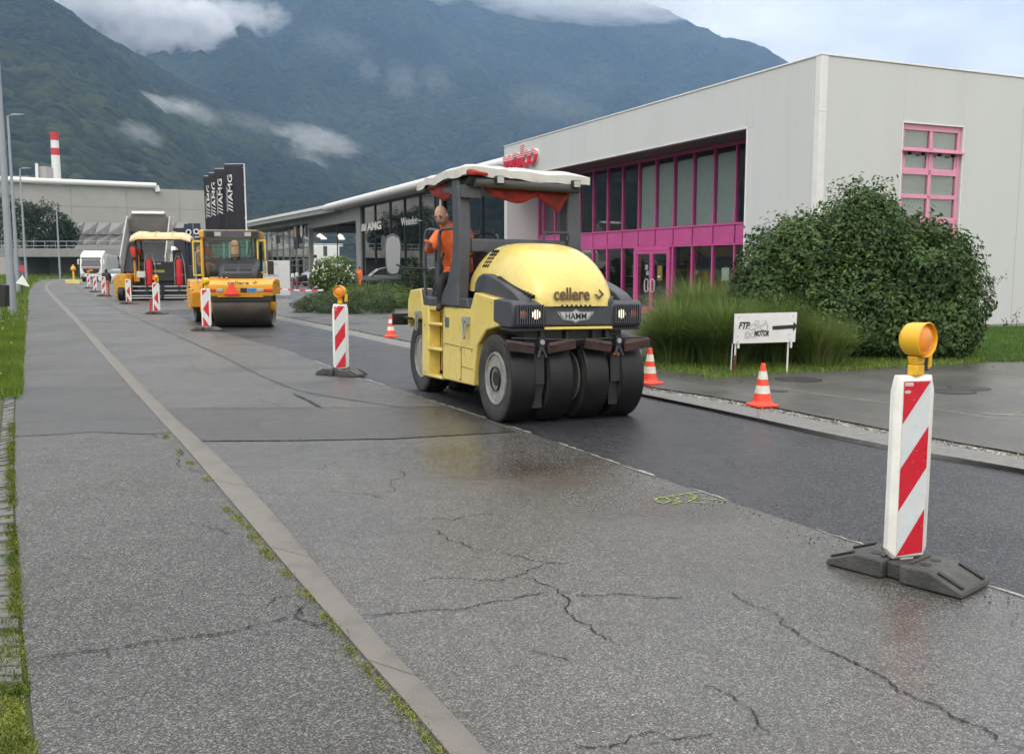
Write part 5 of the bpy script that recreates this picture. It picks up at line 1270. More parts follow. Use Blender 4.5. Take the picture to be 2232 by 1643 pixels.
# side louvres
for r_ in range(3):
    for k in range(5):
        b=MB(); x=-.985+.075*r_+.045*k*.5; z=1.83+.045*k; b.box((x+.02,YH-.585+.022*k,z),(.055,.02,.016),ry=-.5,rx=.2); b.build('louvre',blk,hood)
for k in range(15):
    t=k/14; x=-.35+.72*t; z=1.685-.20*t
    b=MB(); b.box((x,.165+.10*t*t,z),(.030,.05,.040),ry=.45); b.build('intake_slot',blk,hood)
for k in range(13):
    t=(k-6)/6; b=MB(); b.box((.418-.03*abs(t)**4,YH+t*.36,1.383+.085*max(0,abs(t)-.72)/.28),(.03,.028,.022)); b.build('intake_slot',blk,hood)
# lettering on the hood front
q=MB(); letters(q,'cellere',.20,frame((.447,.50,1.45),(0,1,0),(-.10,0,1)),.004,.0045,width=.46,space=1.03); q.build('lettering',gold,hood,smooth=False)
q=MB(); M=frame((.447,1.08,1.515),(0,1,0),(-.10,0,1))
q.add([tuple(M@Vector(p)) for p in [(-.07,0,0),(0,-.065,0),(.07,0,0),(0,.065,0),(-.035,.0,.0),(0,-.03,0),(.03,.0,0),(.0,.03,0)]],[(0,1,5,4),(1,2,6,5),(2,3,7,6)]); q.build('diamond_logo',gold,hood,smooth=False)
# winged badge
q=MB(); M=frame((.408,YC-.045,1.262),(0,1,0),(0,0,1)); wing=[(-.255,.055),(-.06,.055),(0,.085),(.06,.055),(.255,.055),(.235,.015),(.21,.0),(.195,-.03),(.165,-.05),(.05,-.06),(0,-.085),(-.05,-.06),(-.165,-.05),(-.195,-.03),(-.21,0),(-.235,.015)]
def badge(sc_,th,m_,nm,par):
    q=MB(); n=len(wing); q.add([tuple(M@Vector((x*sc_,y*sc_,th))) for x,y in wing]+[tuple(M@Vector((x*sc_,y*sc_,0))) for x,y in wing],[tuple(range(n))]+[(i,(i+1)%n,n+(i+1)%n,n+i) for i in range(n)]); return q.build(nm,m_,par,smooth=False)
bd=badge(.92,.006,silver,'badge',rl); badge(.86,.008,blk,'badge_field',bd); badge(.81,.010,silver,'badge_plate',bd)
q=MB(); letters(q,'HAMM',.105,frame((.420,YC-.045,1.226),(0,1,0),(0,0,1)),.002,.0008,width=.27,center=True); q.build('lettering',blk,bd,smooth=False)
# head lamp boxes with slatted guards
def lampbox(y0,y1,sgn):
    b=MB(); z0,z1=1.13,1.44
    b.prism([(-.15,z0+.05),(.10,z0),(.38,z0),(.41,z0+.05),(.41,z1-.05),(.36,z1),(-.02,z1+.01),(-.15,z1)],'y',y0,y1); bx=bp(b,'lamp_box',dgrey,bevel=.02)
    f=MB(); f.bb(.405,.411,y0+.05,y1-.05,z0+.055,z1-.055); f.build('grille_back',blk,bx)
    g=MB()
    for k in range(12):
        y=y0+.055+(y1-y0-.11)*k/11; g.box((.428,y,(z0+z1)/2),(.03,.011,z1-z0-.09)); 
    g.build('grille_slats',grey2,bx)
    ys=(y0+.13,y0+.29) if sgn<0 else (y1-.13,y1-.29)
    for yy,m_,r in ((ys[0],orl,.05),(ys[1],lit,.055)):
        q=MB(); q.lathe([(r,0),(r,.012),(r*.7,.02),(0,.022)],(.411,yy,(z0+z1)/2+.0),'x',20); q.build('tail_lamp' if m_ is orl else 'head_lamp',m_,bx)
        q=MB(); q.lathe([(r+.012,0),(r+.012,.016),(r,.016),(r,0)],(.411,yy,(z0+z1)/2),'x',20); q.build('lamp_ring',blk,bx)
    b=MB(); b.box((.2,(y0+y1)/2,z0-.02),(.36,y1-y0-.02,.03)); b.build('lamp_bracket',blk,bx)
lampbox(.0,.425,-1); lampbox(mir(.425),mir(.0),1)
# scraper boards over the front wheels
for (y,sg) in ((.08,1),(.60,-1),(1.08,1),(1.60,-1)):
    b=MB(); b.box((.42,y,.945),(.10,.34,.045),rx=-.15*sg,ry=-.5); b.box((.455,y,.915),(.035,.36,.10),rx=-.15*sg,ry=.1); bp(b,'scraper',rusty,bevel=.005)
for y in (.34,1.34):
    b=MB(); b.box((.44,y,.97),(.08,.07,.12)); b.tube([(.46,y,.93),(.50,y-.05,.80)],.018,6); b.tube([(.46,y,.93),(.50,y+.05,.80)],.018,6); b.box((.40,y,.66),(.03,.13,.34),ry=-.06); b.box((.36,y,.36),(.02,.12,.3)); bp(b,'scraper_arm',blk)
    b=MB(); b.tube([(.485,y,.975),(.50,y,.975)],.03,8); bp(b,'clamp_bolt',galv)
b=MB(); b.tube([(.40,.0,1.02),(.41,.4,1.00),(.40,.84,.985),(.41,1.3,1.0),(.40,1.72,1.0)],.012,6); bp(b,'hose',blk)
b=MB(); b.bb(.43,.435,1.30,1.38,.80,.83); bp(b,'orange_tag',orl)
b=MB(); b.bb(-.35,.25,.33,.42,.45,.95); bp(b,'fork',blk); b=MB(); b.bb(-.35,.25,1.27,1.37,.45,.95); bp(b,'fork',blk)
b=MB(); b.lathe([(.14,-.02),(.145,0),(.14,.02)],(-.05,.0,.515),'y',24,cap=False); bp(b,'hub_ring',blk)
# operator platform
b=MB(); b.prism([(-2.70,1.275),(-.95,1.305),(-1.02,1.42),(-1.30,1.42),(-2.62,1.38),(-2.76,1.50),(-2.80,1.50)],'y',.0,mir(0)); bp(b,'platform',dgrey,bevel=.012)
b=MB(); b.bb(-1.34,-1.06,.30,mir(.30),1.40,2.02); b.bb(-1.30,-1.0,.25,mir(.25),1.40,1.75); bp(b,'bulkhead',blk,bevel=.02)
for k in range(6):
    b=MB(); b.bb(-1.045,-1.03,.33,1.3,1.48+k*.09,1.52+k*.09); bp(b,'bulkhead_louvre',dgrey)
# rollover posts
def post(y0,y1,sg):
    b=MB(); secs=[]
    for (z,x0,x1) in ((1.30,-2.06,-1.26),(1.36,-2.0,-1.28),(1.60,-1.70,-1.28),(1.90,-1.52,-1.24),(2.16,-1.48,-1.22),(2.75,-1.52,-1.27),(2.93,-1.54,-1.29)):
        secs.append([(x0,y0,z),(x1,y0,z),(x1,y1,z),(x0,y1,z)])
    b.loft(secs); return bp(b,'roof_post',grey2,bevel=.025,angle=30)
post(-.02,.145,-1); post(mir(.17),mir(-.04),1)
b=MB(); b.bb(-1.44,-1.24,.145,mir(.17),2.00,2.18); bp(b,'cross_beam',grey2,bevel=.025)
b=MB(); b.prism([(-2.75,2.83),(-1.10,2.83),(-1.08,2.95),(-2.80,2.97)],'y',.04,mir(.04)); bp(b,'roof_frame',blk,bevel=.02)
b=MB(); b.prism([(-1.9,2.80),(-1.15,2.68),(-1.15,2.84),(-1.9,2.84)],'y',.0,.24); bp(b,'roof_gusset',grey2)
b=MB(); b.tube([(-1.05,.12,2.86),(-1.05,1.57,2.84)],.055,12); bp(b,'roof_front_tube',mat('lining_dark',(.05,.048,.045),.7))
# canvas roof with sagging, rounded edges
nx,ny=18,22; top=[];bot=[]
for i in range(nx+1):
    for j in range(ny+1):
        u_,v_=i/nx,j/ny; x=-2.86+1.80*u_; y=-.05+1.79*v_
        e=min(u_,1-u_,v_,1-v_); z=3.02+.055*min(1,e*9)**.5+.012*math.sin(u_*13+v_*5)+.01*math.sin(v_*17)+.03*(v_<.35)*math.exp(-((u_-.85)/.25)**2)
        top.append((x,y+.01*math.sin(u_*21)*(e<.03),z-.035*(1-v_)*(u_<.2)*1.0)); 
b=MB(); W_=ny+1
b.add(top,[(i*W_+j,(i+1)*W_+j,(i+1)*W_+j+1,i*W_+j+1) for i in range(nx) for j in range(ny)])
rim_=[i*W_ for i in range(nx+1)]+[nx*W_+j for j in range(1,W_)]+[i*W_+ny for i in range(nx-1,-1,-1)]+[j for j in range(ny-1,0,-1)]
n_=len(rim_); rr_=random.Random(3); dn=[(top[k][0],top[k][1],top[k][2]-.10-.012*math.sin(q*.9)-rr_.uniform(0,.008)) for q,k in enumerate(rim_)]
b.add([top[k] for k in rim_]+dn,[(i,(i+1)%n_,n_+(i+1)%n_,n_+i) for i in range(n_)])
b.add([(d_[0]*.97-.06,(d_[1]-YC)*.94+YC,d_[2]+.01) for d_ in dn],[tuple(range(n_))]); bp(b,'canvas_roof',canvas,angle=70)
# rolled-up red curtain hanging under the roof
def drape(pts,depth,y_dir,name='curtain'):
    b=MB(); A_=[];B_=[];C_=[]
    for i,(x,y,z,d_) in enumerate(pts):
        o=.03*math.sin(i*1.9); A_.append((x,y,z)); B_.append((x+o*2.2+.03,y+o*1.5,z-d_*.40)); C_.append((x+o,y-o,z-d_*.82-.02*math.sin(i*2.7)))
    n=len(pts); b.add(A_+B_+C_,[(i,i+1,n+i+1,n+i) for i in range(n-1)]+[(n+i,n+i+1,2*n+i+1,2*n+i) for i in range(n-1)])
    o=b.build(name,redcloth,rl,sub=2); s=o.modifiers.new('t','SOLIDIFY'); s.thickness=.05; o.modifiers.move(1,0); return o
drape([(-2.62,.02,2.92,.02),(-2.45,.03,2.92,.14),(-2.2,.03,2.92,.26),(-1.95,.03,2.92,.30),(-1.75,.04,2.92,.22),(-1.5,.05,2.92,.2)],.2,0)
drape([(-1.22,.26,2.86,.05),(-1.20,.40,2.86,.17),(-1.19,.60,2.85,.25),(-1.2,.80,2.85,.27),(-1.2,.98,2.85,.22),(-1.2,1.06,2.85,.12)],.2,1)
drape([(-1.2,1.02,2.84,.08),(-1.2,1.12,2.84,.2),(-1.2,1.25,2.83,.27),(-1.2,1.38,2.82,.38),(-1.2,1.46,2.83,.2),(-1.2,1.5,2.84,.05)],.2,1)
drape([(-1.10,.02,2.99,.03),(-1.06,.08,3.0,.06),(-1.05,.2,3.0,.05),(-1.05,.3,3.0,.02)],.2,1,'curtain')
for y in (.42,1.50):
    b=MB(); b.box((-.99,y,2.90),(.08,.11,.10)); w1=bp(b,'work_lamp',blk,bevel=.01); b=MB(); b.box((-.945,y,2.90),(.012,.085,.08)); b.build('lamp_glass',lens,w1)
# grab rails
for x in (-2.60,-2.02):
    b=MB(); b.tube([(x+.12,.06,1.36),(x,.0,1.40),(x-.01,-.01,1.7),(x,-.01,2.24),(x+.02,.0,2.31),(x+.10,.02,2.33),(x+.30,.05,2.31),(x+.36,.06,2.29)] if x<-2.3 else [(x+.2,.06,1.34),(x,.0,1.40),(x-.01,-.01,1.7),(x,-.01,2.22),(x+.03,.0,2.30),(x+.12,.02,2.32),(x+.34,.05,2.32),(x+.5,.08,2.31)],.024,8); bp(b,'grab_rail',grey2)
b=MB(); b.tube([(-2.46,.05,1.42),(-2.15,.10,2.0)],.018,6); b.tube([(-1.2,mir(.2),2.18),(-1.2,mir(.18),2.28),(-1.2,mir(.52),2.28),(-1.2,mir(.54),2.18)],.02,6); bp(b,'brace',grey2)
# seat and console
b=MB(); b.box((-2.10,.48,1.66),(.46,.46,.14)); b.box((-2.32,.48,1.98),(.12,.44,.60),ry=-.1); b.box((-2.1,.48,1.5),(.3,.3,.25)); bp(b,'seat',blk,bevel=.04)
b=MB(); b.prism([(-2.56,1.40),(-2.40,1.40),(-2.34,1.86),(-2.42,1.92),(-2.52,1.86)],'y',.10,.34); bp(b,'console',dgrey,bevel=.02)
b=MB(); b.box((-1.72,.62,1.75),(.22,.36,.66)); b.tube([(-1.86,.62,2.02),(-1.95,.62,2.12)],.02,6); b.tube([(-1.96+.17*math.cos(t*PI/8)*.5,.62+.19*math.sin(t*PI/8),2.14+.17*math.cos(t*PI/8)*.8) for t in range(16)],.014,6,closed=True); bp(b,'steering_console',blk,bevel=.02)
b=MB(); b.prism([(-2.75,1.4),(-2.1,1.4),(-2.25,1.62),(-2.75,1.7)],'y',.65,mir(.1)); bp(b,'rear_console',blk,bevel=.02)
# mirror on its long arm
b=MB(); b.tube([(-2.58,-.02,1.78),(-2.66,-.30,1.80),(-2.70,-.40,1.84)],.014,6); bp(b,'mirror_arm',blk)
pr=[(.0,-.30),(.07,-.28),(.10,-.2),(.115,0),(.115,.15),(.09,.25),(.0,.29),(-.09,.25),(-.115,.15),(-.115,0),(-.10,-.2),(-.07,-.28)]
Mm=Matrix.Translation((-2.72,-.44,1.98))@Matrix.Rotation(R(-14),4,'Z')
b=MB(); b.T=Mm; b.prism([(y*1.0,z) for y,z in pr],'x',-.05,.0); mo=bp(b,'mirror',grey2,bevel=.012)
b=MB(); b.T=Mm; b.prism([(y*.88,z*.9) for y,z in pr],'x',.0,.006); b.build('mirror_glass',mat('mirror_surface',(.22,.235,.245),.06,1.0,var=.0,rv=.0),mo,smooth=False)
# driver leaning out to look down at the wheels
px_,py_=-2.12,.34
def RW(x,y,z):
    return rl.matrix_basis@Vector((x,y,z))
dl=RW(-2.22,.30,0)
# driver local frame: faces the camera side (-y local rotated)
dv=person('person',(dl.x+.06,dl.y,.61),R(-8),'bald man in an orange jacket sitting at the controls, leaning out to look down',
 dict(pel=(.02,.10,.98),wai=(-.02,.04,1.12),che=(-.05,-.06,1.36),nec=(-.10,-.14,1.52),hd=(-.13,-.19,1.57),
  shL=(-.22,-.10,1.42),elL=(-.30,-.26,1.22),wrL=(-.26,-.42,1.30),haL=(-.25,-.47,1.32),shR=(.13,-.06,1.44),elR=(.22,-.20,1.22),wrR=(.10,-.36,1.12),haR=(.05,-.42,1.10),
  hipL=(-.10,.02,.94),knL=(-.14,-.38,.86),anL=(-.14,-.34,.58),toL=(-.15,-.46,.54),hipR=(.10,.02,.94),knR=(.12,-.38,.88),anR=(.12,-.34,.58),toR=(.12,-.46,.54)),
 trous=black_c,hair=False,face=(-.30,-1,-.42),s=1.14)
# ---------- tandem drum roller ----------
TP=G(527,716,-.03)
tr=empty('tandem_roller',(TP[0],TP[1],-.025),R(5),'orange-yellow tandem drum roller with glazed cab and red warning triangle','road roller')
drumm=mat('drum_steel',(.075,.065,.052),.42,.6,var=.25,vs=2.0,dirt=(.20,.18,.15),dirt_amt=.35,ds=1.2)
def pb(mb,name,m,par=None,**k): return mb.build(name,m,par or tr,**k)
def drum(cx,cy,rz):
    M=Matrix.Translation((cx,cy,0))@Matrix.Rotation(rz,4,'Z')
    b=MB(); b.T=M; b.lathe([(.56,-.84),(.605,-.825),(.61,-.78),(.61,.78),(.605,.825),(.56,.84)],(0,0,.61),'x',64,cap=False); b.lathe([(0,-.70),(.30,-.70),(.50,-.76),(.56,-.84)],(0,0,.61),'x',40,cap=False); b.lathe([(.56,.84),(.50,.76),(.30,.70),(0,.70)],(0,0,.61),'x',40,cap=False)
    d=pb(b,'drum',drumm,angle=30); b=MB(); b.T=M; b.tube([(-.72,0,.61),(-.90,0,.61)],.16,16); b.tube([(.72,0,.61),(.90,0,.61)],.16,16); b.build('hub',yel2,d); return M
M1=drum(0,.61,0)
M2=drum(-1.42,3.9,R(18))
# near module: cover over the drum with side arms
b=MB(); b.prism([(-.06,.94),(-.10,1.02),(-.08,1.30),(.05,1.40),(.55,1.46),(1.22,1.42),(1.34,1.25),(1.34,.98),(1.25,.98),(1.2,1.22),(.5,1.33),(.03,1.27),(.0,1.08),(.0,.94)],'x',-.95,.95); pb(b,'drum_cover',yel2,bevel=.03,seg=3)
for sg in(-1,1):
    b=MB(); b.prism([(-.08,.94),(-.09,1.28),(.55,1.44),(1.3,1.3),(1.25,1.0),(.95,.75),(.85,.45),(.61,.38),(.38,.50),(.25,.90)] if sg<0 else [(-.08,.96),(-.09,1.28),(.55,1.44),(1.3,1.3),(1.25,1.0),(.60,.97)],'x',sg*.88,sg*(.955 if sg<0 else .93)); pb(b,'side_arm',yel2,bevel=.02)
b=MB(); b.box((0,-.02,.88),(1.84,.05,.14)); pb(b,'scraper',blk); 
b=MB(); b.bb(-.66,.66,-.10,-.02,.93,.955); pb(b,'cover_lip',yel2)
for sg in(-1,1):
    b=MB(); b.bb(sg*.83-.13,sg*.83+.13,-.125,-.09,1.08,1.17); pb(b,'tail_lamp',redl,bevel=.01); b=MB(); b.bb(sg*.58-.09,sg*.58+.09,-.125,-.09,1.08,1.17); pb(b,'reverse_lamp',lens,bevel=.01)
b=MB(); b.add([(-.45,-.15,.99),(.0,-.15,.99),(-.225,-.15,1.38),(-.45,-.13,.99),(.0,-.13,.99),(-.225,-.13,1.38)],[(0,1,2),(5,4,3),(0,3,4,1),(1,4,5,2),(2,5,3,0)]); tri=pb(b,'warning_triangle',mat('triangle_orange',(.85,.07,.04),.5),smooth=False)
b=MB(); b.bb(-.45,0,-.155,-.13,.985,1.02); b.build('triangle_rim',mat('triangle_red',(.5,.01,.02),.5),tri)
b=MB(); b.bb(.22,.47,-.115,-.09,1.06,1.19); pt_=pb(b,'number_plate',mat('plate_blue',(.05,.26,.55),.4)); q=MB()
letters(q,'TI 8381',.07,frame((.345,-.118,1.10),(1,0,0),(0,0,1)),.001,.001,width=.20,center=True); q.build('plate_text',mat('plate_text',(.02,.05,.10),.5),pt_,smooth=False)
b=MB(); b.bb(.02,.20,-.115,-.09,1.06,1.19); pb(b,'recess_panel',blk)
q=MB(); letters(q,'cellere',.20,frame((-.36,-.085,1.30),(1,0,0),(0,.55,.5)),.003,.004,width=.62); q.build('lettering',gold,tr,smooth=False)
q=MB(); M=frame((.42,-.03,1.36),(1,0,0),(0,.55,.5)); q.add([tuple(M@Vector(p)) for p in [(-.08,0,.004),(0,-.07,.004),(.08,0,.004),(0,.07,.004),(-.03,0,.004),(0,-.03,.004),(.03,0,.004),(0,.03,.004)]],[(0,1,5,4),(1,2,6,5),(2,3,7,6)]); q.build('diamond_logo',gold,tr,smooth=False)
# second module body and frame (rear of the machine, offset in crab position)
b=MB(); b.T=M2; b.prism([(-.9,.5),(-.95,1.0),(-.7,1.36),(.7,1.40),(.95,1.0),(.85,.55),(.6,1.15),(-.55,1.15)],'x',-1.0,1.0); b.prism([(-.75,.45),(-.95,1.1),(.9,1.1),(.5,.42)],'x',-1.02,-.93);b.prism([(-.75,.45),(-.95,1.1),(.9,1.1),(.5,.42)],'x',.93,1.02); pb(b,'rear_cover',yel2,bevel=.03)
CX,CY=-.46,1.75; Mc=Matrix.Translation((CX,CY,0))@Matrix.Rotation(R(4),4,'Z')
def cb(): b=MB(); b.T=Mc; return b
b=cb(); b.bb(-1.02,.95,-.30,1.7,.80,1.36); b.bb(-1.02,-.72,-.62,1.3,.42,1.30); pb(b,'body',yel2,bevel=.04,seg=3)
b=cb(); b.bb(.2,.95,-.62,-.3,1.25,1.42); b.bb(-.72,-.3,-.62,-.3,1.25,1.5); pb(b,'deck',yel2,bevel=.02)
# engine hood in front of the cab window, sloping down towards the drum
b=cb(); hs=[(-.05,2.08,.58,1.55),(-.35,2.03,.62,1.50),(-.65,1.90,.62,1.46),(-.92,1.72,.58,1.44),(-1.02,1.62,.52,1.46)]
b.loft([[(.18-w_,y,zb),(.18-w_*.97,y,z-.10),(.18-w_*.82,y,z),(.18+w_*.82,y,z),(.18+w_*.97,y,z-.10),(.18+w_,y,zb)] for y,z,w_,zb in hs]); eh=pb(b,'engine_hood',mat('hood_dark',(.026,.029,.034),.45),bevel=.02)
for k,(y0_,y1_,z0_,z1_) in enumerate([(-.95,-.83,1.712,1.785),(-.79,-.67,1.805,1.875),(-.63,-.51,1.905,1.955)]):
    for sx__ in (-.22,.22):
        q=cb(); q.add([(.18+sx__-.19,y0_,z0_+.006),(.18+sx__+.19,y0_,z0_+.006),(.18+sx__+.18,y1_,z1_+.006),(.18+sx__-.18,y1_,z1_+.006)],[(0,1,2,3)]); q.build('hood_vent',blk,eh)
q=cb(); q.bb(-.35,.75,-1.0,-.1,1.30,1.50); q.build('hood_base',blk,eh)
q=cb(); q.bb(.30,.62,-.5,-.2,1.2,1.5); q.build('hood_base',mat('rust_brown',(.09,.04,.02),.7),eh)
# cab
for (x,y) in ((-.98,-.06),(.62,-.06),(-.98,1.5),(.62,1.5)):
    b=cb(); b.prism([(x-.04,y-.04),(x+.04,y-.04),(x+.04,y+.04),(x-.04,y+.04)],'z',1.36,2.72); pb(b,'cab_post',yel2 if y<1 and x<0 else blk,bevel=.01)
b=cb(); b.bb(-1.06,.72,-.16,1.62,2.68,2.94); rf=pb(b,'cab_roof',yel2,bevel=.05)
q=cb(); q.bb(-.90,.77,-.22,-.14,2.685,2.925); q.build('roof_visor',grey2,rf,bevel=.01)
for x in(-.48,.42): q=cb(); q.bb(x-.10,x+.10,-.245,-.22,2.74,2.87); l_=q.build('work_lamp',lens,rf,bevel=.01)
for x in(-.72,.60): q=cb(); q.bb(x-.12,x+.12,-.235,-.22,2.72,2.88); q.build('visor_grille',blk,rf)
b=cb(); b.bb(-.94,.58,-.08,-.07,1.45,2.68); pb(b,'windscreen',cabglass); b=cb(); b.bb(-.94,.58,1.5,1.51,1.5,2.68); pb(b,'rear_window',cabglass)
b=cb(); b.bb(-.93,-.90,-.12,-.08,1.5,2.68); b.bb(.50,.53,-.12,-.08,1.5,2.68); b.tube([(.50,-.12,2.6),(.30,-.13,1.9)],.012,6); pb(b,'window_seal',blk)
# cab door and window frames swung open on both sides
def doorframe(x,y,w,h,z,rz):
    D=Mc@Matrix.Translation((x,y,z))@Matrix.Rotation(rz,4,'Z'); b=MB(); b.T=D
    b.bb(0,.05,-.02,.02,0,h); b.bb(w-.05,w,-.02,.02,0,h); b.bb(.05,w-.05,-.02,.02,h-.06,h); b.bb(.05,w-.05,-.02,.02,0,.06); o=pb(b,'door',mat('door_yellow',(.66,.45,.05),.4),bevel=.01)
    q=MB(); q.T=D; q.bb(.05,w-.05,-.005,.005,.06,h-.06); q.build('door_glass',cabglass,o)
doorframe(-.98,-.10,.30,1.10,1.52,PI-R(8)); doorframe(.66,-.10,.28,1.05,1.60,R(12))
b=cb(); b.bb(-.90,-.35,.2,.9,1.36,1.75); b.bb(-.9,.5,1.35,1.45,1.36,1.9); pb(b,'cab_interior',blk,bevel=.03)
b=cb(); b.lathe([(.08,2.08),(.13,2.14),(.135,2.48),(.11,2.58),(.05,2.62)],(.02,-.26,0),'z',16); b.tube([(.02,-.26,1.9),(.02,-.26,2.1)],.05,8); se=pb(b,'air_filter',mat('beige_cover',(.30,.22,.12),.8,var=.3,vs=20))
for z in (2.08,2.18,2.46): q=cb(); q.lathe([(.138,z-.01),(.142,z),(.138,z+.01)],(.02,-.26,0),'z',16,cap=False); q.build('strap',blk,se)
b=cb(); b.tube([(.66,-.2,1.9),(.95,-.25,2.02),(1.08,-.25,1.95)],.014,6); b.box((1.08,-.26,1.78),(.19,.06,.42)); pb(b,'mirror',blk,bevel=.02)
b=cb(); b.tube([(-1.06,-.5,1.3),(-1.12,-.5,1.5),(-1.12,-.5,2.25),(-1.0,-.4,2.30)],.02,6); pb(b,'grab_rail',galv)
for x in(-.60,-.45): b=MB(); b.sphere((x,.30,1.47),.05,10,6,sc_=(1,1,.7)); pb(b,'cap',orl)
tw=tr.matrix_basis@Mc@Vector((-1.10,.55,0))
person('person',(tw.x,tw.y,1.02),R(60),'roller driver in orange at the open left side of the drum roller cab',
 dict(kn=(0,0,0),pel=(0,0,.86),wai=(0,-.03,1.0),che=(0,-.08,1.24),nec=(0,-.12,1.42),hd=(0,-.14,1.47),wrL=(-.2,-.4,1.05),haL=(-.2,-.46,1.05),wrR=(.2,-.4,1.05),haR=(.2,-.46,1.05),elL=(-.26,-.2,1.1),elR=(.26,-.2,1.1),shL=(-.19,-.08,1.34),shR=(.19,-.08,1.34),hipL=(-.1,-.05,.84),hipR=(.1,-.05,.84),knL=(-.12,-.4,.80),knR=(.12,-.4,.80),anL=(-.12,-.42,.45),anR=(.12,-.42,.45),toL=(-.12,-.54,.42),toR=(.12,-.54,.42)))
# ---------- asphalt paver ----------
PP=P(335,657,50.0)
pv=empty('asphalt_paver',(PP[0],50,-.01),R(14),'yellow and black asphalt paver with beige canopy and two red gas bottles','paver')
def pp(mb,name,m,par=None,**k): return mb.build(name,m,par or pv,**k)
b=MB(); b.bb(-1.15,1.75,.35,1.2,.28,.50); b.bb(-1.3,1.95,.15,.5,.06,.22); b.bb(-1.15,1.85,-.1,.2,.10,.16); pp(b,'screed',blk,bevel=.02)
for z,y in ((.74,.25),(.52,.15),(.26,.02),(.14,-.12)):
    b=MB(); b.tube([(-1.2,y,z),(.35,y,z)],.035,8); b.tube([(.55,y,z),(2.0,y,z)],.035,8); pp(b,'screed_rail',mat('rail_metal',(.33,.34,.34),.4,.6))
for x in (-1.1,-.3,.4,.5,1.3,1.9): b=MB(); b.bb(x-.03,x+.03,.0,.2,.06,.80); pp(b,'screed_upright',blk)
b=MB(); b.bb(-1.0,1.75,1.2,3.8,.45,1.85); b.bb(-.7,1.4,1.0,1.3,1.0,2.05); pp(b,'body',mat('paver_black',(.03,.03,.032),.5,var=.3),bevel=.04)
b=MB(); b.bb(-.2,.5,.985,.995,1.48,1.62); pp(b,'yellow_label',mat('label_yellow',(.42,.42,.06),.6))
b=MB(); b.bb(-.05,.05,.985,.995,1.9,2.0); b.bb(.12,.32,.985,.995,1.92,1.98); pp(b,'panel_text',white_p)
redtank=mat('gas_bottle_red',(.62,.025,.03),.35,var=.05)
for x in(-.22,1.28):
    b=MB(); b.lathe([(.0,.80),(.16,.80),(.175,.84),(.175,2.0),(.16,2.12),(.08,2.2),(.05,2.28),(0,2.28)],(x,.62,0),'z',20); o=pp(b,'gas_bottle',redtank); q=MB(); q.tube([(x,.62,2.26),(x,.62,2.36)],.04,8); q.lathe([(.09,2.28),(.1,2.36),(.08,2.38)],(x,.62,0),'z',12,cap=False); q.build('valve',chrome,o)
    b=MB(); b.tube([(x-.22,.5,.8),(x-.22,.5,2.0),(x-.10,.55,2.45),(x+.15,.6,2.5),(x+.3,.5,1.9),(x+.34,.45,.8)],.018,6); b.tube([(x-.22,.5,1.35),(x+.32,.5,1.35)],.012,6); pp(b,'bottle_rail',galv)
b=MB(); b.box((-.62,.5,1.38),(.42,.20,.34)); pp(b,'control_box',mat('box_white',(.55,.56,.52),.5),bevel=.02)
# canopy: moulded beige roof with ribs
b=MB(); secs=[]
for i in range(15):
    t=i/14; x=-1.05+3.02*t; e=min(1,min(t,1-t)*7); up=.14*e**.6+(.05 if t<.25 else 0); dr=-.18*(1-e)
    secs.append([(x,-.25+.1*(1-e),3.22+dr),(x,-.20,3.30+dr+up*.4),(x,.4,3.46+dr*.6+up),(x,2.0,3.50+dr*.6+up),(x,2.6,3.3+dr),(x,2.5,3.22+dr),(x,1.2,3.38+dr*.5),(x,.1,3.30+dr)])
b.loft(secs); pp(b,'canopy',mat('canopy_beige',(.66,.50,.28),.5,var=.12,vs=1.5,dirt=(.50,.36,.16),dirt_amt=.5),angle=50,bevel=.01)
for t in(.2,.42,.70):
    x=-1.05+3.02*t; b=MB(); b.tube([(x,-.18,3.37),(x+.02,.4,3.62),(x,1.8,3.66)],.035,6); pp(b,'canopy_rib',mat('canopy_edge',(.62,.42,.12),.5))
for x,y in((-.8,.3),(1.7,.3),(-.8,2.3),(1.7,2.3)): b=MB(); b.tube([(x,y,1.8),(x,y,3.35)],.045,8); pp(b,'canopy_post',blk)
b=MB(); b.bb(-1.05,-.75,.9,1.6,1.0,2.35); b.tube([(-1.0,.9,1.0),(-1.0,.9,2.4)],.04,6); b.tube([(-.78,.9,1.0),(-.78,.9,2.4)],.04,6); pp(b,'ladder_panel',yel2)
b=MB(); b.prism([(-1.95,.15),(-1.30,.1),(-1.2,.15),(-1.2,1.2),(-1.35,1.42),(-1.85,1.40),(-2.0,1.1)],'y',.4,3.8); pp(b,'hopper_side',mat('hopper_yellow',(.56,.30,.03),.5,var=.15,dirt=(.20,.12,.04),dirt_amt=.6,ds=2),bevel=.05)
b=MB(); b.lathe([(.30,-.15),(.36,-.12),(.36,.12),(.30,.15)],(-1.65,.5,.36),'x',20); b.lathe([(.30,-.15),(.36,-.12),(.36,.12),(.30,.15)],(-1.30,.5,.36),'x',20); pp(b,'wheel',rub)
b=MB(); b.box((-.75,1.35,2.1),(.45,.45,.12)); b.box((-.75,1.1,2.4),(.42,.1,.55)); b.box((1.15,1.35,2.1),(.45,.45,.12)); b.box((1.15,1.1,2.4),(.42,.1,.55)); pp(b,'seat',blk,bevel=.03)
b=MB(); b.tube([(.75,.9,2.0),(.65,.8,2.5),(.85,.8,2.65),(1.0,.9,2.4)],.02,6); b.lathe([(.14,-.01),(.16,0),(.14,.01)],(.72,.85,2.55),'y',16,cap=False); pp(b,'control_stalk',galv)
pw=pv.matrix_basis@Vector((-.95,.9,0))
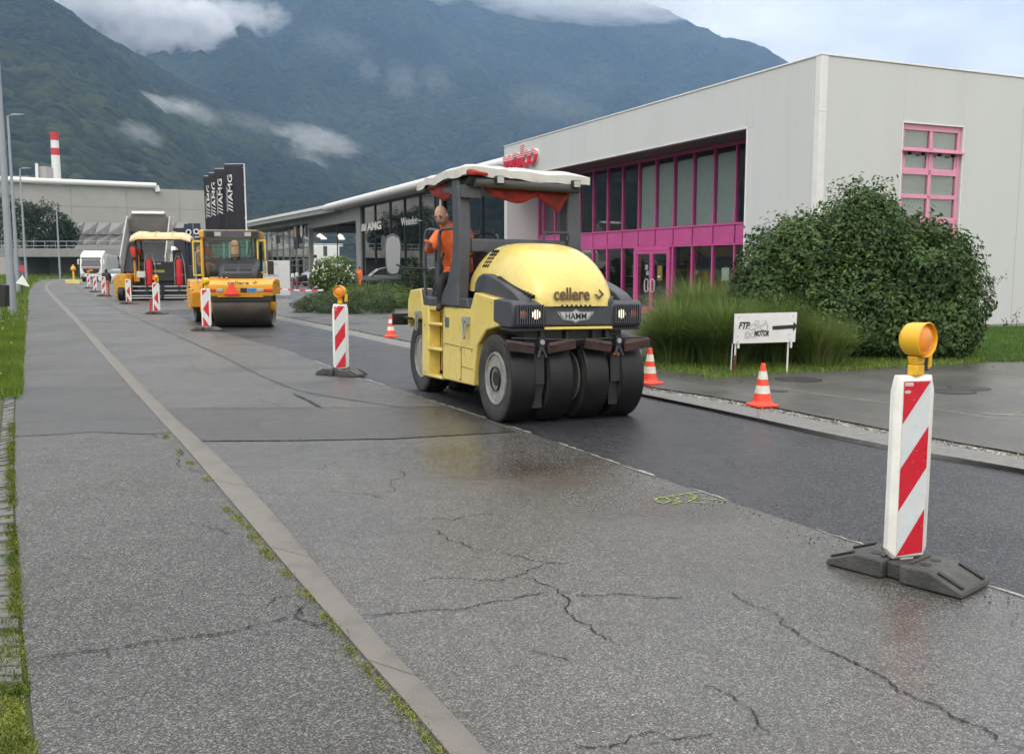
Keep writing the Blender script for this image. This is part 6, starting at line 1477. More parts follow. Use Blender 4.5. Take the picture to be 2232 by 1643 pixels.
person('person',(pw.x,pw.y,1.35),R(170),'paver worker in a red shirt standing under the beige canopy',dict(haL=(-.15,-.4,1.0),wrL=(-.17,-.34,1.02),elL=(-.26,-.12,1.12),haR=(.15,-.4,1.0),wrR=(.17,-.34,1.02),elR=(.26,-.12,1.12)),top=redsh,trous=navy,sleeve=False,s=.98)
# ---------- tipper lorry feeding the paver ----------
tp=P(320,650,57); tk=empty('tipper_lorry',(tp[0],57,0),R(14),'tipper lorry with its grey body raised in front of the paver','lorry')
def tb(mb,name,m,par=None,**k): return mb.build(name,m,par or tk,**k)
bedm=mat('tipper_grey',(.42,.41,.38),.5,var=.12,vs=.8,dirt=(.22,.19,.17),dirt_amt=.5,ds=.8); inner=mat('bed_inside',(.07,.065,.075),.6,var=.35,vs=.8,dirt=(.22,.17,.15),dirt_amt=.6,ds=.6)
T_=Matrix.Translation((-.05,0,1.15))@Matrix.Rotation(R(37),4,'X')
b=MB(); b.T=T_; b.bb(-1.22,1.22,0,4.7,-.1,0.0); o=tb(b,'bed_floor',inner)
for sg in(-1,1): b=MB(); b.T=T_; b.prism([(0.0,-.1),(4.7,-.1),(4.7,1.2),(4.2,1.3),(0.2,1.35),(-.1,1.0)],'x',sg*1.22,sg*1.30); tb(b,'bed_side',bedm,bevel=.02)
b=MB(); b.T=T_; b.prism([(-1.3,-.1),(1.3,-.1),(1.3,.75),(.95,1.5),(-.95,1.5),(-1.3,.75)],'y',4.7,4.8); tb(b,'headboard',bedm,bevel=.02)
b=MB(); b.T=T_; b.prism([(-.95,1.5),(.95,1.5),(.95,1.44),(-.95,1.44)],'y',4.55,4.8); tb(b,'rock_guard',white_p)
b=MB(); b.T=T_; b.bb(-1.15,1.15,.2,3.2,.0,.25); tb(b,'asphalt_load',blk)
b=MB(); b.bb(-.5,.5,-.3,7.2,.75,1.05); b.bb(-1.25,1.25,-.2,.0,.5,.8); tb(b,'chassis',blk); b=MB(); b.tube([(0,4.2,1.0),(0,5.0,3.2)],.10,10); tb(b,'lift_ram',chrome)
for y in(.9,2.2,6.3):
    for sg in(-1,1): b=MB(); b.lathe([(.3,-.15),(.5,-.14),(.52,-.1),(.52,.1),(.5,.14),(.3,.15),(.1,.1),(0,.1)],(sg*1.05,y,.52),'x',24); tb(b,'wheel',rub)
b=MB(); b.prism([(5.7,.6),(5.7,2.9),(6.0,3.1),(7.5,3.0),(7.7,2.0),(7.75,.6)],'x',-1.2,1.2); tb(b,'cab',white_p,bevel=.06)
# ---------- white lorry coming through the underpass ----------
wp=P(200,612,112); wt=empty('white_lorry',(wp[0],112,-.02),R(12),'white lorry with tipping trailer driving out from under the bridge','lorry')
def wb(mb,name,m,par=None,**k): return mb.build(name,m,par or wt,**k)
b=MB(); b.prism([(0,.35),(-.05,1.2),(.0,1.75),(.22,2.75),(.75,3.25),(2.1,3.68),(2.2,3.6),(2.2,.4)],'x',-1.24,1.24); cbw=wb(b,'cab',white_p,bevel=.08,seg=3)
b=MB(); b.add([(-1.08,-.03,1.80),(1.08,-.03,1.80),(1.0,.21,2.68),(-1.0,.21,2.68)],[(0,1,2,3)]); b.build('windscreen',mat('lorry_glass',(.06,.07,.075),.1,coat=.5),cbw)
b=MB(); b.bb(-1.1,1.1,.05,.2,2.72,2.86); b.build('sun_visor',mat('visor_dark',(.10,.10,.11),.4),cbw,bevel=.02)
b=MB(); b.prism([(-.95,1.55),(.95,1.55),(.80,1.10),(.55,1.0),(-.55,1.0),(-.80,1.10)],'y',-.09,-.03); b.build('grille',blk,cbw)
b=MB(); b.bb(-1.05,1.05,-.08,-.02,1.64,1.71); b.build('red_stripe',mat('stripe_red',(.4,.03,.06),.4),cbw)
b=MB(); b.bb(-.18,.18,-.12,-.08,1.25,1.42); b.build('front_badge',mat('badge_orange',(.7,.3,.03),.4),cbw)
for sg in(-1,1):
    b=MB(); b.bb(sg*.98-.18,sg*.98+.18,-.12,-.05,.72,.98); b.build('headlamp',lens,cbw,bevel=.02); b=MB(); b.box((sg*1.42,.1,2.35),(.14,.12,.62)); b.tube([(sg*1.2,.1,2.6),(sg*1.42,.1,2.6)],.03,6); b.build('mirror',white_p,cbw,bevel=.02)
b=MB(); b.bb(-1.15,1.15,-.1,.1,.35,.6); b.build('bumper',blk,cbw)
b=MB(); b.bb(-1.2,-.2,.8,1.6,1.9,2.6); b.build('side_window',blk,cbw)
b=MB(); b.prism([(2.9,1.2),(2.7,3.35),(9.0,3.1),(9.8,2.6),(9.6,1.2)],'x',-1.25,1.25); wb(b,'trailer_body',mat('trailer_white',(.60,.60,.58),.5,var=.1),bevel=.04)
for k in range(7): b=MB(); b.bb(1.25,1.30,3.2+k*.95,3.28+k*.95,1.3,3.0); wb(b,'trailer_rib',galv)
b=MB(); b.bb(-.5,.5,2,10,.8,1.2); wb(b,'chassis',blk)
for y in(1.1,6.8,8.0,9.2):
    for sg in(-1,1): b=MB(); b.lathe([(.3,-.15),(.5,-.14),(.52,-.1),(.52,.1),(.5,.14),(.3,.15),(.1,.1),(0,.1)],(sg*1.05,y,.52),'x',20); wb(b,'wheel',rub)
# ---------- parked cars ----------
def car(name,loc,rz,label,paint,L_=4.7,W_=1.85,H_=1.62,estate=True,group=None):
    t=empty(name,loc,rz,label,'car',group)
    hw=W_/2; fr=-L_/2; re=L_/2
    # x forward is -x (nose at -L/2)
    sx_=[fr,fr+.08,fr+.9,fr+1.35,fr+2.1,0.5,re-.7,re-.12,re]
    b=MB(); secs=[]
    top=[.62,.78,.98,1.02,1.05,1.06,1.06,1.0,.85]; wd=[.80,.93,.98,1,1,1,1,.96,.86]
    for x,z,w_ in zip(sx_,top,wd):
        q=hw*w_; secs.append([(x,-q*.9,.26),(x,-q,.45),(x,-q,.75*z/1.0),(x,-q*.93,z),(x,q*.93,z),(x,q,.75*z/1.0),(x,q,.45),(x,q*.9,.26)])
    b.loft(secs); body=b.build('body',paint,t,bevel=.02,angle=30)
    g=MB(); gs=[(fr+1.30,1.0,.90),(fr+2.0,H_-.10,.76),(fr+2.5,H_-.01,.74),(re-1.0,H_-.03,.73),(re-.55,H_-.12,.74),(re-.10,1.02,.86)]
    g.loft([[(x,-hw*w_-.0,.98),(x,-hw*(w_-.02),z) ,(x,hw*(w_-.02),z),(x,hw*w_,.98)] for x,z,w_ in gs]); g.build('cabin_glass',carglass,t)
    r=MB(); r.loft([[(x,-hw*.73,z),(x,-hw*.60,z+.035),(x,hw*.60,z+.035),(x,hw*.73,z)] for x,z in ((fr+2.05,H_-.09),(fr+2.5,H_),(re-1.0,H_-.02),(re-.52,H_-.11))]); r.build('roof',paint,t)
    for sg in(-1,1):
        q=MB(); q.tube([(fr+1.35,sg*hw*.91,1.03),(fr+2.05,sg*hw*.765,H_-.08),(fr+2.5,sg*hw*.745,H_+.015),(re-1.0,sg*hw*.735,H_),(re-.6,sg*hw*.76,H_-.15),(re-.35,sg*hw*.86,1.12),(re-.6,sg*hw*.93,1.05),(fr+1.35,sg*hw*.935,1.03)],.022,6); q.build('window_trim',chrome,t)
        for x in(fr+2.35,.45,re-.85): q=MB(); q.tube([(x,sg*hw*.94,1.0),(x+.05,sg*hw*.75,H_-.05)],.03,6); q.build('pillar',blk,t)
        for x in(fr+.9,re-.95):
            q=MB(); q.lathe([(.2,-.1),(.33,-.11),(.345,-.07),(.345,.07),(.33,.11),(.2,.1),(.0,.06)],(x,sg*(hw-.08),.345),'y',24); wh=q.build('wheel',rub,t); q=MB(); q.lathe([(.22,.0),(.2,.03),(.05,.02),(0,.02)],(x,sg*(hw+.02),.345),'y',20); q.build('rim',rimm,wh)
        q=MB(); q.box((fr+1.55,sg*(hw+.08),1.05),(.12,.18,.12)); q.build('mirror',paint,t,bevel=.02)
        q=MB(); q.bb(re-.16,re+.01,sg*hw*.62-.16,sg*hw*.62+.20*sg+.1,.82,.98); q.build('tail_lamp',redl,t); q=MB(); q.box((fr+.10,sg*hw*.66,.70),(.16,.34,.13)); q.build('headlamp',lens,t)
        for x in(.25,): q=MB(); q.bb(x,x+.012,sg*hw-.005,sg*hw+.004,.35,1.0); q.build('door_seam',blk,t)
    return t
silv=mat('car_paint_dark',(.025,.028,.032),.18,.3,var=.03,coat=.8); whc=mat('car_paint_white',(.6,.6,.6),.3,var=.03,coat=.6); redc=mat('car_paint_wine',(.16,.02,.03),.3,var=.03,coat=.6)
sp_=P(833,625,74); car('parked_car',(sp_[0],74,.05),R(14),'dark estate car with chrome window line parked before the dark glass front',silv)
sp_=P(893,625,84); car('parked_car',(sp_[0]+.5,84,.05),R(-50),'wine red car mostly hidden behind the dark estate car',redc)
sp_=P(254,600,102); car('white_car',(sp_[0],102,-.02),R(80),'small white car right behind the white lorry',whc,L_=4.3,H_=1.5)
sp_=P(683,615,86); car('parked_car',(sp_[0],86,.05),R(40),'dark car half hidden left of the white-flowered bush',silv,L_=4.2,H_=1.45)
# ---------- road works furniture ----------
bw=mat('board_plastic',(.74,.74,.70),.45,var=.05,vs=5,dirt=(.45,.44,.40),dirt_amt=.35,ds=6)
sheet_w=mat('reflective_white',(.60,.64,.66),.35,var=.04,vs=15,dirt=(.42,.44,.45),dirt_amt=.3,ds=8); sheet_r=mat('reflective_red',(.56,.012,.030),.33,var=.05,vs=15,dirt=(.40,.03,.04),dirt_amt=.4,ds=10)
foot_m=mat('recycled_rubber',(.055,.055,.052),.7,var=.35,vs=6,dirt=(.14,.135,.12),dirt_amt=.6,ds=5,bump=.8,bs=40)
A_POLY=[[(0,1),(1,1),(0,.76)],[(1,.745),(1,.505),(0,.26),(0,.505)],[(1,.265),(1,.01),(0,0)]]
B_POLY=[[(0,1),(.85,1),(0,.84)],[(1,.73),(1,.24),(.06,.47)],[(0,.27),(1,.0),(0,.0)]]
def barricade(loc,rz,label,kind='A',lamp=None,foot_rz=0,detail=False,low=False,group='red and white warning boards along the works'):
    t=empty('warning_board',loc,rz,label,'barricade',group)
    # foot
    F=Matrix.Rotation(foot_rz-rz,4,'Z'); b=MB(); b.T=F; L_,W_=.80,.36
    # long axis along local y; sloping ends, hand recess in the middle
    for sy in (-1,1):
        b.prism([(sy*.05,.0),(sy*.05,.105),(sy*.22,.108),(sy*.40,.035),(sy*.41,.0)],'x',-W_/2,W_/2)
    b.bb(-W_/2+.05,W_/2-.05,-.05,.05,0,.095)
    ft=b.build('foot',foot_m,t,bevel=.010,seg=2)
    if detail:
        for sy in(-1,1):
            for x in(-.13,.13): q=MB(); q.T=F; q.box((x,sy*.325,.074),(.030,.15,.012),rx=-sy*.385); q.build('foot_slot',blk,ft)
            for x in(-.06,.06): q=MB(); q.T=F; q.lathe([(0,0),(.028,0),(.030,.003),(.0,.004)],(x,sy*.15,.107),'z',14); q.build('foot_hole',blk,ft)
            q=MB(); q.T=F; q.bb(-.11,.11,sy*.085-.012,sy*.085+.012,.105,.118); q.build('foot_rib',foot_m,ft,bevel=.003)
    # board body: frame with chamfered flanges
    w2,h0,h1=.130,.10,1.175; th=.035
    out=[(-w2,h0+.06),(-w2*.72,h0),(w2*.72,h0),(w2,h0+.06),(w2,h1-.09),(w2*.84,h1),(-w2*.84,h1),(-w2,h1-.09)]
    inn=[(-.088,h0+.022),(.088,h0+.03),(.088,h1-.03),(-.088,h1-.03)]
    b=MB(); n=8
    fr_=[(x,-th*.15,z) for x,z in out]; bk=[(x,th,z) for x,z in out]
    b.add(fr_+bk,[tuple(range(n,2*n))]+[(i,n+i,n+(i+1)%n,(i+1)%n) for i in range(n)])
    io=[(-.092,h0+.018),(.092,h0+.02),(.092,h1-.026),(-.092,h1-.026)]
    iv=[(x,-th*.75,z) for x,z in io]; 
    k=len(b.v); b.add(fr_+iv,[(0,1,8,),(1,2,9,8),(2,3,9),(3,4,10,9),(4,5,10),(5,6,11,10),(6,7,11),(7,0,8,11)])
    b.add(iv,[(0,1,2,3)]); bd=b.build('board',bw,t,bevel=.004 if detail else 0,angle=25)
    q=MB(); q.prism([(-.03,.0),(.03,.0),(.045,h0+.01),(-.045,h0+.01)],'y',-.012,.03); q.build('peg',bw,t)
    zb,zt=h0+.024,h1-.032; y=-th*.75-.002
    def pt(u_,v_,dy=0): return (-.087+.174*u_,y-dy,zb+(zt-zb)*v_)
    q=MB(); q.add([pt(0,0),pt(1,0),pt(1,1),pt(0,1)],[(0,1,2,3)]); pl=q.build('white_sheet',sheet_w,bd,smooth=False)
    for poly_ in (A_POLY if kind=='A' else B_POLY): q=MB(); q.add([pt(u_,v_,.0015) for u_,v_ in poly_],[tuple(range(len(poly_)))]); q.build('red_stripe',sheet_r,bd,smooth=False)
    if detail:
        q=MB(); q.add([pt(.03,.975,.003),pt(.33,.975,.003),pt(.33,.993,.003),pt(.03,.993,.003)],[(0,1,2,3)]); q.build('sticker',white_p,bd,smooth=False)
        q=MB(); letters(q,'SIGNAL',.011,frame(pt(.05,.979,.004),(1,0,0),(0,0,1)),.0002,width=.045); q.build('sticker_text',mat('text_grey_red',(.4,.1,.1),.6),bd,smooth=False)
        q=MB(); cx,_,cz=pt(.14,.942); q.add([(cx+.022*math.cos(a*PI/8),y-.0025,cz+.010*math.sin(a*PI/8)) for a in range(16)],[tuple(range(16))]); q.build('sticker',mat('peeled_sticker',(.5,.45,.4),.7),bd,smooth=False)
        rr=random.Random(2); q=MB()
        for k_ in range(16):
            u0,v0=rr.random()*.9,rr.random(); u1,v1=u0+rr.uniform(.03,.12),v0+rr.uniform(-.01,.02); q.add([pt(u0,v0,.0022),pt(u1,v1,.0022),pt(u1,v1+.0018,.0022),pt(u0,v0+.0015,.0022)],[(0,1,2,3)])
        q.build('scratches',mat('scratch',(.6,.45,.43),.7),bd,smooth=False)
    if lamp is not None:
        a,col=lamp; M=Matrix.Translation((0.01,.005,h1))@Matrix.Rotation(a,4,'Z')
        q=MB(); q.T=M; q.bb(-.04,.04,-.03,.03,.0,.06); q.prism([(-.032,.06),(.032,.06),(.05,.11),(-.05,.11)],'y',-.03,.03); lp=q.build('lamp_base',lampy,t,bevel=.006)
        q=MB(); q.T=M; r=.096; zc=.205
        q.lathe([(r*.70,.075),(r*.93,.055),(r,.03),(r*1.02,-.05),(r*1.05,-.062),(r*1.0,-.066),(r*.94,-.05),(r*.94,-.03)],(0,0,zc),'y',36,cap=False); q.lathe([(0,.078),(r*.70,.075)],(0,0,zc),'y',36,cap=False)
        hs_=q.build('lamp_housing',lampy,t,angle=40)
        q=MB(); q.T=M; q.lathe([(r*.94,-.030),(r*.9,-.042),(r*.6,-.058),(r*.25,-.064),(0,-.065)],(0,0,zc),'y',36); ln=q.build('lens',col,hs_,angle=60)
        for rr_ in (.86,.7,.54,.38,.22): q=MB(); q.T=M; q.lathe([(r*rr_+.003,-.0415-.024*(1-rr_)),(r*rr_,-.0460-.022*(1-rr_)),(r*rr_-.003,-.0425-.024*(1-rr_))],(0,0,zc),'y',32,cap=False); q.build('lens_ring',col,ln)
        q=MB(); q.T=M; q.bb(.055,.10,-.02,.02,.02,.12); q.build('switch_box',blk,lp,bevel=.004); q=MB(); q.T=M; q.prism([(.085,.03),(.125,.045),(.125,.15),(.105,.165),(.085,.15)],'y',-.025,.025); q.build('key_bracket',lampy,lp,bevel=.004)
    return t
def onroad(px,py): x,y=G(px,py); return (x,y,.006)
barricade(onroad(1972,1253),R(14),'nearest red and white warning board with round yellow lamp turned to the side','A',(R(22),amber),R(41),True)
barricade(onroad(744,818),R(-4),'second warning board with orange lamp facing us, left of the rubber-tyred roller','A',(R(-12),amber),R(62),True)
barricade(onroad(451,721),R(2),'warning board with pointed red shapes in front of the drum roller',kind='B',lamp=(R(150),lampy),foot_rz=R(80))
barricade(onroad(342,685),R(0),'warning board with orange lamp in front of the paver',kind='B',lamp=(R(-25),amber),foot_rz=R(80))
barricade(onroad(281,663),R(0),'warning board with red lamp at the left wheel of the paver',kind='B',lamp=(R(10),orl),foot_rz=R(80))
barricade(onroad(227,646),R(0),'warning board with the crouching worker right behind it',foot_rz=R(80))
barricade(onroad(208,637),R(-2),'warning board between the white lorry and the crouching worker',foot_rz=R(80))
barricade(onroad(194,629),R(3),'farthest warning board, with orange lamp in front of the white lorry',lamp=(R(0),amber),foot_rz=R(80))
# loose red bar leaning behind the lamp board
x,y,_=onroad(331,684); b=MB(); b.box((x-.05,y+.05,.28),(.05,.05,.58),ry=.08); tag(b.build('striped_stake',sheet_r),'short red stake standing beside the warning board by the paver','stake')
# cones
cone_r=mat('cone_orange_red',(.80,.065,.025),.45,var=.1,vs=8,dirt=(.45,.05,.03),dirt_amt=.4,ds=5); cone_w=mat('cone_white',(.66,.64,.58),.5,var=.12,vs=12,dirt=(.45,.38,.33),dirt_amt=.5,ds=9)
def cone(loc,rz,label,s=1.0):
    t=empty('traffic_cone',loc,rz,label,'traffic cone','traffic cones by the kerb'); t.scale=(s,s,s)
    b=MB(); b.prism([(-.13,-.165),(.13,-.165),(.165,-.13),(.165,.13),(.13,.165),(-.13,.165),(-.165,.13),(-.165,-.13)],'z',0,.028); b.lathe([(.155,.028),(.128,.05),(.115,.075)],(0,0,0),'z',28,cap=False); b.build('base',cone_r,t,bevel=.006)
    R_=lambda z:.115-.085*(z-.075)/(.53-.075)
    for z0,z1,m_,n_ in((.075,.165,cone_r,'red_band'),(.165,.265,cone_w,'white_band'),(.265,.345,cone_r,'red_band'),(.345,.45,cone_w,'white_band'),(.45,.53,cone_r,'red_band')):
        q=MB(); e=.0015 if m_ is cone_w else 0; pr_=[(R_(z0)+e,z0),(R_(z1)+e,z1)]
        if z1>.52: pr_+=[(.027,.545),(.018,.55)]
        q.lathe(pr_,(0,0,0),'z',28,cap=False); q.build(n_,m_,t,angle=60)
    q=MB(); q.lathe([(.018,.55),(.014,.53),(.0,.52)],(0,0,0),'z',16,cap=False); q.build('tip_hole',blk,t)
    return t
x,y=G(1661,884,FZ); cone((x,y,FZ),.3,'traffic cone on the gravel edge between roller and nearest warning board')
x,y=G(1416,836,FZ); cone((x,y,FZ),.7,'traffic cone half hidden behind the right front tyre of the roller',1.0)
x,y=G(852,734,FZ); cone((x,y,FZ),.2,'traffic cone on the kerb left of the rubber-tyred roller',1.0)
# direction sign
sg0=G(1600,812,.05); sg1=G(1712,790,.05)
dsn=empty('direction_sign',(P(1598,740,15.7)[0],15.7,FZ),R(8),'white sign board with black arrow and motorcycle drawing in the tall grass','sign')
al=mat('sign_white',(.72,.72,.72),.4,var=.04,vs=4,dirt=(.5,.5,.48),dirt_amt=.3,ds=3)
zt=P(1598,684,15.7)[2]-FZ; zb_=P(1598,749,15.7)[2]-FZ; wS=1.11
b=MB(); b.prism([(0,zb_-.0),(wS-.02,zb_+.02),(wS,zt+.02),(.01,zt)],'y',-.01,.01); bd=b.build('board',al,dsn,smooth=False)
b=MB(); b.bb(-.012,.0,-.012,.012,zb_,zt); b.build('edge_strip',blk,dsn)
black_i=mat('print_black',(.012,.012,.012),.5)
def sl(txt,x,z,h,w_): q=MB(); letters(q,txt,h,frame((x,-.0125,z),(1,0,0),(0,0,1)),.0008,.006,shear=.25,width=w_); q.build('lettering',black_i,bd,smooth=False)
hm_=(zt-zb_)
sl('FTP',.085,zb_+hm_*.50,.155,.20); sl('MOTOR',.36,zb_+hm_*.25,.125,.26)
b=MB(); zc=zb_+hm_*.52; b.prism([(.68,zc-.035),(1.04,zc-.015),(1.045,zc-.065),(1.12,zc+.03),(1.05,zc+.10),(1.05,zc+.05),(.68,zc+.03)],'y',-.0135,-.011); b.build('arrow',black_i,bd,smooth=False)
ink=mat('print_grey',(.10,.10,.10),.6)
b=MB(); Zl=lambda z:zb_+hm_*z
def line(pts,r=.0035): b.tube([(x,-.012,Zl(z)) for x,z in pts],r,5)
line([(.245+.042*math.cos(a*PI/8),.28+.11*math.sin(a*PI/8)) for a in range(17)]); line([(.245+.025*math.cos(a*PI/8),.28+.065*math.sin(a*PI/8)) for a in range(17)],.002)
line([(.26,.50),(.30,.62),(.36,.66),(.40,.58),(.45,.55),(.40,.50),(.30,.46),(.26,.50)]); line([(.37,.68),(.39,.76),(.43,.76),(.44,.69),(.40,.65)])
line([(.44,.60),(.50,.58),(.56,.66),(.60,.60),(.59,.50),(.56,.42),(.50,.46),(.46,.52)]); line([(.29,.30),(.34,.36),(.42,.40),(.50,.44)]); line([(.30,.26),(.34,.20),(.38,.24)]); line([(.34,.46),(.42,.36),(.36,.30)]); line([(.50,.62),(.56,.70),(.60,.68)],.002)
b.build('motorcycle_drawing',ink,bd,smooth=False)
for x,z in((.09,.88),(1.04,.90),(.07,.24),(.07,.05),(.98,.28),(.55,.75),(1.0,.10)): b=MB(); b.tube([(x,-.010,Zl(z)),(x,-.014,Zl(z))],.011,8); b.build('rivet',galv,bd)
for x in(.05,.98):
    b=MB(); b.tube([(x,.03,-.02 if x<.5 else -.02),(x+.01,.03,zt-.05)],.016,8); b.build('post',trim_white,dsn)
    b=MB(); b.bb(x+.03,x+.06,-.01,.03,zb_-.08,zb_+.02); b.build('clamp',trim_white,dsn)
b=MB(); b.tube([(.035,-.01,-.0),(.045,-.01,.30)],.019,8); b.build('post_sleeve',mat('post_red_brown',(.14,.02,.02),.6),dsn)
b=MB(); b.tube([(-.02,.02,-.0),(.0,.02,.55)],.009,6); b.build('stake',trim_white,dsn)
# ---------- street lamps ----------
lampg=mat('lamp_post_grey',(.30,.33,.36),.5,.3,var=.08,vs=3)
def street_lamp(base,Hh,label,lean=0.0,arm=.9,r=.11):
    t=empty('street_lamp',base,0,label,'street lamp','street lamps along the verge')
    b=MB(); b.tube([(0,0,0),(0,0,1.6),(lean*.5,0,Hh*.5),(lean,0,Hh)],[r,r*.95,r*.75,r*.5],12); b.build('post',lampg,t)
    b=MB(); b.tube([(lean,0,Hh-.05),(lean+.1,0,Hh+.02),(lean+arm*.5,0,Hh+.05)],.03,6); b.build('arm',lampg,t)
    b=MB(); b.prism([(lean+arm*.3,Hh-.01),(lean+arm*1.2,Hh+.03),(lean+arm*1.25,Hh+.09),(lean+arm*.4,Hh+.14),(lean+arm*.25,Hh+.08)],'y',-.12,.12); b.build('lamp_head',lampg,t,bevel=.02)
    return t
bx,by=G(28,688); street_lamp((bx,by,0),11.3,'nearest lamp post at the left edge of the picture',r=.15)
x=P(38,600,62)[0]; street_lamp((x,62,0),11.4,'tall lamp post second along the verge',r=.13)
x=P(57,600,95)[0]; street_lamp((x,95,0),11.4,'lamp post in line with the factory chimney',r=.13)
x=P(131,600,130)[0]; street_lamp((x,130,0),11.0,'slim lamp post before the sawtooth wall',r=.14)
x=P(247,590,135)[0]; street_lamp((x,162,4),8.0,'faint lamp post above the bridge behind the lorry body',r=.07)
# ---------- flags ----------
flagm=mat('flag_black',(.012,.012,.018),.7,var=.3,vs=1)
for k,(px,Y,zt_,wd,lab) in enumerate([(532,70,357,1.42,'nearest and tallest black banner flag with white lettering'),(509,73,367,1.42,'second black banner flag from the white flagpole'),(494,76.2,376,1.42,'third black banner flag from the white flagpole'),(482,79,383,1.42,'farthest black banner flag, nearest the concrete hall')]):
    x,_,z=P(px,zt_,Y); t=empty('banner_flag',(x,Y,0),R(0),lab,'flag','banner flags outside the showroom')
    b=MB(); b.tube([(0,0,0),(.02,0,z*.5),(0,0,z)],[.07,.06,.04],10); b.build('pole',white_p,t); b=MB(); b.tube([(0,0,z),(-wd,0,z-.03)],.02,6); b.build('cross_arm',white_p,t)
    nx,nz=12,24; vs_=[];hF=5.5
    for i in range(nx+1):
        for j in range(nz+1):
            u_=i/nx; v_=j/nz; vs_.append((-.06-wd*u_*(1-.03*v_),.10*math.sin(u_*9+k*1.7+v_*2)*(.3+v_*.7),z-.06-hF*v_))
    f_=[(i*(nz+1)+j,(i+1)*(nz+1)+j,(i+1)*(nz+1)+j+1,i*(nz+1)+j+1) for i in range(nx) for j in range(nz)]
    b=MB(); b.add(vs_,f_); fl_=b.build('banner',flagm,t,angle=80); s=fl_.modifiers.new('t','SOLIDIFY'); s.thickness=.006
    q=MB(); letters(q,'///AMG',.46,frame((-wd*.62,-.16,z-3.45),(0,0,1),(1,0,0))@Matrix.Scale(-1,4,(0,1,0)),.002,.004,width=2.65); q.build('lettering',white_p,fl_,smooth=False)
    q=MB(); letters(q,'DRIVING PERFORMANCE',.13,frame((-wd*.86,-.16,z-3.45),(0,0,1),(1,0,0))@Matrix.Scale(-1,4,(0,1,0)),.002,.0,width=1.75); q.build('lettering',white_p,fl_,smooth=False)
    for j in range(5): b=MB(); b.tube([(0,-.0,z-.3-j*1.2),(-.1,0,z-.3-j*1.2)],.02,5); b.build('flag_clip',white_p,t)
for px,Y,zt_,lab in((411,86,488,'dark blue banner with white ring, left of the pair behind the paver'),(428,88,487,'dark blue banner with white ring, right of the pair behind the paver')):
    x,_,z=P(px,zt_,Y); t=empty('banner_flag',(x,Y,0),0,lab,'flag','dark blue banners behind the paver')
    b=MB(); b.bb(-.42,.36,-.02,.02,.9,z); bn=b.build('banner',mat('banner_navy',(.02,.03,.06),.6),t); b=MB(); b.tube([(.4,0,0),(.4,0,z)],.035,8); b.build('pole',galv,t)
    q=MB(); q.lathe([(.15,-.01),(.27,-.01),(.27,.01),(.15,.01),(.15,-.01)],(-.02,-.04,z-.75),'y',20); q.build('ring_emblem',white_p,bn); q=MB(); q.bb(-.2,.2,-.045,-.03,z-1.3,z-1.2); q.build('lettering',white_p,bn)
x,_,z=P(392,497,84); t=empty('info_pillar',(x,84,0),0,'tall dark blue sign pillar left of the ring banners','sign'); b=MB(); b.bb(-.55,.45,-.15,.15,0,z); b.build('panel',mat('pillar_navy',(.018,.02,.035),.5),t,bevel=.02); b=MB(); b.bb(-.6,.5,-.2,.2,0,.2); b.build('base',galv,t)
# white information board
x0=P(566,600,54)[0]; x1=P(632,600,54)[0]; zt_=P(600,568,54)[2]
t=empty('information_board',((x0+x1)/2,54,.04),0,'white showroom information board behind the drum roller','sign'); W2=(x1-x0)/2
b=MB(); b.bb(-W2,W2,-.05,.05,.12,zt_-.04); bd=b.build('panel',mat('board_lightgrey',(.55,.56,.57),.5,var=.04),t,bevel=.01)
for xx in(-W2+.15,W2-.15): q=MB(); q.bb(xx-.04,xx+.04,-.03,.03,-.05,.14); q.build('leg',galv,t)
grt=mat('text_grey',(.10,.11,.12),.6)
for txt,h,xx,zz_ in(('Occasioni e',.12,-.35,zt_-.28),('Usato',.11,-.6,zt_-.5),('Mercedes-Benz',.15,-.72,zt_-.92),('Certified',.14,-.72,zt_-1.18),('smart',.13,-.55,zt_-1.5)):
    q=MB(); letters(q,txt,h,frame((xx,-.055,zz_),(1,0,0),(0,0,1)),.002); q.build('lettering',grt,bd,smooth=False)
# barrier tape on posts
tw_=mat('tape_white',(.75,.75,.74),.5); trd=mat('tape_red',(.6,.03,.04),.5)
t=empty('barrier_tape',(0,0,0),0,'red and white barrier tape strung across the showroom entrance','barrier tape')
tapem,ntt,bt=newmat('tape_striped'); _tc=N(ntt,'ShaderNodeTexCoord'); _wv=N(ntt,'ShaderNodeTexWave',i_Scale=.42,i_Distortion=0.0); _wv.bands_direction='X'; ntt.links.new(_tc.outputs['Object'],_wv.inputs['Vector']); _rp=ramp(ntt,[(0,(.7,.03,.04)),(.5,(.78,.78,.76))],'CONSTANT'); ntt.links.new(_wv.outputs[0],_rp.inputs[0]); ntt.links.new(_rp.outputs[0],bt.inputs['Base Color'])
def tape(p0,p1,n,sag=.12):
    b=MB(); vs=[]
    for i in range(n+1):
        u_=i/n; p=Vector(p0).lerp(Vector(p1),u_); p.z-=sag*4*u_*(1-u_); vs+=[tuple(p),(p.x,p.y,p.z+.075)]
    b.add(vs,[(2*i,2*i+2,2*i+3,2*i+1) for i in range(n)]); o=b.build('tape_strip',tapem,t,smooth=False); s=o.modifiers.new('t','SOLIDIFY'); s.thickness=.003
tape(P(560,622,50),P(705,634,46),22); tape(P(575,613,56),P(690,613,80),18)
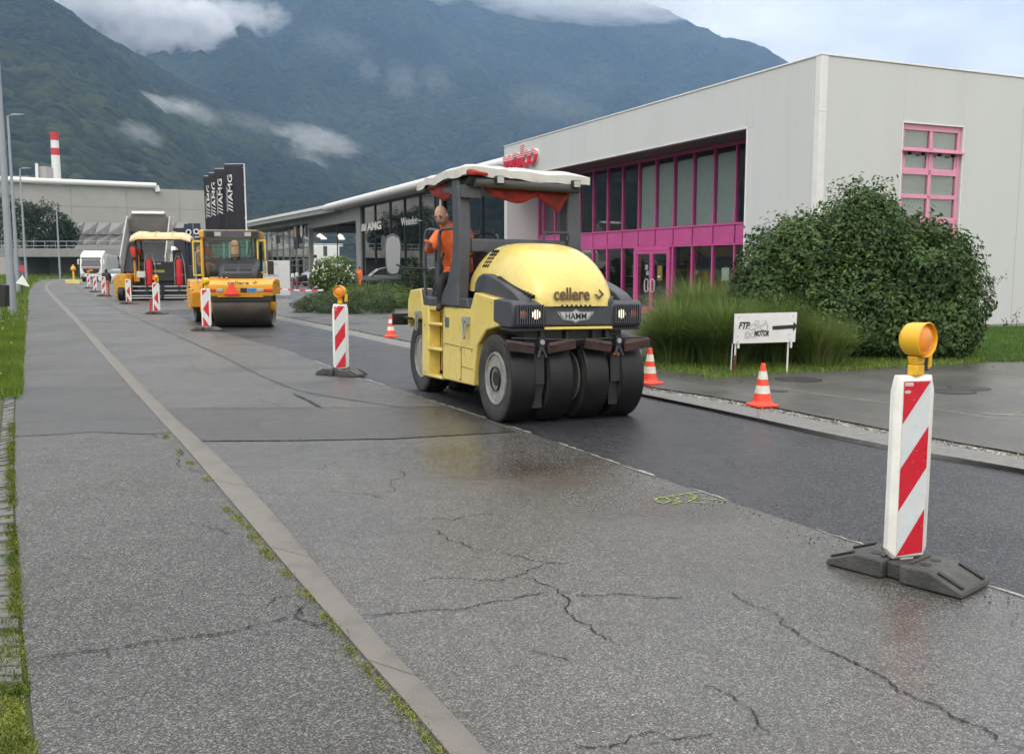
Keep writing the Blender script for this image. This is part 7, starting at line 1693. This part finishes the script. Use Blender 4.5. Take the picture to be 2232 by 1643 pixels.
# bollards and stakes
for k,(px,py,Y,lab) in enumerate([(638,603,72,'left bollard with white cap beside the information board'),(647,601,72,'taller bollard with white cap beside the information board'),(673,605,76,'short bollard with white cap left of the flowering bush')]):
    x,_,z=P(px,py,Y); t=empty('bollard',(x,Y,.04),0,lab,'bollard','bollards by the showroom entrance'); b=MB(); b.tube([(0,0,0),(0,0,z-.1)],.09,10); b.build('post',mat('bollard_red_%d'%k,(.16,.10,.10),.6),t); b=MB(); b.lathe([(.11,z-.1),(.13,z),(.12,z+.18),(0,z+.2)],(0,0,0),'z',12); b.build('cap',white_p,t)
x,_,z=P(159,577,96); t=empty('yellow_post',(x,96,0),0,'yellow signal post on a block at the far kerb','signal post'); b=MB(); b.tube([(0,0,.2),(0,0,z)],.10,8); b.sphere((0,0,1.55),.26,10,8); b.build('post',lampy,t); b=MB(); b.bb(-.75,.75,-.3,.3,0,.42); b.build('block',mat('block_yellow',(.62,.55,.22),.6,var=.2),t,bevel=.05)
x,_,z=P(46,598,60); t=empty('tilted_sign',(x,60,0),R(15),'small white triangular sheet lying tilted in the verge grass','sign'); b=MB(); b.add([(-.35,0,.75),(.45,.0,.5),(.05,.1,1.25),(-.35,.05,.75),(.45,.05,.5),(.05,.15,1.25)],[(0,1,2),(5,4,3),(0,3,4,1),(1,4,5,2),(2,5,3,0)]); b.build('sheet',white_p,t,smooth=False); b=MB(); b.tube([(0,0.05,0),(0,.05,.8)],.03,6); b.build('post',blk,t)
x,_,z=P(48,582,118); t=empty('hydrant_sign',(x,118,0),0,'small red and white round marker before the bridge abutment','marker'); b=MB(); b.tube([(0,0,0),(0,0,z)],.07,8); b.build('post',galv,t); b=MB(); b.lathe([(0,-.03),(.42,-.03),(.42,.03),(0,.03)],(0,-.1,z-.2),'y',16); b.build('disc',mat('disc_red',(.5,.05,.08),.5),t)
# grey boxes in the verge
x,_,z=P(8,600,32); 
t=empty('litter_bin',(P(9,640,33)[0],33,0),0,'dark bin beside the nearest lamp post in the verge','bin'); b=MB(); b.prism([(-.12,.4),(.10,.4),(.13,1.15),(-.15,1.2)],'y',-.15,.15); b.build('body',blk,t,bevel=.02); b=MB(); b.tube([(-.18,0,0),(-.18,0,1.3)],.03,6); b.build('post',galv,t)
# ---------- other people ----------
x,_,z=P(236,640,57.5)
person('person',(x,57.3,-.0),R(200),'worker in a dark top and orange trousers bending behind the warning board',dict(che=(0,-.22,1.26),wai=(0,-.08,1.1),nec=(0,-.36,1.40),hd=(0,-.41,1.43),shL=(-.19,-.22,1.34),shR=(.19,-.22,1.34),elL=(-.24,-.36,1.08),elR=(.24,-.36,1.08),wrL=(-.18,-.46,.88),wrR=(.18,-.46,.88),haL=(-.16,-.48,.80),haR=(.16,-.48,.80)),top=black_c,trous=orange)
x,_,z=P(784,625,68)
person('person',(x,68,.05),R(-35),'worker in full orange standing before the parked dark estate car',dict(elL=(-.30,-.10,1.2),wrL=(-.16,-.22,1.36),haL=(-.1,-.24,1.42)),s=.98)
x,y,_=(wk.matrix_basis@Vector((TF+1.3,8.0,0)))
person('reflection_figure',(x,y,.05),R(-60),'added figure in orange and brown clothes in place of a reflection in the shop glass right of the door',dict(),top=mat('cloth_rust',(.22,.06,.03),.8),trous=orange,hair=False,cat='stand_in')  # added figure standing in for an orange reflection in the shop glass
